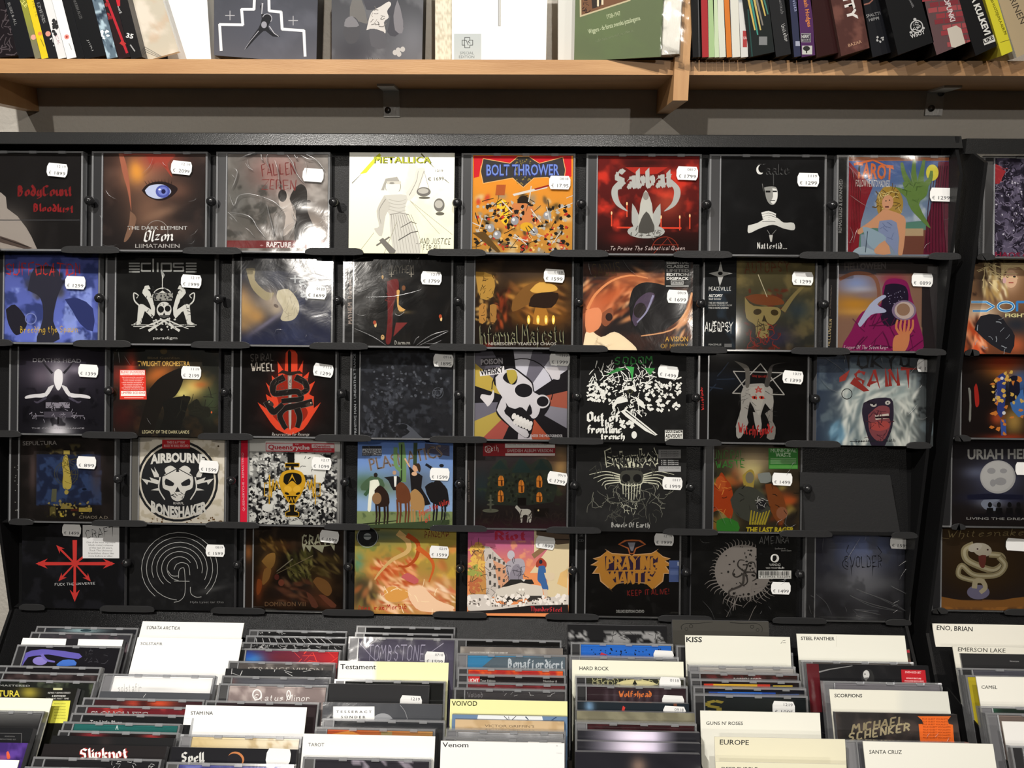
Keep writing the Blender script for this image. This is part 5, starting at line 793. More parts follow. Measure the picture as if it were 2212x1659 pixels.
def a(s):
    s.nz('242424', 120, .5, .3, .8, 3); w = 'b8b8a4'; s.S('Entombed', 1235, 1000, 1660, 985, 120, w, 2.2, 'k', jag=.25); s.S('Entombed', 1238, 996, 1657, 982, 112, '111111', 1.5, 'k', jag=.0); s.P([(1365, 1015), (1440, 965), (1545, 1020)], w); s.S('AtD', 1380, 1012, 1520, 1018, 45, '111111', 1.3, 'b')
    for sg in (-1, 1):
        X = lambda v: 1450+sg*v
        for i in range(5): s.L([(X(90), 1080+i*14), (X(210), 1050+i*26), (X(345-i*34), 1075+i*30)], 11, w, 3, 4)
        s.E(X(45), 1110, 36, 34, '0f0f0f')
    s.P([(1350, 1100), (1370, 1050), (1440, 1040), (1530, 1050), (1545, 1110), (1510, 1150), (1395, 1150)], '3a3a34', 3); s.E(1405, 1105, 34, 34, '101010'); s.E(1495, 1105, 34, 34, '101010'); s.L([(1350, 1100), (1362, 1150), (1450, 1165), (1530, 1150), (1545, 1100)], 8, w, 8, 3)
    for i in range(7): s.L([(1378+i*24, 1150), (1380+i*22, 1300-abs(i-3)*22)], 9, w, 5)
    s.scrawl(40, (1130, 1190, 1740, 1320), '6a6a60', 4, 120, 5, .5); s.scrawl(24, (1250, 1320, 1640, 1440), '44443e', 4, 90, 6, .5); s.scrawl(30, (1150, 980, 1740, 1060), '3a3a34', 4, 70, 8, .5); s.scrawl(16, (1370, 1320, 1520, 1370), 'a0a090', 4, 40, 9)
    s.S('Bowels Of Earth', 1283, 1502, 1595, 1505, 38, '9a9a96', 1.2); s.R(1668, 872, 1850, 942, '7a7a7a'); s.R(1668, 945, 1850, 1005, '1a1a1a'); s.R(1668, 1008, 1850, 1052, '9a9a9a')
    for i in range(3): s.T('BOWELS OF EARTH', 1690, 893+i*18, 1830, 893+i*18, 11, '3a3a3a', .02); s.T('LTD. DIGIPAK', 1690, 965+i*16, 1835, 965+i*16, 10, 'b0b0b0', .02)
    s.T('ON TOUR IN OCTOBER', 1680, 1026, 1840, 1026, 11, '4a4a4a')
J(3, 1245, 1482, 10, 'charcoal CD with a winged skull drawing and grey info stickers', '1b1b1b', a, (1452, 1044, '1999', dict(date='0317', rot=-2)), sl=True, t=.009)
def a(s):
    s.nz('4a3a28', 80, .5, .2, .9, 3).db(60, (110, 840, 730, 1260), ['8a3c1c', 'c0602c', '3a3c24', '8f8a3c', '5a5e44', '2a2420', 'b5a05a'], 24, 1.8, seed=6).bl(420, 780, 130, 70, 'b5a080', .9).bl(400, 850, 70, 60, 'e9dc9a', .9)  # pale yellow blob at top centre is a painted lamp reflection
    s.P([(110, 1160), (130, 1010), (180, 920), (210, 860), (240, 900), (280, 960), (290, 1090), (270, 1170), (200, 1110), (150, 1130)], 'b8481c', 3); s.E(205, 935, 34, 52, 'c9602c'); s.scrawl(14, (120, 900, 280, 1140), 'f0a04a', 4, 40, 7, .2)
    s.P([(350, 880), (400, 840), (430, 870), (420, 980), (400, 1010), (360, 950)], 'b9a24a', 3); s.E(398, 895, 28, 38, '8a8470'); s.P([(450, 870), (530, 860), (540, 920), (470, 930)], '9aa09c', 2); s.P([(270, 1040), (330, 960), (420, 960), (500, 1020), (540, 1100), (500, 1200), (400, 1190), (300, 1130)], '4a4c44', 3); s.E(475, 1070, 36, 38, '26262a'); s.scrawl(14, (445, 1035, 505, 1100), 'c9c9c4', 4, 30, 4)
    s.P([(500, 940), (560, 940), (620, 1020), (640, 1130), (600, 1200), (540, 1120)], '8a4c24', 3); s.E(612, 1130, 38, 42, 'a0684a'); s.bl(640, 1040, 50, 40, 'd8642c', .7)
    for i in range(7): s.L([(400+i*16, 1205), (410+i*20, 1130-abs(i-3)*6)], 13, 'b9a832', 8)
    s.P([(180, 1180), (240, 1160), (320, 1190), (320, 1260), (190, 1260)], '3c8a34', 2); s.scrawl(24, (110, 850, 730, 1250), '1c1814', 4, 36, 12, .4)
    s.S('MUNICIPAL', 120, 770, 360, 770, 56, '46743c', 1.1, 'k', jag=.2); s.S('WASTE', 175, 830, 365, 825, 46, '3f8a3a', 1.3, 'k', jag=.2); s.T('THE LAST RAGER', 372, 1256, 690, 1256, 34, 'd8c432', .045, it=.1)
    s.R(523, 700, 718, 838, '3f8a3e'); s.R(528, 812, 714, 834, '6ab85a'); s.T('MUNICIPAL', 537, 727, 708, 727, 26, 'd8f0d0', .02); s.T('WASTE', 570, 756, 670, 756, 26, 'd8f0d0', .02)
    for i in range(3): s.R(536, 766+i*14, 706, 774+i*14, '86b07c')
J(3, 1521, 1733, 11, 'crowded orange and green horror comic CD with a green sticker', '3a3224', a, (1689, 1035, '1499', dict(rot=-2)), wrap=.4, reg=None)
# ---- fifth tier
def a(s):
    s.nz('16161a', 100, .5, .2); r_ = 'b3322e'; cx, cy = 687, 415
    for an, ln, w_ in ((0, 370, 26), (180, 360, 26), (90, 350, 22), (270, 240, 34), (48, 220, 14), (133, 220, 14), (225, 240, 16), (-38, 160, 18)):
        c_, n_ = math.cos(math.radians(an)), math.sin(math.radians(an)); x = cx+ln*c_; y = cy+ln*n_; s.L([(cx, cy), (x-30*c_, y-30*n_)], w_, r_, w_*1.2)
        if an != -38 and an != 270: hl = 46 if ln > 300 else 32; s.P([(x, y), (x-hl*2.4*c_-hl*n_, y-hl*2.4*n_+hl*c_), (x-hl*1.5*c_, y-hl*1.5*n_), (x-hl*2.4*c_+hl*n_, y-hl*2.4*n_-hl*c_)], r_)
    s.S('FUCK THE UNIVERSE', 502, 618, 875, 606, 22, 'b9b9b9', .8, 'l', jag=.12); s.R(760, 60, 1096, 366, 'd4d4d4'); s.S('CRAFT', 790, 190, 1060, 150, 80, '151515', .6, 'k', jag=.3)
    for i, t in enumerate(('One of the most important', 'black metal releases', 'of the last 20 years,', "'Fuck The Universe'", 'brandishes chaos like', 'none before or after.')): s.T(t, (795, 815, 818, 822, 812, 815)[i], 226+i*25, (1060, 1040, 1035, 1035, 1045, 1040)[i], 228+i*25, 17, '5a5a5a')
J(4, 47, 269, 12, 'black CD with a red eight pointed star of arrows', '0c0c0e', a, (156, 1145, '1499', dict(rot=-2)), sl=True, t=.007)
def a(s):
    s.nz('202021', 60, .5, .3, .7, 3); w = '9a9a98'
    for r_, a0, a1 in ((350, 130, 405), (305, 95, 400), (255, 160, 385), (210, 135, 372), (165, 120, 360), (115, 95, 330)): s.ring(1650, 460, r_, 5, w, a0, a1, r_*.95)
    for p in ([(1600, 470), (1620, 425), (1670, 405), (1730, 430), (1745, 520)], [(1640, 545), (1645, 480), (1670, 455), (1695, 475), (1700, 680), (1660, 750), (1600, 770)], [(1750, 630), (1755, 690), (1800, 722), (1850, 720)], [(1600, 575), (1740, 577)], [(1545, 480), (1580, 525), (1640, 528)]): s.L(p, 5, w, 5, 4)
    s.T('Hyla Lyset tar Oss', 1748, 777, 2055, 777, 20, '6a6a6a'); s.bl(1950, 650, 120, 20, '4a4a4a', .6, -12)
J(4, 280, 506, 12, 'black CD with thin white concentric labyrinth lines', '141415', a, (466, 1189, '1599', dict(date='0819', rot=-1)), sl=True, t=.009)
def a(s):
    s.nz('3a2c20', 80, .5, .2, .9, 3).bl(410, 390, 70, 60, 'a87a40', .9, -40).bl(380, 520, 50, 100, 'a86838', .9, 15).bl(320, 640, 30, 90, 'a8542c', .9).bl(870, 600, 90, 110, '8a6038', .9, 40).bl(640, 660, 180, 60, '4a3430', .9).bl(900, 750, 100, 40, '8a5038', .9, 30).bl(560, 750, 200, 40, '5c3a28', .9).bl(500, 250, 100, 40, '6a4020', .8).db(70, (580, 290, 790, 560), ['8a8448', '5a5a2c', 'b0a860', '3a3420'], 11, 3.5, 60, 5).db(50, (780, 330, 1020, 500), ['8a7648', '4a3c20', '6a5a30'], 11, 3.5, 30, 6).db(40, (340, 180, 560, 320), ['8a6a34', '4a3418'], 10, 3, 50, 7).db(50, (480, 560, 760, 760), ['7a4c38', '4a2c20', '9a6a4c', '3a3430'], 14, 3, 20, 8)
    s.P([(345, 380), (400, 320), (465, 310), (460, 400), (420, 450), (380, 420)], 'b88a48', 3); s.P([(350, 560), (370, 450), (430, 450), (410, 540), (360, 590)], 'b88648', 3); s.P([(300, 640), (310, 540), (350, 560), (340, 640), (310, 680)], 'b5602f', 3); s.P([(800, 560), (840, 520), (930, 560), (970, 640), (930, 690), (860, 640)], 'a87844', 3); s.P([(850, 680), (900, 680), (1010, 770), (960, 790)], '9a5c44', 2); s.P([(740, 650), (790, 680), (850, 780), (790, 785)], '8a5440', 2)
    s.scrawl(16, (600, 380, 780, 500), '8a8448', 5, 46, 5, .3); s.L([(620, 360), (480, 470)], 10, 'b0a890', 6); s.L([(800, 330), (480, 490)], 8, '9a8c6a', 5); s.E(520, 570, 26, 30, 'a05a44'); s.E(480, 520, 22, 26, '7a3c34')
    s.S('GRAVE', 700, 240, 990, 230, 90, 'b5b59a', 1.5, 'k', jag=.25); s.P([(705, 240), (720, 300), (735, 245), (775, 300), (790, 245), (885, 305), (900, 250), (960, 240), (990, 290), (995, 235)], 'b5b59a'); s.T('DOMINION VIII', 375, 778, 735, 778, 40, 'b08a64', .0)
J(4, 526, 745, 13, 'murky brown oil painting CD with bone coloured jagged logo', '231b15', a, (712, 1159, '1599', dict(rot=-6)), spine=('1f1712', lambda s: s.bl(230, 300, 30, 60, '6a4020')))
def a(s):
    s.gr(230, 820, 'a08c3c', 'b08040').nz('6a7a3c', 90, .5, .15, .8, 3, (1170, 230, 1500, 600)).nz('c9a83c', 80, .5, .15, .8, 5, (1600, 250, 2070, 560)).bl(1400, 150, 260, 60, '4a5c50', .8).bl(1270, 700, 130, 100, '2c2820', 1).bl(1240, 580, 100, 60, '3a3424', .9).bl(1480, 460, 130, 90, 'c96a38', .9).bl(1600, 640, 180, 90, 'd8905a', .9, 25).bl(1800, 720, 170, 90, 'e6ac80', .9, 25).bl(1880, 580, 130, 60, 'b8744a', .8).bl(1210, 380, 40, 70, '4a8470', .8)
    s.db(60, (1170, 240, 2060, 820), ['d8a050', 'b05c30', 'e8c08a', '8a7a3c', 'c87844'], 22, 2.2, seed=8, a=.6).db(90, (1370, 380, 1700, 640), ['e8a070', 'c05a2c', 'f0c090', 'a84420'], 12, 3.5, 40, 9).db(110, (1420, 600, 2060, 820), ['fbe0c0', 'e0a070', 'c87048', 'f4c8a0', 'b85c34'], 12, 4, 25, 10); s.L([(1560, 130), (1640, 200), (1640, 290), (1500, 370), (1400, 470), (1350, 540)], 56, 'c9a468', 12, 5); s.L([(1640, 150), (1730, 220), (1720, 340), (1640, 420), (1560, 420)], 46, 'a8481c', 14, 5); s.L([(1730, 260), (1830, 340), (1870, 430), (1830, 560)], 46, 'c25c26', 12, 5)
    s.P([(1430, 640), (1500, 600), (1640, 640), (1640, 700), (1540, 740), (1450, 720)], 'd99a4c', 3); s.P([(1640, 620), (1760, 600), (1900, 720), (2050, 780), (2000, 820), (1760, 820), (1660, 720)], 'f0c8a4', 3); s.P([(1580, 520), (1640, 480), (1740, 540), (1700, 580)], 'c05c5c', 2); s.scrawl(12, (1400, 600, 2050, 810), 'fbe2b8', 5, 70, 9, .2)
    s.E(1285, 165, 100, 82, '17191a'); s.ring(1285, 165, 90, 6, '8a9090'); s.E(1285, 160, 34, 30, '8a9090'); s.R(1250, 150, 1320, 162, '3a4040'); s.S('PANDEMIA', 1790, 170, 2010, 160, 56, '6a241c', 1.1, 'k', jag=.3); s.S('Dies Irae Morbid', 1205, 815, 1630, 800, 44, 'a82c20', 1.2, 'k', jag=.2)
J(4, 766, 985, 13, 'bright orange and green painted card sleeve with tentacles', 'a08440', a, (949, 1192, '1599', dict(date='0219', rot=-2)), sl=True, t=.005)
def a(s):
    s.gr(190, 520, 'b0588a', 'e8925c'); s.nz('e8a070', 70, .55, .1, .7, 3, (390, 200, 740, 500)); c = 'e6d6b8'; k = '3c3430'
    s.P([(740, 110), (1065, 110), (1050, 800), (860, 800), (860, 500), (700, 500), (880, 260), (740, 330)], 'dccaa4'); s.P([(760, 110), (1065, 110), (1060, 230), (950, 240), (760, 150)], '5a4a3c'); s.L([(930, 130), (1060, 140)], 12, '2a2420'); s.L([(930, 190), (1060, 195)], 10, '2a2420'); s.P([(715, 330), (890, 200), (880, 260), (740, 370)], '8a6a4c'); s.P([(980, 500), (1050, 460), (1040, 640), (950, 600)], 'e0b878')
    s.P([(270, 250), (330, 260), (500, 430), (510, 620), (370, 720), (300, 720)], 'c6bcb4'); s.P([(360, 380), (500, 450), (510, 610), (420, 640)], 'd29a78')
    for i in range(4):
        for j in range(4): s.R(325+i*42, 330+j*80+i*22, 345+i*42, 370+j*80+i*18, '55504c')
    s.P([(150, 520), (180, 300), (200, 220), (260, 230), (280, 340), (300, 640), (270, 760), (150, 740)], 'c08a4c', 2); s.speck(34, (150, 240, 280, 520), 'e0b458', 22, 4); s.speck(20, (140, 430, 260, 520), '9aa050', 20, 5); s.speck(20, (150, 560, 250, 680), 'b86a44', 20, 6); s.scrawl(50, (140, 230, 500, 760), k, 4, 60, 7, .1)
    s.E(527, 335, 34, 42, 'bdb8c0'); s.P([(490, 400), (560, 370), (640, 380), (655, 480), (600, 560), (520, 560), (480, 480)], 'a8a2ac', 3); s.P([(545, 440), (600, 420), (640, 560), (560, 600), (500, 560)], '8a8490', 2); s.scrawl(26, (490, 380, 650, 580), '4a464e', 5, 50, 8, .2); s.P([(520, 560), (720, 560), (740, 600), (440, 630)], '2a2826')
    s.P([(390, 650), (620, 590), (810, 620), (825, 710), (640, 740), (480, 770), (370, 740)], 'd4ccc0', 1 and 0); s.P([(470, 720), (560, 710), (600, 750), (500, 775)], '332f2c'); s.P([(660, 710), (825, 710), (800, 760), (690, 760)], '3a3633'); s.E(638, 652, 12, 11, 'f6f2e8'); s.E(608, 654, 11, 10, 'f6f2e8'); s.scrawl(14, (380, 690, 480, 770), k, 5, 50, 11, .02); s.scrawl(14, (600, 680, 690, 770), k, 5, 50, 12, .02); s.P([(620, 560), (660, 560), (645, 580)], 'd8d4cc')
    s.P([(760, 400), (800, 360), (850, 400), (845, 450), (780, 450), (755, 440)], 'a04030', 3); s.P([(780, 440), (840, 440), (850, 560), (870, 650), (820, 650), (800, 600), (770, 560)], '3c649c', 3); s.E(800, 398, 16, 20, '2a2a38'); s.P([(830, 500), (920, 500), (920, 560), (860, 570)], 'dcc8a8', 3); s.P([(820, 650), (860, 650), (870, 740), (835, 720)], 'd8c4ac')
    s.P([(130, 700), (330, 700), (400, 780), (560, 790), (720, 760), (1050, 700), (1050, 800), (700, 830), (300, 860), (130, 840)], 'd4ccc4', 2); s.speck(50, (130, 710, 1050, 800), 'f0e8e0', 22, 13); s.speck(40, (130, 720, 1050, 810), '6a625c', 10, 14); s.P([(130, 850), (350, 840), (700, 800), (1050, 790), (1055, 870), (130, 870)], '231e1e'); s.S('Riot', 375, 195, 670, 195, 80, 'b02c48', 1.3); s.S('ThunderSteel', 705, 850, 990, 855, 40, 'b83038', 1.3)
J(4, 1010, 1229, 14, 'CD sleeve with a grey giant riding a tank through pink lit ruins', 'c08a7c', a, (1178, 1172, '1899', dict(rot=-8)), sl=True, t=.006)
def a(s):
    s.nz('1e1d1d', 100, .5, .3).nz('2c2b2b', 70, .6, .1, .7, 5, (1240, 650, 2040, 900)); o = 'cf9440'; cx = 1637
    for sg in (-1, 1):
        X = lambda v: cx+sg*v
        s.P([(X(20), 330), (X(180), 320), (X(250), 280), (X(225), 300), (X(290), 350), (X(360), 370), (X(310), 390), (X(380), 430), (X(315), 440), (X(365), 510), (X(300), 510), (X(290), 580), (X(170), 680), (X(215), 640), (X(120), 600), (X(0), 590), (X(0), 350)], 'e4b888')
        s.P([(X(20), 338), (X(180), 328), (X(230), 300), (X(285), 358), (X(340), 372), (X(305), 395), (X(360), 432), (X(308), 445), (X(345), 500), (X(293), 505), (X(280), 575), (X(190), 655), (X(120), 590), (X(0), 580), (X(0), 355)], o)
    s.P([(1390, 350), (1880, 350), (1870, 470), (1400, 480)], '3a2a44'); s.P([(1420, 490), (1860, 490), (1800, 590), (1480, 590)], '3a2a44'); s.bl(1500, 400, 60, 60, '8a4a34', .7)
    s.S('PRAYING', 1402, 470, 1872, 470, 120, o, 1.7, 'b'); s.S('MANTIS', 1440, 595, 1840, 600, 105, o, 1.8, 'b'); s.P([(1510, 240), (1570, 200), (1640, 195), (1720, 200), (1770, 240), (1680, 280), (1660, 330), (1615, 330), (1600, 280)], 'b8683a'); s.P([(1530, 238), (1590, 210), (1700, 210), (1752, 240), (1670, 272), (1650, 320), (1625, 320), (1610, 272)], '221d24'); s.P([(1600, 222), (1670, 222), (1650, 300), (1630, 300)], '8a8a94')
    s.S('KEEP IT ALIVE!', 1595, 712, 1985, 695, 48, '8c2c28', 1.2, 'l'); s.T('DELUXE EDITION CD/DVD', 1495, 868, 1752, 868, 26, 'c9c9c6', .03); s.R(1980, 388, 2086, 585, '55689c'); s.R(2058, 400, 2084, 436, 'b8c0d8'); s.R(1990, 455, 2075, 461, '3c4c7c'); s.R(1990, 480, 2075, 520, '6a7cac')
J(4, 1243, 1471, 14, 'black CD with an ornate gold bug shaped logo and blue label', '171616', a, (1434, 1165, '1999', dict(date='12 19', rot=-1)), spine=('1a1a1a', lambda s: (s.T('2', 1155, 165, 1190, 165, 22, '6a6a6a'), s.T('CD', 1145, 215, 1195, 215, 22, '6a6a6a'))), reg=None)
def a(s):
    s.nz('181818', 80, .5, .2); g = '8f8984'; s.E(425, 335, 178, 168, g, n=40); s.bl(380, 300, 1, 1, g, 0)
    rn = random.Random(4)
    for i in range(54):
        t = 2*PI*i/54; r_ = 165; l_ = 25+rn.random()*60*(1.3 if .3 < t < 3 else .6); s.L([(425+r_*math.cos(t), 335+r_*.95*math.sin(t)), (425+(r_+l_*.6)*math.cos(t+.05), 335+(r_+l_*.6)*.95*math.sin(t+.05)), (425+(r_+l_)*math.cos(t), 335+(r_+l_)*.95*math.sin(t))], 8, g, 1.5, 3)
    for i in range(60):
        t = rn.random()*2*PI; q = rn.random()**.5*160; s.E(425+q*math.cos(t), 335+q*math.sin(t), 3+rn.random()*7, 3+rn.random()*6, '2a2725', n=8)
    s.bl(430, 340, 1, 1, g, 0)
    for t in range(5): an = t*1.26-1.2; s.L([(440, 340), (440+60*math.cos(an), 340+60*math.sin(an)), (440+80*math.cos(an+.4), 340+85*math.sin(an+.4)), (440+70*math.cos(an+.8), 340+75*math.sin(an+.8))], 10, '3a3633', 5, 4)
    s.L([(430, 350), (420, 420), (340, 460), (350, 500), (390, 490)], 16, '4a4542', 8, 5); s.scrawl(10, (380, 440, 520, 560), g, 4, 120, 5, .1); s.R(512, 112, 745, 382, '0c0c0c'); s.S('AMENRA', 530, 160, 720, 155, 44, '7a7a78', .8, 'k', jag=.4); s.T('Lux Bonum et', 630, 195, 695, 195, 11, 'b9b9b6'); s.T('Uomic Daem', 668, 208, 732, 208, 11, 'b9b9b6')
    s.E(628, 252, 27, 27, 'dededa'); s.P([(615, 235), (635, 235), (640, 255), (625, 272), (612, 262)], '141414', 2); s.T('VAN262', 592, 301, 664, 301, 17, 'd4d4d0'); s.T('van-records.de', 570, 318, 688, 318, 14, 'd4d4d0'); s.R(524, 330, 732, 382, 'dededa')
    x = 532
    while x < 722: w_ = rn.choice((2, 3, 5)); s.R(x, 334, x+w_, 362, '141414'); x += w_+rn.choice((2, 3, 4))
    s.T('4 250936 526204', 526, 375, 725, 375, 12, '2a2a2a')
J(4, 1493, 1720, 15, 'black CD with a grey round cell shape, black barcode label beside it', '101010', a, (1686, 1270, '1499', dict(rot=-1)), sl=True, t=.008, wrap=.6)
def a(s):
    s.gr(90, 650, '34343c', '3c3c40').bl(1190, 200, 160, 110, '6a78a4', .9).bl(1190, 380, 100, 120, '9a9ca6', .9).bl(1200, 420, 200, 40, '86888e', .8).bl(1190, 640, 60, 40, '8a8c92', .9).nz('55565c', 90, .55, .12, .6, 3).bl(920, 200, 60, 90, '2a2a34', .7)
    s.P([(985, 415), (1080, 380), (1140, 350), (1190, 330), (1260, 370), (1330, 400), (1380, 430), (1200, 440)], '8e9096', 3) if 0 else None; c = '23252c'
    s.S('SVOLDER', 1075, 310, 1310, 310, 70, c, .8, 'k', jag=.3); s.L([(1100, 170), (1085, 210), (1110, 240)], 5, c, 1); s.L([(1285, 180), (1310, 215), (1290, 240)], 5, c, 1); s.L([(1115, 300), (1120, 365)], 6, c, 1); s.L([(1255, 300), (1252, 368)], 6, c, 1); s.ring(1095, 290, 34, 4, c, 90, 270)
    for p in ([(1150, 450), (1300, 510), (1480, 600)], [(1110, 490), (1250, 560), (1420, 590)], [(1140, 580), (1290, 590)], [(1370, 430), (1490, 495)]): s.L(p, 4, '8a8c90', 2, 3)  # light streaks paint the glare of the wrap creases onto the cover
J(4, 1739, 1968, 15, 'misty grey blue CD with a cloud column, under the empty slot', '3a3a40', a, (1943, 1172, '1599', dict(rot=-2)), wrap=1.0)
creases(*_j, 15, [[(1150, 455), (1300, 505), (1400, 550), (1475, 600)], [(1110, 490), (1220, 535), (1330, 565), (1430, 590)], [(1140, 580), (1230, 595), (1300, 612)], [(1370, 435), (1430, 460), (1488, 497)], [(1140, 615), (1180, 628), (1220, 650)]], .0006)
# ---- right-hand rack
G = 'disc covers displayed on the right hand rack'
def a(s):
    s.nz('6f6880', 60, .5, .12, .9, 3).nz('1f1b28', 40, .52, .06, .8, 5); s.scrawl(260, (1900, 170, 2500, 770), '9088a0', 5, 50, 7, .8); s.scrawl(200, (1900, 170, 2500, 770), '221e2c', 7, 50, 8, .8); s.speck(50, (1920, 260, 2400, 800), 'd9d6e4', 7, 9); s.P([(1965, 320), (1980, 200), (2030, 165), (2070, 200), (2095, 215), (2070, 260), (2050, 300), (2010, 300)], 'a8343c', 0); s.scrawl(14, (1980, 180, 2080, 300), 'c85050', 4, 40, 4)
    s.T('CHAOS OF', 1975, 790, 2290, 800, 36, '8a2440', .03)
J(0, 2124, 2375, 7, 'grey violet CD with a dense swirl of skulls, top of the right hand rack', '4a4458', a, zb=ZB2)
def a(s):
    s.gr(820, 1440, '8a6a4a', '5a3420').bl(2120, 930, 50, 80, 'd0a888', 1).bl(1950, 950, 50, 100, '2a201c', .9).bl(2020, 880, 60, 60, 'b59a70', .9).nz('2a1c16', 60, .55, .1, .8, 3, (1860, 820, 2060, 1060)).bl(1900, 1180, 120, 60, 'e9dcc0', .9).bl(2160, 1250, 110, 70, '23262e', 1).bl(1880, 1320, 80, 100, 'c8582c', .9).bl(2150, 1380, 60, 50, 'c05a34', .8).db(70, (1820, 1230, 1960, 1440), ['e0885a', 'c04a24', 'f0b088', '3a1a14'], 12, 3, 70, 6).db(60, (1940, 820, 2100, 1060), ['d9c490', 'a88850', '4a3424', 'e8d8b0'], 10, 4, 80, 7)
    s.P([(2060, 840), (2230, 830), (2230, 900), (2180, 860), (2080, 880), (2060, 960)], 'd0b888', 2); s.E(2125, 940, 42, 60, 'd4ac8c'); s.E(2103, 925, 10, 6, '2a2420'); s.E(2148, 925, 10, 6, '2a2420'); s.L([(2110, 965), (2140, 965)], 7, 'a04a40'); s.scrawl(26, (1940, 830, 2090, 960), 'd9c490', 6, 90, 4, .15); s.E(2080, 950, 12, 20, 'c9a0a0')
    s.L([(1860, 1095), (1960, 1095), (2010, 1125), (1960, 1155), (1870, 1155)], 16, 'b9dcec'); s.L([(1860, 1095), (1960, 1095), (2010, 1125), (1960, 1155), (1870, 1155)], 9, '3478b8'); s.ring(2090, 1125, 52, 18, 'b9dcec', ry=30); s.ring(2090, 1125, 52, 10, '3478b8', ry=30); s.L([(2165, 1155), (2165, 1095), (2300, 1095)], 16, '3478b8'); s.T('FIGHT', 2085, 1196, 2235, 1196, 24, 'c9c08a', .04)
    s.P([(1880, 1280), (1920, 1190), (2040, 1180), (2100, 1250), (2150, 1320), (2120, 1440), (1990, 1380), (1900, 1300)], '1c1c22', 2); s.scrawl(12, (1900, 1200, 2100, 1420), '8a9098', 4, 40, 5, .3)
J(1, 2082, 2322, 7, 'CD with a blonde woman and blue outlined lettering on the right rack', '8a5c3c', a, zb=ZB2, sl=True, t=.008)
def a(s):
    s.nz('1c1414', 80, .5, .2).bl(2090, 180, 110, 60, 'b5742c', 1).bl(2190, 260, 60, 80, '4a74b8', .9).bl(2040, 500, 40, 40, 'c0502c', .9).bl(2150, 520, 60, 80, 'c09a50', .9).bl(2080, 120, 120, 50, '8a2c18', .9).bl(2100, 630, 120, 20, 'b03c20', .9)
    s.P([(2035, 230), (2080, 200), (2095, 250), (2085, 470), (2040, 470)], '34448c', 2); s.P([(2060, 510), (2095, 510), (2100, 615), (2065, 615)], '4060b0'); s.E(2070, 236, 11, 11, 'f0f0f0'); s.E(2083, 466, 12, 12, 'f0f0f0'); s.P([(2120, 370), (2210, 310), (2212, 500), (2140, 450)], '4a7cc0', 2); s.P([(1885, 300), (1900, 270), (1915, 330), (1918, 410), (1895, 420)], 'b02c24', 3); s.P([(1845, 300), (1865, 320), (1865, 510), (1850, 510), (1855, 400)], '8a8a84', 2); s.P([(2120, 230), (2170, 220), (2190, 330), (2120, 400)], '1c1c30', 2); s.speck(20, (2000, 200, 2212, 630), 'e08a3c', 16, 4); s.speck(24, (2010, 170, 2212, 400), 'e8c060', 14, 5); s.T('OIEBO', 2036, 400, 2040, 310, 14, '9aa0d0')
J(2, 2054, 2290, 11, 'CD with bright orange, yellow and blue splashes on the right rack', '1a1313', a, zb=ZB2)
def a(s):
    s.gr(680, 1200, '1b191c', '211c1c').bl(2040, 900, 170, 110, '555a76', .9).bl(1900, 860, 70, 30, '6a7088', .8).bl(2040, 1030, 190, 30, '2c3050', .9).bl(2000, 1060, 80, 30, '9aa0b0', .8); s.E(2043, 890, 118, 110, 'bcbcbc', n=36); s.E(2040, 886, 108, 100, 'c9c9c8', n=36)
    for e in ((2000, 850, 28, 20), (2060, 920, 40, 26), (2010, 930, 20, 24), (2080, 850, 24, 16)): s.E(*e, 'a5a5a8')
    s.P([(1840, 1010), (1980, 1000), (2212, 1010), (2212, 1040), (1840, 1040)], '1e2036'); s.P([(1950, 1040), (2060, 1040), (2000, 1070), (2060, 1110), (1970, 1110), (1930, 1070)], '8a92a4', 3)
    for x in (1990, 2050, 2120, 2180): s.E(x, 1075, 14, 18, '121214'); s.P([(x-28, 1150), (x-20, 1095), (x+20, 1095), (x+28, 1150)], '121214')
    s.R(1880, 1135, 2212, 1165, '17151a'); s.T('URIAH HEEP', 1842, 772, 2290, 768, 66, '8f8f8c', .03); s.T('LIVING THE DREAM', 1835, 1172, 2260, 1176, 16, 'b9b9b6')
J(3, 2034, 2262, 11, 'CD with a full moon over silhouetted people', '1b191b', a, (2214, 1012, '1599', dict(blank=True)), zb=ZB2)
def a(s):
    s.gr(60, 590, '3a2c1c', '2a2630').bl(1950, 340, 260, 160, '4a3418', .8).C[s.Y > 520] = rgb('9a6a3c'); s.nz('c98a44', 60, .5, .15, .8, 3, (1650, 530, 2212, 600)); 
    s.P([(1660, 490), (1750, 510), (1900, 530), (2050, 525), (2212, 500), (2212, 560), (1660, 560)], 'a8743c', 2); c = 'a89c78'
    for p, w_ in (([(1890, 170), (1840, 200), (1850, 260), (1920, 300), (2020, 330), (2080, 290), (2070, 240), (2000, 230)], 46), ([(2060, 250), (2095, 300), (2040, 360), (1900, 360), (1820, 300), (1800, 360), (1870, 390), (1960, 400)], 38)): s.L(p, w_+6, '3a3020', w_, 6); s.L(p, w_, c, w_-8, 6); s.L(p, w_*.4, 'd0c8a8', w_*.3, 6)
    s.E(1950, 200, 62, 42, 'c9c2b0', 15); s.E(1905, 185, 46, 26, 'd4cec0', -20); s.P([(1925, 240), (1975, 235), (1965, 310), (1945, 315), (1930, 290)], '7a4038', 2); s.E(1920, 195, 6, 5, '3c2020'); s.E(1985, 200, 6, 5, '3c2020'); s.E(1925, 470, 72, 46, '8a86a4'); s.L([(1900, 440), (1910, 400), (1950, 400), (1970, 440), (1940, 470)], 34, 'cfc4a4', 26, 5)
    s.S('Whitesnake', 1725, 122, 2212, 108, 44, '8a7a54', .5, 'l', it=.3); s.L([(1690, 70), (1690, 120), (1740, 130)], 4, '8a7a54', 2, 4)
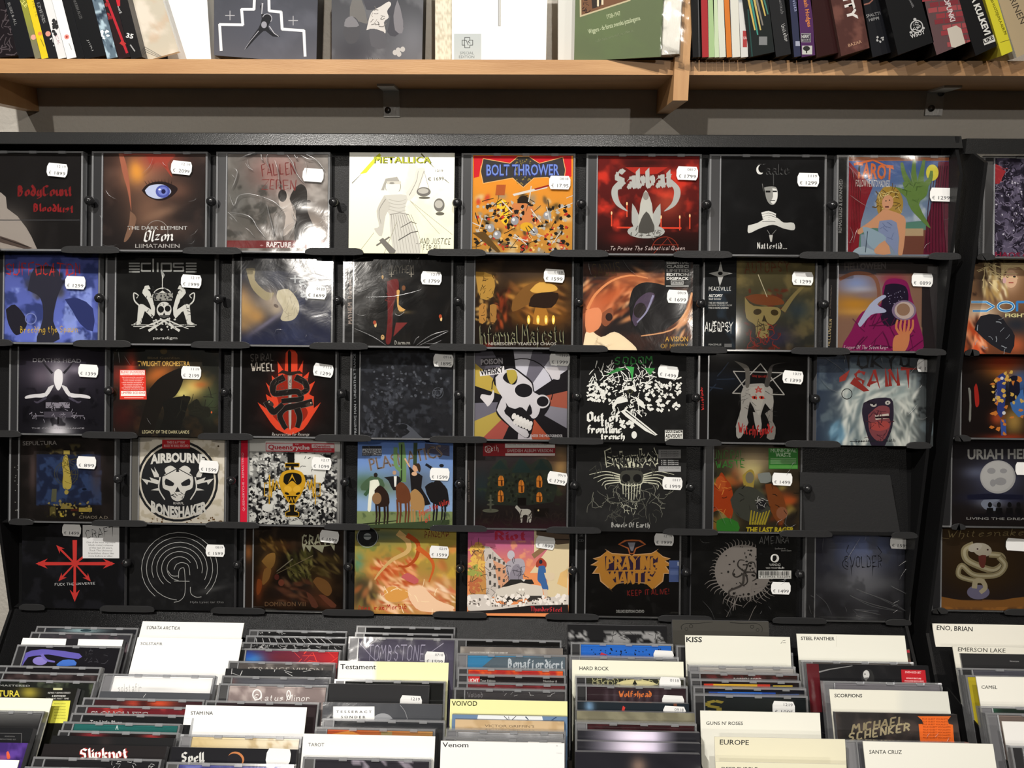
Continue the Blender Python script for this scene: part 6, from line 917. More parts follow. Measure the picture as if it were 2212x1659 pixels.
J(4, 2012, 2238, 15, 'brown CD with a coiled pale snake, bottom of the right rack', '33281c', a, (2193, 1176, '1599', dict(blank=True, rot=-3)), zb=ZB2)
# ------------------------------------------------------------ browser bins below the rack
BZ = 0.954
TH = dict(A=42, B=42, C=35, D=30, E=26, F=24, G=23, H=30, I=32)
G = 'discs and divider cards standing in the browser bins'
ITEMS = {k: [] for k in TH}
def B(col, q, xl, yl, xr, kind, label, bg, art=None, h=0.0, st=None, **k):
    """kind J jewel case, S card sleeve, C divider card; xl, yl, xr: top edge in crop pixels; h: how far it stands above the other tops"""
    c = Q[q]; th = math.radians(TH[col]); x0, y0, x1 = c[0]+xl*c[2], c[1]+yl*c[2], c[0]+xr*c[2]
    O = np.array([0, 0, BZ+h*math.cos(th)]); N = np.array([0, -0.077, 1.0]); P = at_plane(x0, y0, O, N)
    V = np.array([0, math.sin(th), math.cos(th)]); Pr = at_y(x1, y0+(x1-x0)*0.02, P[1]); w = Pr[0]-P[0]
    ITEMS[col].append((P[1]-h*math.sin(th), P, V, w, 0.125+h, kind, label, bg, art, q, st, th, k))
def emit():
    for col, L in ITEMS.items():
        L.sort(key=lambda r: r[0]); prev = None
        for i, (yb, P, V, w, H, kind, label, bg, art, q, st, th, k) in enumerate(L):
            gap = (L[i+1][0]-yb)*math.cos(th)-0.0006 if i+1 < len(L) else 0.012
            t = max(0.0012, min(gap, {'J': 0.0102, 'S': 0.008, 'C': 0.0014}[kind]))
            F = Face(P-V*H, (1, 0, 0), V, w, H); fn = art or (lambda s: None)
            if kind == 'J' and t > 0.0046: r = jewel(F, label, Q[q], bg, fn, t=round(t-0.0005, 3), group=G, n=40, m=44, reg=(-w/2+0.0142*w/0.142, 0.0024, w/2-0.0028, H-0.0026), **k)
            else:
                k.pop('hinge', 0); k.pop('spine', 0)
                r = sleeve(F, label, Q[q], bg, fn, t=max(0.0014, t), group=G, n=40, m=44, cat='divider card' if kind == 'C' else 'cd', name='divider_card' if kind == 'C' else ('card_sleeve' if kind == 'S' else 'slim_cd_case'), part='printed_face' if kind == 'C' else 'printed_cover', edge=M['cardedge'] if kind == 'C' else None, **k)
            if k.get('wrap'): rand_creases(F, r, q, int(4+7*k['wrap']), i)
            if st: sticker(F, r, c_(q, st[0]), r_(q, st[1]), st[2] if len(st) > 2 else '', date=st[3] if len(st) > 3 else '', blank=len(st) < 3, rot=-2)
def c_(q, x): return Q[q][0]+x*Q[q][2]
def r_(q, y): return Q[q][1]+y*Q[q][2]
M['cardedge'] = mat('divider_board', (0.66, 0.64, 0.56), 0.5)
ti = lambda *a_: (lambda s: s.T(*a_))
CW, CC_, K = 'f0f0ec', 'ecead8', '17171a'
# column A
B('A', 16, 465, -50, 1530, 'J', 'plum and beige covered CD at the very back of the leftmost bin', '241614', lambda s: s.bl(850, 30, 200, 90, '4a1a18', .8).bl(1000, 60, 130, 60, '6a5c4a', .9), wrap=.8, st=(1300, 76))
B('A', 16, 400, 112, 1510, 'J', 'CD with a pale blue face strip, second from the back in the leftmost bin', '1e1f24', lambda s: s.bl(900, 155, 200, 22, '9ab8bc', 1).E(930, 158, 60, 14, '2c4048'))
B('A', 16, 340, 174, 1445, 'J', 'dark grey CD case before the pale blue face one in the leftmost bin', '38373c', lambda s: s.nz('5a4a50', 90, .5, .2))
B('A', 16, 250, 242, 1345, 'S', 'white sleeve with a black centre band in the leftmost bin', 'f2f2f0', lambda s: s.P([(733, 200), (865, 200), (830, 400), (700, 400)], '1c1b1f'))
B('A', 16, 190, 312, 1330, 'J', 'CD with a purple and blue painted body, leftmost bin', '17161c', lambda s: s.P([(210, 520), (280, 400), (400, 370), (520, 365), (860, 410), (850, 470), (640, 440), (520, 420), (430, 430), (300, 450), (240, 540)], '6a62b8', 2).E(430, 490, 80, 46, '8f84cc').L([(450, 420), (500, 480), (590, 500)], 34, '7a70c0', 16, 4).P([(620, 520), (680, 480), (800, 480), (820, 540), (620, 545)], '4a7ad0', 2).bl(700, 470, 60, 20, 'b0c8f0', .0).scrawl(12, (880, 380, 1180, 520), '4a4a50', 4, 50, 3), wrap=.5)
B('A', 16, -20, 538, 1105, 'J', 'black CD below the purple body one in the leftmost bin', '151418', None)
B('A', 16, -60, 606, 1090, 'J', 'dark brown CD, second below the purple body one in the leftmost bin', '241c1e', lambda s: s.nz('4a3c3c', 80, .5, .2))
B('A', 16, -100, 690, 1045, 'J', 'dark green CD behind the sleeve with big yellow letters', '1c1f1c', lambda s: (s.nz('4a5240', 70, .55, .15), s.T('REMASTERED', -90, 766, 320, 772, 20, 'b5b5b0')))
B('A', 16, -150, 772, 845, 'S', 'black sleeve with large yellow letters and a yellow label, leftmost bin', '14140f', lambda s: (s.bl(320, 840, 90, 60, 'a89c3a', .9), s.T('TURA', -20, 880, 215, 882, 70, 'd6c84a', .02), s.T('NEWLY REMASTERED', 520, 850, 765, 850, 20, 'e0e0dc', .02, .2), s.T('& EXPANDED', 565, 882, 715, 882, 18, 'e0e0dc', .02, .2), s.T('FOR THE FIRST TIME', 500, 912, 748, 912, 18, 'e0e0dc', .02, .2), s.P([(560, 925), (768, 925), (730, 1170), (520, 1170)], 'd4d25a'), [s.T('REMASTERED', 590, 965+i*32, 715, 965+i*32, 14, '6a6820') for i in range(6)], s.R(580, 770, 680, 810, 'c9c9a0')), wrap=.3)
B('A', 16, -300, 885, 578, 'C', 'blank cream divider card in front of the yellow lettered sleeve', 'f0efdc', None, h=.004)
B('A', 16, -330, 1024, 480, 'J', 'translucent grey CD case before the blank cream divider, leftmost bin', '6f6f6f', lambda s: s.gb(1040, 1200, '2b2b2c'), hinge='grey')
B('A', 16, -420, 1212, 365, 'S', 'black boxed set with a thin grey frame line, leftmost bin', '17181a', lambda s: (s.L([(-100, 1278), (235, 1282), (225, 1500)], 5, '6a6a6a'), s.T('ARCHIVE EDITION', 50, 1318, 160, 1322, 12, '7a7a7a'), s.T('REMASTERED SET', 0, 1350, 175, 1354, 12, '7a7a7a')))
B('A', 16, -450, 1372, 305, 'S', 'violet covered sleeve with an orange mark, bottom of the leftmost bin', '3a2468', lambda s: (s.nz('5a3c94', 90, .5, .2), s.P([(70, 1490), (90, 1475), (112, 1540), (100, 1560), (75, 1555)], 'e0603c', 2), s.bl(20, 1560, 60, 30, 'b05a90', .8)))
B('A', 16, -480, 1560, 210, 'C', 'white divider card at the bottom left corner of the photo', 'f4f4f0', None)
# column B
B('B', 16, 1555, 60, 2660, 'C', 'white divider with slanted bold two word capitals, tallest at the back of the second bin', CW, lambda s: s.S('SONATA ARCTICA', 1592, 145, 1955, 152, 32, '2b2b2c', 1.1, 'l', it=.2), h=.022)
B('B', 16, 1520, 195, 2600, 'J', 'grey CD showing as a thin strip between two white dividers, second bin', '2b2b2c', lambda s: s.nz('7a7a80', 60, .5, .2))
B('B', 16, 1500, 235, 2640, 'C', 'large white divider printed with one thin nine letter name, second bin', 'f4f4f2', ti('SOLSTAFIR', 1530, 318, 1768, 322, 32, '2b2b2c', .0, .1), h=.018)
B('B', 16, 1130, 628, 2345, 'J', 'white CD with thin tall grey letters below the large white divider', 'ecebea', lambda s: (s.S('solstafir', 1275, 830, 1540, 824, 90, '9a9a98', .5, 'l'), s.bl(1700, 800, 180, 14, 'c9c9c6', .8)), hinge='grey')
B('B', 16, 1095, 822, 2290, 'S', 'plain slate grey sleeve in the second bin', '45474c', lambda s: s.L([(1560, 890), (1590, 850)], 4, 'c9c9c9'))
B('B', 16, 910, 888, 2230, 'J', 'CD with orange red faces along its top edge, second bin', '3c2226', lambda s: s.bl(1450, 950, 80, 40, 'b04030', 1).bl(1730, 950, 130, 40, 'd05030', 1).bl(1560, 950, 50, 40, '3c1a1c', .9))
B('B', 16, 830, 970, 2190, 'J', 'maroon CD with outlined dripping capitals, second bin', '6a2028', lambda s: (s.nz('a83a38', 80, .5, .2), s.T('SLOUGH FEG', 985, 1095, 1605, 1105, 58, 'd9cfcf', .03), s.T('SLOUGH FEG', 990, 1092, 1600, 1102, 52, '3c1418', .0)))
B('B', 16, 780, 1056, 2120, 'J', 'black CD with white serif words below the maroon one, second bin', '1a1c1e', lambda s: s.T('Ten Little Blues', 975, 1172, 1320, 1180, 38, 'd4d4d4', .01))
B('B', 16, 690, 1150, 1965, 'J', 'teal topped CD in the second bin', '246460', lambda s: (s.gb(1220, 1290, '1e5450'), s.L([(1255, 1240), (1270, 1195), (1280, 1240)], 7, 'd0e0dc')))
B('B', 16, 640, 1245, 1945, 'J', 'black CD with red splashes below the teal one', '1b1718', lambda s: s.bl(1000, 1300, 110, 30, 'a03038', 1).bl(1650, 1320, 90, 30, 'b83a3c', 1))
B('B', 16, 575, 1305, 1900, 'S', 'plain black sleeve just behind the jagged white logo sleeve, second bin', '151517', lambda s: s.bl(1150, 1370, 60, 60, '2c2424', .8))
B('B', 16, 485, 1395, 1820, 'S', 'black sleeve with a jagged white logo edged in red, second bin', '1b1718', lambda s: (s.S('Slipknot', 870, 1560, 1395, 1550, 110, '9a2420', 2.2, 'b', jag=.2), s.S('Slipknot', 872, 1556, 1393, 1546, 106, 'eeeeea', 1.3, 'b', jag=.2)))
B('B', 16, 365, 1533, 1760, 'J', 'dark CD with white scratches, near the foot of the second bin', '1f1f22', lambda s: s.scrawl(16, (1100, 1590, 1700, 1680), 'c9c9c9', 5, 50, 3), wrap=.6)
B('B', 16, 270, 1640, 1700, 'J', 'dark grey CD at the foot of the second bin', '3a3a3e', None)
# column C
def spark(s): s.scrawl(26, (850, 160, 1180, 210), 'd0d0d0', 4, 24, 4)
B('C', 17, 800, 150, 1865, 'J', 'black CD with white sparkles at the back of the third bin', '151517', spark, wrap=.5)
B('C', 17, 765, 213, 1862, 'J', 'black CD with thin white rays in the third bin', '19191b', lambda s: [s.L([(880+i*75, 300), (870+i*70, 245)], 6, 'c9c9c9') for i in range(12)])
B('C', 17, 722, 285, 1840, 'J', 'black CD with a white scratched logo before the rayed one', '1a1a1c', lambda s: s.scrawl(50, (830, 310, 1770, 360), 'b9b9b9', 5, 60, 6), wrap=.4)
B('C', 17, 660, 352, 1795, 'J', 'CD shading from bright blue to bright red, third bin', '2c3c70', lambda s: (s.gr(620, 1780, '1c2c5c', 'c42e30', 'x'), s.bl(850, 470, 120, 50, '3c8cd0', 1), s.bl(760, 430, 70, 30, '2450b0', .9), s.bl(1150, 450, 180, 60, '6a2a34', .9), s.scrawl(12, (1250, 410, 1740, 520), 'e84a40', 7, 120, 3, .05)))
B('C', 17, 575, 490, 1735, 'J', 'grey CD with spaced serif capitals, third bin', '55504e', lambda s: (s.nz('7a7470', 90, .5, .2), s.T('STRANGE VISION', 780, 606, 1595, 620, 52, 'b5b0a8', .0)))
B('C', 17, 545, 574, 1692, 'S', 'glossy wrapped black sleeve in the third bin', '1a1b1e', lambda s: s.scrawl(8, (560, 590, 1690, 660), 'd0d0d0', 6, 90, 7, .1), wrap=.8)
B('C', 17, 505, 650, 1690, 'J', 'grey and rust CD in crinkled wrap, third bin', '54545a', lambda s: s.bl(560, 720, 60, 40, '8a5048', .9).bl(1100, 720, 300, 30, '6a6c74', .7), wrap=1.2)
B('C', 17, 470, 735, 1662, 'J', 'mauve CD with looping white script, third bin', '8a7c7a', lambda s: (s.nz('b5a8a4', 100, .5, .2), s.S('Status Minor', 835, 925, 1450, 930, 70, 'f4f2f0', .7, 'l', it=.2), s.ring(880, 860, 46, 14, 'f6f4f2', ry=54), s.ring(1225, 865, 20, 10, 'f6f4f2', ry=50)))
B('C', 17, 325, 920, 1562, 'J', 'dark CD case behind the six letter and digit divider, third bin', '33282c', None)
B('C', 17, 112, 972, 1428, 'C', 'white divider with six capitals and a digit, third bin', 'f6f6f4', ti('STAM1NA', 162, 1080, 402, 1080, 40, '2b2b2c', .015), h=.01)
B('C', 17, 50, 1290, 1372, 'J', 'cream and beige CD below the digit lettered divider', 'd9cba4', lambda s: (s.gr(200, 1350, 'd4c090', 'f0e8d8', 'x'), s.nz('b59c70', 90, .58, .1, .6)), hinge='grey')
B('C', 17, -40, 1430, 1320, 'S', 'black sleeve with a white gothic logo and orange crescent, third bin', '17171c', lambda s: (s.S('Spell', 60, 1590, 300, 1590, 100, 'cfcfcb', 1.5), s.E(655, 1560, 90, 78, 'c07a4a', 20), s.E(640, 1575, 84, 74, '1c1a20', 20)), st=(1120, 1540))
B('C', 17, -100, 1592, 1285, 'J', 'lilac blue CD at the foot of the third bin', '44488c', lambda s: s.nz('7a80c0', 100, .5, .2), wrap=.12)
# column D
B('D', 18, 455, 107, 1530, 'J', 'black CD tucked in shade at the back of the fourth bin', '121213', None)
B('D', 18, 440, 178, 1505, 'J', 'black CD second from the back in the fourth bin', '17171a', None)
B('D', 18, 370, 226, 1543, 'J', 'grey lilac CD with wavy drawn capitals, fourth bin', '4c4858', lambda s: (s.gb(300, 500, '5c586c'), s.S('TOMBSTONE', 560, 490, 1190, 490, 170, 'a9a4b8', .5, 'l', it=.1), s.L([(470, 280), (660, 495)], 8, 'a9a4b8', 5), s.L([(1400, 300), (1230, 420)], 8, 'a9a4b8', 5), s.L([(470, 270), (468, 500)], 5, '8a9a60')), wrap=1.2, hinge='grey', st=(1308, 465, '1599', '0718'))
B('D', 18, 262, 490, 1458, 'C', 'white and pale yellow divider with a bold nine letter name, fourth bin', 'f4f2d4', lambda s: (s.gr(640, 680, 'f6f6f0', 'efedbc', 'x'), s.T('Testament', 278, 582, 664, 584, 58, '2b2b2c', .015)), h=.012)
B('D', 18, 215, 690, 1425, 'J', 'clear edged CD case showing right of the plain black sleeve, fourth bin', '1c1d1c', None, hinge='grey')
B('D', 18, 155, 740, 1242, 'S', 'plain charcoal sleeve before the pale yellow divider, fourth bin', '2b2b2d', None, st=(1048, 950, '1799', '1219'))
B('D', 18, 92, 942, 1388, 'S', 'grey sleeve with a spaced lettered white label and half disc, fourth bin', '494b50', lambda s: (s.E(740, 1170, 120, 108, '9a9ca0'), s.L([(930, 975), (980, 1040), (1010, 1130)], 4, 'a9a9ac', sm=3), s.R(200, 988, 650, 1140, 'f0f0ee'), s.T('T E S S E R A C T', 232, 1058, 620, 1060, 26, '2a2a2c', .02), s.T('S O N D E R', 285, 1114, 552, 1116, 26, '2a2a2c', .02)), wrap=.4)
B('D', 18, 85, 1118, 1422, 'J', 'clear CD case with a black band behind the orange topped one', '2c2e32', None, hinge='grey', wrap=.6)
B('D', 18, 10, 1210, 1312, 'J', 'orange and tan topped CD, fourth bin', 'b5602c', lambda s: (s.gr(140, 1300, 'c05024', 'b58a50', 'x'), s.P([(180, 1290), (380, 1250), (520, 1310), (180, 1320)], 'e89a48'), s.R(720, 1262, 840, 1310, 'a09060')), wrap=1.0, hinge='grey')
B('D', 17, 1390, 1285, 2825, 'C', 'white divider with five small capitals, foot of the fourth bin', 'f6f6f2', ti('TAROT', 1442, 1422, 1615, 1424, 38, '2b2b2c', .0), h=.012)
B('D', 17, 1385, 1535, 2780, 'J', 'mottled dark lilac CD at the foot of the fourth bin', '302e34', lambda s: s.nz('a098a4', 90, .55, .06, .9, 4, (1900, 1540, 2700, 1700)))
# column E
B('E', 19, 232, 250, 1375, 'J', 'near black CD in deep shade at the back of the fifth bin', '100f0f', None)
B('E', 19, 275, 336, 1390, 'S', 'taupe grey sleeve, first lit one in the fifth bin', '77706a', lambda s: (s.nz('9a948c', 140, .5, .2), s.T('INCANTATIONS FOR THE OLD ONES OF', 380, 404, 790, 410, 14, 'd9d6d0', .01)))
B('E', 19, 235, 408, 1440, 'J', 'sky blue and grey CD with silver gothic lettering, fifth bin', '3c84b0', lambda s: (s.P([(510, 560), (640, 450), (1440, 450), (1440, 600), (510, 600)], '5c6a74'), s.bl(1150, 560, 200, 40, '8aa0ac', .8), s.bl(1350, 480, 90, 30, '4a90b8', .8), s.S('Bonafjordiert', 790, 560, 1400, 575, 90, 'c4ccd2', 1.3)), wrap=1.0, hinge='grey')
B('E', 19, 245, 562, 1415, 'J', 'flame red CD below the sky blue one, fifth bin', 'b0302c', lambda s: s.nz('e0602c', 70, .5, .15))
B('E', 19, 243, 634, 1422, 'J', 'black CD with a red and white corner label, fifth bin', '1e1819', lambda s: (s.R(240, 650, 485, 730, 'c42c30'), s.T('UNZUCHT', 262, 720, 475, 722, 36, 'eeeeea', .03), s.T('Tour Edition', 490, 718, 655, 722, 24, 'c9c9c6'), s.T('Number 8', 1178, 722, 1325, 728, 24, 'b9b9b6')))
B('E', 19, 238, 722, 1435, 'J', 'dark crimson CD, fifth bin', '6a2428', lambda s: s.nz('84343a', 90, .5, .2), wrap=.6)
B('E', 19, 210, 786, 1430, 'J', 'grey CD with a small clawed logo, just behind the yellow divider', '3f3d40', lambda s: (s.S('Voivod', 350, 890, 515, 890, 56, '8f8d90', .9, 'k'), s.scrawl(14, (600, 800, 1350, 880), 'b5b5b5', 4, 40, 3, .1)), wrap=.6)
B('E', 19, 165, 908, 1440, 'C', 'yellow divider with six olive capitals, fifth bin', 'eeedae', ti('VOIVOD', 180, 980, 458, 982, 54, '46462a', .02), h=.008)
B('E', 19, 185, 1076, 1440, 'S', 'slate blue and white sleeve with antler shapes, fifth bin', '6a84a4', lambda s: (s.P([(470, 1070), (1160, 1080), (1190, 1200), (440, 1200)], 'e4e8ea'), s.L([(750, 1095), (800, 1140)], 7, '3a3c40'), s.L([(880, 1095), (830, 1140)], 7, '3a3c40'), s.L([(800, 1100), (805, 1145)], 6, '3a3c40'), s.L([(680, 1140), (940, 1143)], 5, '3a3c40'), s.L([(985, 1100), (1030, 1150)], 14, '3a4a60', 5), s.L([(1320, 1105), (1250, 1150)], 12, '34486a', 8)))
B('E', 19, 220, 1128, 1405, 'S', 'tan paper sleeve with spaced serif capitals, fifth bin', 'cdb28c', lambda s: (s.nz('b5966c', 90, .55, .1, .6), s.T("VICTOR GRIFFIN'S", 540, 1212, 1080, 1220, 28, '6a5a48', .0)))
B('E', 19, 118, 1236, 1422, 'J', 'clear pale grey CD case before the tan sleeve, fifth bin', '9a9a9c', lambda s: s.nz('b5b5b8', 90, .5, .2), hinge='grey', wrap=.8)
B('E', 19, 95, 1325, 1415, 'J', 'clear CD case with a white tab and black oval mark, fifth bin', 'a9a9ab', lambda s: (s.P([(1010, 1310), (1370, 1310), (1370, 1400), (1010, 1400)], 'f2f2f0'), s.E(1180, 1348, 50, 20, '2a2a2c')), hinge='grey')
B('E', 19, 62, 1362, 1408, 'C', 'white divider with a bold five letter name, foot of the fifth bin', 'f6f6f4', lambda s: (s.T('Venom', 80, 1432, 360, 1434, 56, '2b2b2c', .01), s.T('R -', 1318, 1425, 1365, 1425, 16, 'b0b0b0'), s.T('TWIN', 1320, 1505, 1380, 1505, 14, 'c0c0c0')), h=.006)
# column F
def splat(s): s.nz('9a9a9a', 60, .45, .03, .9, 3, (520, 170, 1210, 330)).nz('a9a9a9', 40, .5, .03, .9, 5, (140, 165, 360, 330)); s.scrawl(24, (600, 190, 1200, 300), '1a1a1a', 6, 60, 4, .2)
B('F', 20, 130, 96, 1207, 'S', 'black and grey ink splashed sleeve at the back of the sixth bin', '151517', splat, h=.006)
B('F', 20, 165, 290, 1282, 'J', 'bright blue CD with black flecks, sixth bin', '2a6ac4', lambda s: (s.speck(36, (320, 360, 1260, 430), '1a1c28', 9, 3), s.P([(500, 400), (570, 430), (620, 440), (480, 440)], 'c83c48')), st=(1175, 450, '', ''))
B('F', 20, 150, 432, 1342, 'J', 'pale grey CD case behind the genre divider, sixth bin', '77787a', None, hinge='grey')
B('F', 20, 180, 480, 1392, 'C', 'cream divider printed with a two word music genre, sixth bin', 'f1f0dc', ti('HARD ROCK', 260, 592, 580, 596, 42, '2b2b2c', .01), h=.008)
B('F', 20, 215, 654, 1415, 'J', 'CD with cream scrollwork and a triangle, sixth bin', '35362c', lambda s: ([s.ring(430+i*55 % 760, 690+(i*37) % 60, 26+(i*7) % 18, 8, 'a9a67c', i*50, i*50+260) for i in range(18)], s.P([(620, 770), (720, 715), (870, 695), (1020, 715), (1110, 770)], 'd9d09c', 3), s.P([(865, 700), (895, 755), (835, 755)], '22221c')), st=(1245, 745, '', '0118'))
B('F', 20, 220, 750, 1440, 'J', 'maroon black CD with an orange gothic word, sixth bin', '33252a', lambda s: ([s.bl(560+i*90, 930, 22, 120, '5a4c54', .7) for i in range(8)], s.S('Wolfshead', 695, 885, 1045, 885, 62, 'd8783c', 1.3)), st=(1278, 945, '', ''))
B('F', 20, 240, 936, 1452, 'S', 'blue black sleeve with a red feather mark, sixth bin', '1d252c', lambda s: (s.bl(370, 990, 40, 60, '7aa0c4', .9), s.P([(735, 980), (760, 1000), (745, 1045), (715, 1050)], 'c83c34'), s.R(1285, 955, 1322, 1030, '6a4030')), st=(1293, 1065, '', '0918'))
B('F', 20, 230, 1037, 1515, 'S', 'plain olive grey wrapped sleeve, sixth bin', '77735f', lambda s: s.nz('8a8670', 110, .5, .2), wrap=.5)
B('F', 20, 215, 1152, 1538, 'J', 'dark maroon CD before the olive sleeve, sixth bin', '33191c', lambda s: s.nz('4a2428', 90, .5, .2), hinge='grey')
glow = lambda s: (s.gr(300, 900, '26262c', 'c4bcd4', 'x'), s.bl(880, s.Y.mean(), 240, 4000, 'f0e8f4', .9), s.mix(np.clip((s.X-1080)/260, 0, 1), '26262c'))
B('F', 20, 243, 1250, 1572, 'S', 'black sleeve with a glowing white centre, sixth bin', '26262c', glow, wrap=.6)
B('F', 20, 238, 1366, 1578, 'S', 'twin of the glowing white centred sleeve, directly in front of it', '26262c', glow, wrap=.6)
B('F', 20, 215, 1482, 1575, 'S', 'blue black sleeve with a small pale face, foot of the sixth bin', '26252c', lambda s: s.bl(905, 1640, 70, 80, '8a7468', 1), wrap=.8)
# column G
B('G', 21, -40, 45, 1010, 'S', 'grey card with curling black line ornaments behind the seventh bin', '45433e', lambda s: (s.L([(65, 150), (60, 115), (110, 85), (220, 85), (330, 75), (400, 68)], 7, '1a1a18', 4, 4), s.L([(590, 75), (740, 85), (880, 85), (940, 130), (935, 180)], 7, '1a1a18', 4, 4), s.ring(165, 115, 18, 5, '1a1a18'), s.ring(830, 120, 18, 5, '1a1a18'), s.ring(115, 145, 16, 4, '1a1a18'), s.ring(890, 155, 16, 4, '1a1a18')), h=.012)
B('G', 21, 5, 325, 1130, 'J', 'black CD half hidden left of the four letter divider', '131315', None)
B('G', 21, 100, 212, 1242, 'C', 'cream divider with a large four letter name, back of the seventh bin', 'eeede0', lambda s: (s.T('KISS', 112, 286, 285, 288, 58, '2b2b2c', .02), s.scrawl(3, (1140, 260, 1230, 300), '55554f', 5, 30, 3)), h=.02)
B('G', 21, 125, 386, 1276, 'J', 'black CD with yellow and blue block letters, seventh bin', '17171a', lambda s: (s.P([(435, 420), (540, 420), (560, 455), (500, 480)], 'a83038', 2), s.P([(790, 545), (830, 430), (845, 430), (800, 545)], '3c58b0'), s.R(297, 455, 318, 530, '3478b8'), s.T('KISS', 332, 528, 485, 530, 66, 'e8d02c', .05), s.T('CRAZY NIGHTS', 955, 502, 1135, 504, 26, '2f84bc', .02), s.P([(1150, 478), (1212, 482), (1212, 550), (1150, 550)], 'e8d02c'), s.P([(1160, 495), (1200, 500), (1170, 520), (1210, 545), (1160, 530)], '17171a'), s.bl(1060, 520, 60, 16, '9a5c40', .9)))
B('G', 21, 140, 537, 1305, 'J', 'light grey CD with tiny red capitals, seventh bin', 'a9a6a2', lambda s: (s.T('LET THEM ROCK', 305, 612, 425, 614, 14, 'b03c38', .02), s.T('LIVE TAKES', 1115, 632, 1215, 634, 10, '8a4c48')), hinge='grey')
B('G', 21, 150, 612, 1342, 'J', 'brown CD with white spaced capitals below the light grey one', '33221f', lambda s: (s.nz('6a3030', 70, .5, .2), s.T('ROBBEN FORD', 632, 704, 935, 706, 26, 'e4e4e0', .02)))
B('G', 21, 160, 690, 1362, 'J', 'CD with a yellow and red band, seventh bin', '1f1718', lambda s: (s.P([(308, 742), (1030, 752), (1030, 800), (308, 800)], 'e0b032'), s.R(308, 742, 410, 800, 'd0402c'), s.R(890, 750, 1030, 800, 'c8402c'), s.bl(650, 790, 60, 20, 'b03c28', .9), s.R(1060, 762, 1275, 774, 'e0c040')))
B('G', 21, 190, 770, 1420, 'J', 'CD with a bright blue band, seventh bin', '15161e', lambda s: (s.P([(360, 830), (1090, 840), (1090, 880), (360, 880)], '1f4fb4'), s.P([(460, 832), (940, 838), (940, 870), (460, 870)], '2f74dc'), s.R(1130, 856, 1345, 872, '2f6cd0')))
B('G', 21, 192, 852, 1437, 'J', 'black CD with a large olive gold letter, seventh bin', '1b2022', lambda s: s.S('S', 310, 1060, 530, 1060, 130, '8a7c34', 1.4, 'l'), st=(1170, 1010, '1095', '1219'))
B('G', 21, 265, 1034, 1568, 'C', 'cream divider with a three word name and apostrophe, seventh bin', 'f0efe4', ti("GUNS N' ROSES", 330, 1188, 730, 1190, 38, '2b2b2c', .01), h=.012)
B('G', 21, 420, 1318, 1842, 'C', 'creamy yellow divider with a six letter name, foot of the seventh bin', 'ebe6cc', ti('EUROPE', 478, 1402, 795, 1408, 56, '2b2b2c', .01), h=.012)
B('G', 21, 430, 1590, 1850, 'C', 'yellowish divider with a two word name cut by the bottom edge', 'eeeace', ti('DEEP PURPLE', 497, 1690, 888, 1694, 44, '2b2b2c', .01), h=.008)
# column H
B('H', 22, 88, 168, 1098, 'C', 'cream divider with small bold two word capitals, back of the eighth bin', 'eae9dd', lambda s: (s.T('STEEL PANTHER', 130, 226, 443, 230, 32, '2b2b2c', .02), s.L([(460, 190), (462, 290)], 2, 'c4c2b4')), h=.018)
B('H', 22, 115, 294, 1142, 'S', 'sleeve with a red title band over brown foliage, eighth bin', '3c3630', lambda s: (s.nz('6a6048', 60, .5, .15), s.nz('5c3430', 50, .55, .1, .8, 6), s.P([(110, 294), (1150, 322), (1150, 346), (112, 320)], 'a82c38'), s.T('SLASH', 283, 316, 418, 319, 20, 'e8d8d4', .03), s.T('WORLD ON FIRE', 715, 330, 965, 336, 18, 'd8c0bc', .02)))
B('H', 22, 133, 414, 1182, 'J', 'clear CD case with a silvery edge behind the maroon spined box', '4a4440', None, hinge='grey', wrap=.8)
B('H', 22, 180, 446, 1318, 'S', 'black box with a maroon spine, pale face and red label, eighth bin', '18181b', lambda s: (s.P([(180, 445), (295, 452), (330, 900), (210, 900)], '5c1820'), s.P([(705, 520), (750, 498), (795, 520), (810, 610), (700, 610)], '2b2b2c', 3), s.E(740, 550, 30, 42, 'c4c4c2'), s.E(728, 545, 7, 5, '1a1a1a'), s.P([(710, 580), (760, 575), (740, 612)], '6a6a6a'), s.P([(1065, 503), (1290, 508), (1302, 630), (1072, 630)], 'b8242e'), s.T('DVD+2CD SET', 1103, 535, 1252, 540, 18, 'f0d8d8', .02), s.T('BONUS FEATURE', 1115, 590, 1252, 594, 14, 'f0d8d8', .02), s.T('INCLUDES EXCLUSIVE', 1098, 614, 1275, 618, 13, 'f0d8d8', .02), s.L([(300, 525), (400, 500), (610, 468)], 14, '8a8a8a', 6)), wrap=.8, h=.004)
B('H', 22, 335, 608, 1445, 'J', 'grey CD case just behind the nine capitals divider, eighth bin', '77757a', None, hinge='grey')
B('H', 22, 395, 686, 1500, 'C', 'cream divider with nine small capitals, eighth bin', 'e6e4d8', lambda s: (s.gr(1000, 1100, 'e8e6d8', 'dcdcd2', 'x'), s.T('SCORPIONS', 443, 760, 702, 762, 32, '2b2b2c', .02)), h=.012)
B('H', 22, 450, 898, 1585, 'S', 'dark sleeve with slanted metallic letters and an orange label, eighth bin', '2a2727', lambda s: (s.nz('4a403c', 130, .5, .25), s.S('MICHAEL', 605, 1090, 1095, 1010, 72, '8f8468', 1.5, 'l', it=.25), s.S('SCHENKER', 570, 1175, 1145, 1070, 72, 'a59a7c', 1.5, 'l', it=.25), s.P([(1218, 938), (1530, 938), (1500, 975), (1510, 1010), (1548, 1018), (1562, 1200), (1245, 1200), (1228, 1012), (1275, 1010), (1260, 975)], 'e0702c'), [s.T('PLUS GUEST VOCALISTS', 1262+(i > 2)*8, 970+i*25, 1500+(i > 2)*26, 972+i*25, 14, '8a3a14', .02) for i in range(8)]), wrap=.7)
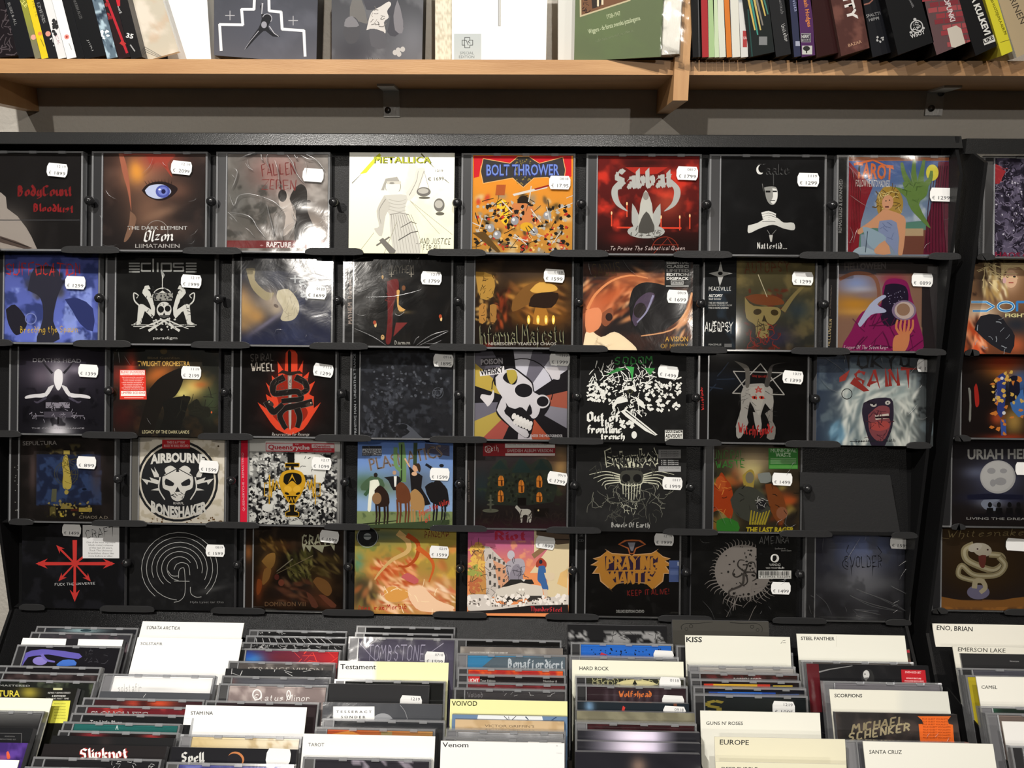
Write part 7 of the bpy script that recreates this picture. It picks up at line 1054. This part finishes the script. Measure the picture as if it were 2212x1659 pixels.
B('H', 22, 540, 1160, 1700, 'J', 'clear CD case showing left of the two word cream divider at the bottom', '55555a', None, hinge='grey')
B('H', 22, 708, 1172, 1922, 'C', 'cream divider with a two word name, foot of the eighth bin', 'eeede2', ti('SANTA CRUZ', 768, 1288, 1072, 1290, 36, '2b2b2c', .01), h=.01)
# column I, right-hand rack
B('I', 22, 1290, 112, 2500, 'J', 'glinting clear CD case at the back of the bin under the right hand rack', '8a8a8c', None, hinge='grey', wrap=1.2)
B('I', 22, 1355, 72, 2560, 'C', 'cream divider with a surname comma first name, back of the rightmost bin', 'ebe8dc', ti('ENO, BRIAN', 1397, 132, 1732, 146, 44, '2b2b2c', .015), h=.018)
B('I', 22, 1545, 285, 2700, 'C', 'cream divider whose capitals are half hidden by a grey case, rightmost bin', 'e6e3d6', ti('EMERSON LAKE', 1595, 332, 2038, 345, 40, '5c5c56', .01), h=.006)
B('I', 22, 1618, 350, 2790, 'S', 'dark grey sleeve with tiny white words, rightmost bin', '2b2b2c', lambda s: s.T('Nursecryme', 2080, 430, 2165, 432, 14, 'c4c4c4', .01))
B('I', 22, 1615, 486, 2790, 'J', 'grey CD before the tiny worded sleeve, rightmost bin', '55555e', None, wrap=.6)
B('I', 22, 1665, 552, 2830, 'J', 'CD case with a yellow spine behind the five letter divider', '8a8458', None, hinge='grey', spine=('b5a42c',))
B('I', 22, 1762, 566, 2930, 'C', 'white divider with five capitals, rightmost bin', 'f0eee4', ti('CAMEL', 1815, 682, 1962, 684, 34, '2b2b2c', .01), h=.012)
B('I', 22, 1800, 842, 3000, 'J', 'green black CD in the rightmost bin', '25302a', lambda s: s.bl(1900, 880, 60, 30, '3c7a5c', .8), hinge='grey')
B('I', 22, 1850, 905, 3050, 'J', 'brownish CD case before the green black one', '7a6c66', None, hinge='grey')
B('I', 22, 2005, 985, 3200, 'C', 'blank white divider near the right edge, rightmost bin', 'eeece8', None, h=.006)
B('I', 22, 2085, 1212, 3300, 'J', 'dark CD case at the bottom right corner of the photo', '2a2a2c', lambda s: s.scrawl(6, (2100, 1300, 2212, 1400), 'c9c9c9', 6, 50, 3))
emit()
# ------------------------------------------------------------ the bin furniture (black trays with partitions)
def bin_box(label, cols, x0, x1):
    root = empty('browser_bin', label, 'rack', Matrix.Translation(((x0+x1)/2, -0.2, 0.8)))
    lo = 0.80; MBx = lambda *a_: rb(MB().box(*a_), 'bin_floor', M['black'], root)
    zf = lambda y: BZ+0.077*y-0.127*math.cos(math.radians(42))-0.004
    MBx(x0, x1, -0.50, -0.11, 0.79, 0.80)
    rb(MB().box(x0, x1, -0.52, -0.50, 0.79, 0.86), 'front_panel', M['black'], root)
    for xf in cols:
        rb(MB().prism([(-0.5, 0.80), (-0.5, 0.885), (-0.06, 0.905), (-0.075, 0.875), (-0.125, 0.80)], xf-0.0009, xf+0.0009, 'x'), 'partition', M['black'], root)
def xat(px, py): return at_z(px, py, 0.93)[0]
cols = []
for j in range(9): cols.append(XL+0.02+j*(XR-XL-0.04)/8)
bin_box('black partitioned browser bin full of discs below the main rack', cols, XL, XR)
bin_box('black browser bin at the right, below the second rack', [XR+0.03], XR+0.012, XR+0.5)
# ------------------------------------------------------------ wooden shelf above the rack
DF = at_y(700, 157, 0)[1]; YF = YW-0.128                      # front edge of the shelf boards
zs0 = at_y(760, 160, YF)[2]; zs1 = zs0+0.0178
shelf = empty('wall_shelf', 'varnished pine wall shelf with upright dividers carrying books and films', 'shelf', Matrix.Translation((0.1, YW, zs0)))
xd0 = at_y(1461, 60, YF-0.012)[0]; xd1 = at_y(1494, 60, YF-0.012)[0]; xl1 = at_y(62, 190, YW-0.02)[0]
rb(MB().box(xl1, xd0, YF, YW-0.001, zs0, zs1), 'shelf_board', M['wood'], shelf)
rb(MB().box(xd1, 1.6, YF, YW-0.001, zs0, zs1), 'shelf_board', M['wood'], shelf)
zb = at_y(1476, 217, YF-0.012)[2]
rb(MB().box(xd0, xd1, YF-0.012, YW-0.001, zb, zb+0.5), 'upright', M['woodv'], shelf)
rb(MB().box(xl1-0.02, xl1, YF-0.012, YW-0.001, zb, zb+0.5), 'upright', M['woodv'], shelf)
def bracket(px0, px1, py0, py1, label, holes):
    x0 = at_y(px0, py0, YW)[0]; x1 = at_y(px1, py0, YW)[0]; z0 = at_y(px0, py1, YW)[2]
    r = empty('angle_bracket', label, 'bracket', Matrix.Translation(((x0+x1)/2, YW, z0)))
    rb(MB().box(x0, x1, YW-0.003, YW, z0, zs0), 'wall_plate', M['steel'], r); rb(MB().box(x0, x1, YW-0.05, YW-0.003, zs0-0.003, zs0), 'shelf_plate', M['steel'], r)
    for hx, hy in holes:
        p = at_y(hx, hy, YW-0.004); rb(MB().cyl((p[0], p[2]), 0.0045, YW-0.005, YW-0.002, 14), 'screw', M['screw'], r, True)
bracket(828, 863, 190, 253, 'zinc angle bracket lit bright under the shelf, left of centre', [(838, 238)])
bracket(2003, 2040, 185, 250, 'dim zinc angle bracket with two screws under the shelf, at right', [(2033, 201), (2012, 234)])
# ------------------------------------------------------------ books and boxes on the shelf
G = 'books and discs on the wooden shelf'
def book(q, bl, br, tl, label, bg, art, name='book', cat='book', y=None, top=0.14, dep=0.12, tr=None, page=None, n=24, body='black', lift=0.0, group=None, part='spine'):
    """spine or cover facing us: bottom-left, bottom-right and top-left corner in crop pixels; it stands on the shelf"""
    c = Q[q]; px = lambda p: (c[0]+p[0]*c[2], c[1]+p[1]*c[2])
    z0 = zs1+0.0004+lift
    if y is None: y = at_z(*px(bl), z0)[1]; y = max(YF-0.045, min(y, YF+0.02))
    a_ = at_y(*px(bl), y); b_ = at_y(px(br)[0], px(bl)[1], y); t_ = at_y(*px(tl), y); w = b_[0]-a_[0]
    r = math.atan2(-(t_[0]-a_[0]), t_[2]-z0)                     # lean
    U = np.array([math.cos(r), 0, math.sin(r)]); V = np.array([-math.sin(r), 0, math.cos(r)]); ww = w*math.cos(r)
    O = np.array([a_[0], y, z0+(0 if r >= 0 else -math.sin(r)*ww)])
    F = Face(O, U, V, ww, top); root = empty(name, label, cat, F.mw(), group or G)
    d = min(dep, YW-0.002-y)
    mb = MB(); mb.box(-ww/2, ww/2, 0.0006, d, 0, top); mb.build('cover_board', M[body], root)
    if page: MB().box(-ww/2+0.002, ww/2-0.002, 0.004, d+0.0005, -0.0002, 0.0).build('page_block', M['page'], root)
    s = Art(F, c, bg, None, n, max(20, int(n*top/ww*0.6)) if ww > .05 else 50); art(s); s.build(part, M['card'], root, 0.0)
    return F, root
M.update(film=mat('film_case_plastic', (0.05, 0.05, 0.06), 0.2), white=mat('white_card', (0.80, 0.80, 0.77), 0.5), green=mat('green_cloth', (0.10, 0.13, 0.07), 0.5), brownb=mat('brown_board', (0.09, 0.04, 0.035), 0.5), yel=mat('yellow_board', (0.7, 0.62, 0.05), 0.5))
n0 = lambda s: None; V_ = 'black sleeve'
lean = lambda x: x-95
def film(xl, xr, label, bg, art, tx=None, **k): book(1, (xl, 372), (xr, 372), (tx if tx is not None else lean(xl), 10), label, bg, art, name='film_case', cat='film', body='film', y=YF+0.004, **k)
def vt(t, x, y, dx, dy, ln, h, c, b=.01):          # lettering running down a leaning spine
    return lambda s: s.T(t, x, y, x+dx*ln, y+dy*ln, h, c, b)
film(-60, 118, 'dark film box with branches pattern, far left of the shelf', '171216', lambda s: s.scrawl(26, (0, 60, 110, 360), '4a4246', 6, 60, 3), tx=-150)
film(122, 222, 'black film case with a worn edge beside the branch patterned box', '15161a', lambda s: s.T('BUSES & ALL', 48, 20, 96, 165, 18, '8a8a8a'))
film(226, 266, 'olive and white film case with a red age badge, left group', '8a8c3a', lambda s: (s.gb(120, 300, '77745c'), s.E(216, 240, 17, 17, 'e0a090'), s.T('CLE', 120, 0, 165, 50, 26, 'e0dc80')))
film(268, 314, 'yellow film case in the left group', 'dcc024', lambda s: (s.E(258, 217, 13, 13, 'd88a4c'), s.T('NE TE', 205, 10, 232, 110, 20, 'a08c20'), s.L([(262, 250), (284, 300)], 5, '8a7a20')))
film(318, 372, 'black film case with a red age badge next to the yellow one', '1c1c1f', lambda s: (s.T('EMESIS', 236, 20, 278, 150, 22, 'b9b9b9', .02), s.E(310, 218, 17, 17, 'd09080'), s.T('M', 320, 250, 348, 300, 20, 'c4c4c4')))
film(376, 430, 'white film case with black splotches, left group', 'd9d9da', lambda s: (s.speck(16, (335, 130, 372, 230), '2a2a2c', 12, 3), s.T('CK', 355, 230, 375, 290, 18, 'b08a90')))
film(432, 496, 'plain white film case with a red age badge', 'e6e6e4', lambda s: (s.E(431, 238, 16, 16, 'd88a80'), s.E(431, 238, 7, 7, 'a03a30'), s.L([(445, 280), (462, 320)], 4, '9a9a9a')))
film(500, 545, 'narrow black film case right of the white ones', '141517', n0)
film(549, 688, 'broad black film box with thin white words, left group', '121315', lambda s: (s.T('MUUSIN ALSYE', 470, 0, 515, 125, 20, 'b5b5b5', .01), s.T('JIIRI', 560, 255, 594, 330, 12, '8a8a8a')))
film(692, 762, 'icy blue patterned film case, left group', '5c6e7c', lambda s: (s.nz('a9c0cc', 40, .5, .1), s.nz('2c3a48', 50, .58, .08), s.speck(10, (650, 200, 700, 250), 'e8eef0', 12, 4)))
film(766, 842, 'black and dark red film case with a red stripe', '241416', lambda s: (s.L([(690, 0), (820, 340)], 16, 'b02430'), s.speck(12, (660, 10, 720, 120), '8a2428', 12, 5), s.T('I', 772, 280, 800, 300, 26, 'b03030')))
film(846, 920, 'black film case with red and white lettering, right end of the left group', '161517', lambda s: (s.R(725, 0, 775, 40, 'c02430'), s.T('PIKE', 750, 45, 775, 90, 16, 'd0d0d0'), s.T('35', 812, 240, 858, 250, 30, 'd9d9d9', .03), s.L([(842, 290), (870, 330)], 8, '9a9a9a')))
F_, R_ = book(1, (925, 385), (1175, 385), (800, 10), 'pale marbled see-through sleeve leaning against the plain white book', 'bdb5a4', lambda s: (s.nz('d4cabb', 110, .5, .2), s.nz('c0a890', 80, .58, .1, .6), [s.L([(930, 300+i*14), (1000, 340+i*10), (1080, 385)], 4, '77736c', sm=3) for i in range(3)]), name='leaning_sleeve', y=YF+0.02, body='white', dep=.006, top=.16, part='printed_cover')
book(1, (1180, 388), (1362, 388), (1040, 0), 'plain bright white book leaning left of the stepped line cover', 'f2f2f0', n0, y=YF+0.03, body='white', dep=.02, top=.17, part='front_cover') if 0 else None
def cover(q, x0, x1, yb, label, bg, art, y, name='book', body='black', lift=0.0, top=0.17, dep=0.015, cat='book', n=70, xt=None, part='front_cover'):
    return book(q, (x0, yb), (x1, yb), (xt if xt is not None else x0, 0), label, bg, art, name=name, cat=cat, y=y, body=body, dep=dep, top=top, n=n, lift=lift, part=part)
cover(1, 1085, 1363, 390, 'plain bright white large book between the marbled sleeve and stepped line cover', 'f4f4f2', n0, YF+0.045, body='white', dep=.03, n=10, xt=1055)
def a(s):
    s.gr(0, 400, '42444c', '55565e').bl(1700, 150, 160, 120, '4c4e58', .8).nz('5c5e68', 140, .5, .25, .6); w = 'dededf'
    s.L([(1645, -60), (1640, 60), (1560, 60), (1568, 160), (1418, 158), (1428, 325)], 18, w); s.L([(1735, -60), (1738, 70), (1815, 78), (1822, 188), (1962, 198), (1970, 362)], 18, w)
    for x, y in ((1485, 100), (1893, 133)): s.L([(x, y-30), (x, y+30)], 5, 'a9a9ad'); s.L([(x-30, y), (x+30, y)], 5, 'a9a9ad')
    s.P([(1680, 40), (1700, 10), (1690, 90), (1740, 90), (1755, 130), (1730, 170), (1760, 210), (1810, 235), (1760, 235), (1715, 200), (1690, 210), (1640, 260), (1585, 320), (1620, 250), (1670, 180), (1690, 120)], '1c1d22', 2); s.L([(1695, 20), (1690, 90)], 10, 'b0b0b6', 5); s.ring(1725, 120, 30, 5, 'a0a0a8', 200, 400); s.L([(1740, 170), (1770, 215), (1800, 235)], 6, 'b0b0b6', 3); s.L([(1670, 200), (1620, 260), (1580, 318)], 5, '9a9aa2', 2); s.E(1705, 160, 18, 22, '8f8f98')
cover(1, 1385, 2045, 396, 'slate grey cover with white stepped lines and a dancing figure', '4a4c54', a, YF+0.03, dep=.03, top=.15)
def a(s):
    s.gr(-200, 400, '38393d', '5c5d62').bl(60, 330, 120, 100, '34343a', .7).bl(440, 250, 90, 120, '6f7076', .8).nz('77787c', 120, .58, .15, .5)
    s.P([(60, 0), (120, 0), (150, 110), (150, 150), (45, 100)], '6a6866', 2); s.P([(120, -40), (330, -40), (360, 100), (385, 170), (330, 230), (280, 200), (300, 100), (200, 60), (150, 60)], '44444a', 2); s.P([(150, 190), (180, 80), (240, 40), (290, 10), (305, 30), (280, 70), (290, 110), (260, 140), (270, 210), (200, 180)], 'c4c0bc', 3); s.P([(320, 100), (345, 0), (380, 130), (375, 210), (330, 190)], '77757a', 2); s.bl(220, 120, 30, 40, '8f8a84', .7); s.scrawl(14, (170, 60, 270, 170), '6a6663', 4, 30, 3)
    s.P([(5, 200), (30, 120), (80, 110), (110, 170), (90, 260), (30, 270)], '4a4a4e', 3); s.P([(20, 120), (60, 100), (105, 160), (60, 170), (10, 165)], '77767a', 2); s.P([(170, 180), (260, 200), (270, 300), (180, 290)], '55555a', 2)
    for x, y in ((330, 330), (355, 340), (378, 310), (350, 315)): s.E(x, y, 15, 17, 'b0aeac')
    s.T('F & M', 158, 384, 228, 384, 22, 'dcdcdc', .01)
cover(2, -68, 500, 392, 'dark photo cover of a figure holding a white bird', '55565a', a, YF+0.03, dep=.03, top=.15)
cover(2, 582, 688, 388, 'speckled cream board standing behind the white cover with a grey line', 'd6cfbc', lambda s: s.nz('bdb5a0', 12, .5, .1), YF+0.05, body='white', n=30, dep=.02, part='board_face', name='speckled_board', cat='board')
def a(s):
    s.R(978, -60, 994, 165, '9a9a98'); s.R(984, -60, 990, 160, 'c4c4c2'); s.R(700, 212, 872, 392, 'b5bcbc'); k = '4a4c4c'
    s.L([(768, 236), (800, 236), (800, 252), (818, 252), (818, 284), (800, 284), (800, 300), (768, 300), (768, 284), (752, 284), (752, 252), (768, 252), (768, 236)], 4, k); s.L([(766, 284), (766, 254), (778, 254), (790, 284)], 4, k); s.L([(800, 252), (790, 262), (802, 272)], 4, k)
    s.T('SPECIAL', 738, 342, 825, 342, 18, '6f7676', .005); s.T('EDITION', 732, 366, 828, 366, 18, '6f7676', .005)
cover(2, 688, 1278, 392, 'white cover with a thin grey vertical line and grey special label', 'f2f1e9', a, YF+0.025, body='white', dep=.03, top=.15)
cover(2, 1356, 1470, 390, 'pale grey white book edge behind the green book', 'c9c9c4', n0, YF+0.05, body='white', n=8, dep=.03)
def a(s):
    s.nz('5e6f48', 200, .5, .3, .5); s.P([(1490, -60), (1810, -60), (1810, 5), (1492, 108)], 'b5a888'); s.P([(1500, -60), (1800, -60), (1800, -2), (1502, 95)], '6a4a34'); s.P([(1560, -60), (1640, -60), (1620, 40), (1570, 55)], '2c2420'); s.R(1600, -60, 1612, 40, 'd0c4a8'); s.R(1628, -60, 1640, 30, 'd0c4a8'); s.scrawl(12, (1510, 0, 1550, 80), '2c1c18', 5, 20, 3)
    s.T('1928-1947', 1665, 118, 1750, 95, 28, 'a9b08f', .01); s.T('Wiggers - de första svenska jazzsångerna', 1548, 213, 1873, 125, 30, 'b0b898', .01); s.T('av Bo Andersson med Lars Westin', 1590, 268, 1828, 200, 18, '8a9474', .005)
c2 = Q[2]; P0 = at_y(c2[0]+1455*c2[2], c2[1]+390*c2[2], YF+0.012); P1 = at_y(c2[0]+2000*c2[2], c2[1]+372*c2[2], YF-0.02)
Fg = Face((P0[0], P0[1], zs1+0.0004), (P1[0]-P0[0], P1[1]-P0[1], 0), (0, 0, 1), math.hypot(P1[0]-P0[0], P1[1]-P0[1]), 0.16)
gb_ = empty('book', 'green clothbound book in loose wrap beside the wooden upright', 'book', Fg.mw(), G)
MB().box(-Fg.w/2, Fg.w/2, 0.0006, 0.004, 0, 0.16).box(-Fg.w/2, Fg.w/2+0.028, 0.03, 0.033, 0, 0.16).build('cover_board', M['green'], gb_)
MB().box(-Fg.w/2+0.002, Fg.w/2+0.022, 0.0042, 0.0298, 0.003, 0.16).build('page_block', M['page'], gb_)
s_ = Art(Fg, c2, '5a6548', None, 60); a(s_); s_.build('front_cover', M['card'], gb_, 0)
wr = wrap_sheet(0.034, 0.16, 5, 0.003); o_ = link('shrink_wrap', wr, gb_); o_.location = (Fg.w/2+0.0155, 0.0, 0)
# right bay: spines, several standing proud of the board
def sp3(bl, br, tl, label, bg, art, body='black', **k): return book(3, bl, br, tl, label, bg, art, body=body, **k)
sp3((108, 375), (160, 375), (95, 0), 'thin black spine against the upright', '131314', lambda s: s.L([(142, 0), (148, 360)], 4, '5a5a5c'), y=YF-.016)  # grey line is a painted highlight down the spine
sp3((168, 365), (208, 365), (160, 0), 'thin red spine, right bay', '9a2c30', n0, y=YF-.016, body='brownb')
sp3((210, 362), (246, 362), (205, 0), 'thin light green spine next to the red one', '9ab584', n0, y=YF-.016, body='white')
sp3((248, 362), (276, 362), (235, 0), 'thin pale green spine, second of two greens', 'b9c9a8', n0, y=YF-.016, body='white')
sp3((278, 362), (318, 362), (262, 0), 'off-white spine left of the orange one', 'c9ccc0', n0, y=YF-.016, body='white')
sp3((324, 360), (356, 360), (306, 0), 'thin orange spine, right bay', 'c4702c', n0, y=YF-.016, body='brownb')
sp3((360, 360), (410, 360), (346, 0), 'cream spine right of the orange one', 'cdccc2', n0, y=YF-.016, body='white')
sp3((416, 360), (460, 360), (398, 0), 'white spine with grey blots and a red stamp', 'c9c9c6', lambda s: (s.nz('8a9298', 60, .55, .1, .8, 3, (390, -20, 450, 120)), s.R(425, 195, 452, 300, 'a03c3c'), s.T('KAI', 430, 250, 450, 250, 20, 'e0d0cc')), y=YF-.016, body='white')
sp3((470, 365), (630, 365), (425, 0), 'black spine with gold and green diagonal stripes', '1a1f1f', lambda s: ([s.L([(x, -60), (x+52, 220-abs(i-1)*30)], 15, c__, 9) for i, (x, c__) in enumerate(((450, 'c0a85c'), (468, '3c8478'), (486, 'b8a460'), (500, '77726a')))], [s.L([(x, -60), (x+40, 100-i*10)], 13, c__, 8) for i, (x, c__) in enumerate(((528, 'c0a85c'), (545, '3c7468')))], s.R(528, 232, 580, 286, '77797a'), s.L([(458, 60), (485, 360)], 8, '234440')), y=YF-.019)
sp3((638, 355), (735, 350), (590, 0), 'black spine with a white handwritten word', '1d1e20', lambda s: (s.S('Unitedor', 668, 160, 695, 270, 26, 'b5b5b5', .8, 'l', it=-.3), s.T('unitab', 655, 0, 668, 90, 20, '6a6a6c')), y=YF-.019)
sp3((752, 358), (795, 350), (722, 0), 'navy spine with small orange letters beside the purple one', '2c3048', lambda s: (s.T('vista', 740, 0, 755, 75, 24, '8a90b0'), s.T('sen Buster', 770, 0, 795, 170, 18, 'a86a40'), s.R(760, 262, 790, 292, '9a9eb0')), y=YF-.019)
sp3((800, 360), (886, 350), (775, 0), 'purple spine with orange words and a tree emblem', '4a2854', lambda s: (s.T('ash Hodges', 812, 0, 838, 172, 26, 'c4783c', .02), s.R(795, 212, 858, 268, '8f8f90'), s.R(798, 216, 855, 264, '2a2030'), s.T('HERRY', 800, 242, 852, 238, 20, 'b9b9b9', .03), s.T('BOOKS', 800, 262, 852, 258, 14, 'b9b9b9'), s.R(802, 290, 866, 346, 'b9b9b4'), s.E(830, 308, 22, 16, '2a2a28'), s.R(826, 310, 834, 338, '2a2a28')), y=YF-.019)
sp3((900, 365), (1045, 365), (855, 0), 'dark maroon book set back between purple and brown ones', '2a0f10', n0, y=YF-.019, body='brownb')
sp3((1052, 355), (1240, 310), (985, 0), 'thick brown leather look spine with white capitals', '4a2c28', lambda s: (s.nz('6a443c', 60, .5, .2), s.T('ITY', 1062, -10, 1100, 135, 62, 'd4d0cc', .04), s.T('BAZAR', 1098, 298, 1182, 272, 20, 'b08a70', .01)), y=YF-.026, body='brownb')
sp3((1250, 365), (1405, 330), (1190, 0), 'black spine with two small grey words, left of the wide black book', '14151a', lambda s: (s.T('SFALTTI', 1212, 112, 1300, 92, 20, '8f8f90', .01), s.T('HIPPI', 1228, 136, 1292, 124, 20, '8f8f90', .01), s.L([(1195, 30), (1230, 20), (1250, 0)], 9, '8a5c50'), s.speck(8, (1262, 235, 1325, 268), 'b0b0b0', 7, 3)), y=YF-.018)
sp3((1410, 372), (1655, 275), (1330, 0), 'wide glossy black book with a round white emblem', '101113', lambda s: (s.T('RAAKEL', 1480, 0, 1505, 50, 14, '8a8a8c'), s.ring(1530, 168, 38, 7, 'b5b5b5'), s.scrawl(14, (1505, 145, 1558, 195), 'b5b5b5', 4, 24, 3), [s.E(x, y, 10, 8, 'b5b5b5') for x, y in ((1518, 122), (1572, 178), (1494, 206))], s.T('WSOY', 1495, 244, 1585, 212, 26, 'c9c9c9', .02)), y=YF-.034)
def a(s):
    for r in range(12):
        for c in range(6):
            x = 1560+c*62+(r % 2)*30+r*20; y = -20+r*36-c*7; s.P([(x+2, y+2), (x+58, y-6), (x+62, y+24), (x+6, y+32)], ('8f3a40', '9c484c', '7c3038')[(r*5+c*3) % 3])
    s.T('OPUNKI', 1700, -10, 1745, 140, 34, 'd0c4c4', .03); s.P([(1722, 182), (1780, 162), (1812, 182), (1838, 275), (1790, 305), (1750, 300)], 'c4bcb0')
sp3((1655, 368), (1892, 285), (1560, 0), 'book with a painted brick wall spine and a torn white sticker', '5c4648', a, y=YF-.034, n=16)
sp3((1905, 362), (2060, 335), (1790, 0), 'black spine with slanted white capitals and small white tag', '131315', lambda s: (s.T('A KULKEVI', 1872, -20, 1965, 225, 40, 'dcdcd8', .04), s.P([(1950, 252), (2020, 218), (2030, 262), (1960, 288)], 'd4d4d0'), s.T('LIKE', 1962, 276, 2022, 248, 26, '1a1a1c', .03)), y=YF-.03)
sp3((2072, 345), (2150, 320), (1965, 0), 'bright yellow spine with small black capitals', 'd4cc34', lambda s: (s.T('30-VUOTISJUHLA-ALBUMI', 1998, 0, 2088, 222, 18, '4c4818', .02), s.L([(2062, 270), (2120, 252)], 4, '77701c')), y=YF-.03, body='yel')
sp3((2165, 372), (2330, 360), (2050, 0), 'beige book with thin dark capitals at the right edge', 'b5a282', lambda s: s.T('RINEN', 2120, 0, 2190, 155, 44, '3c342c', .0), y=YF-.019, body='white')
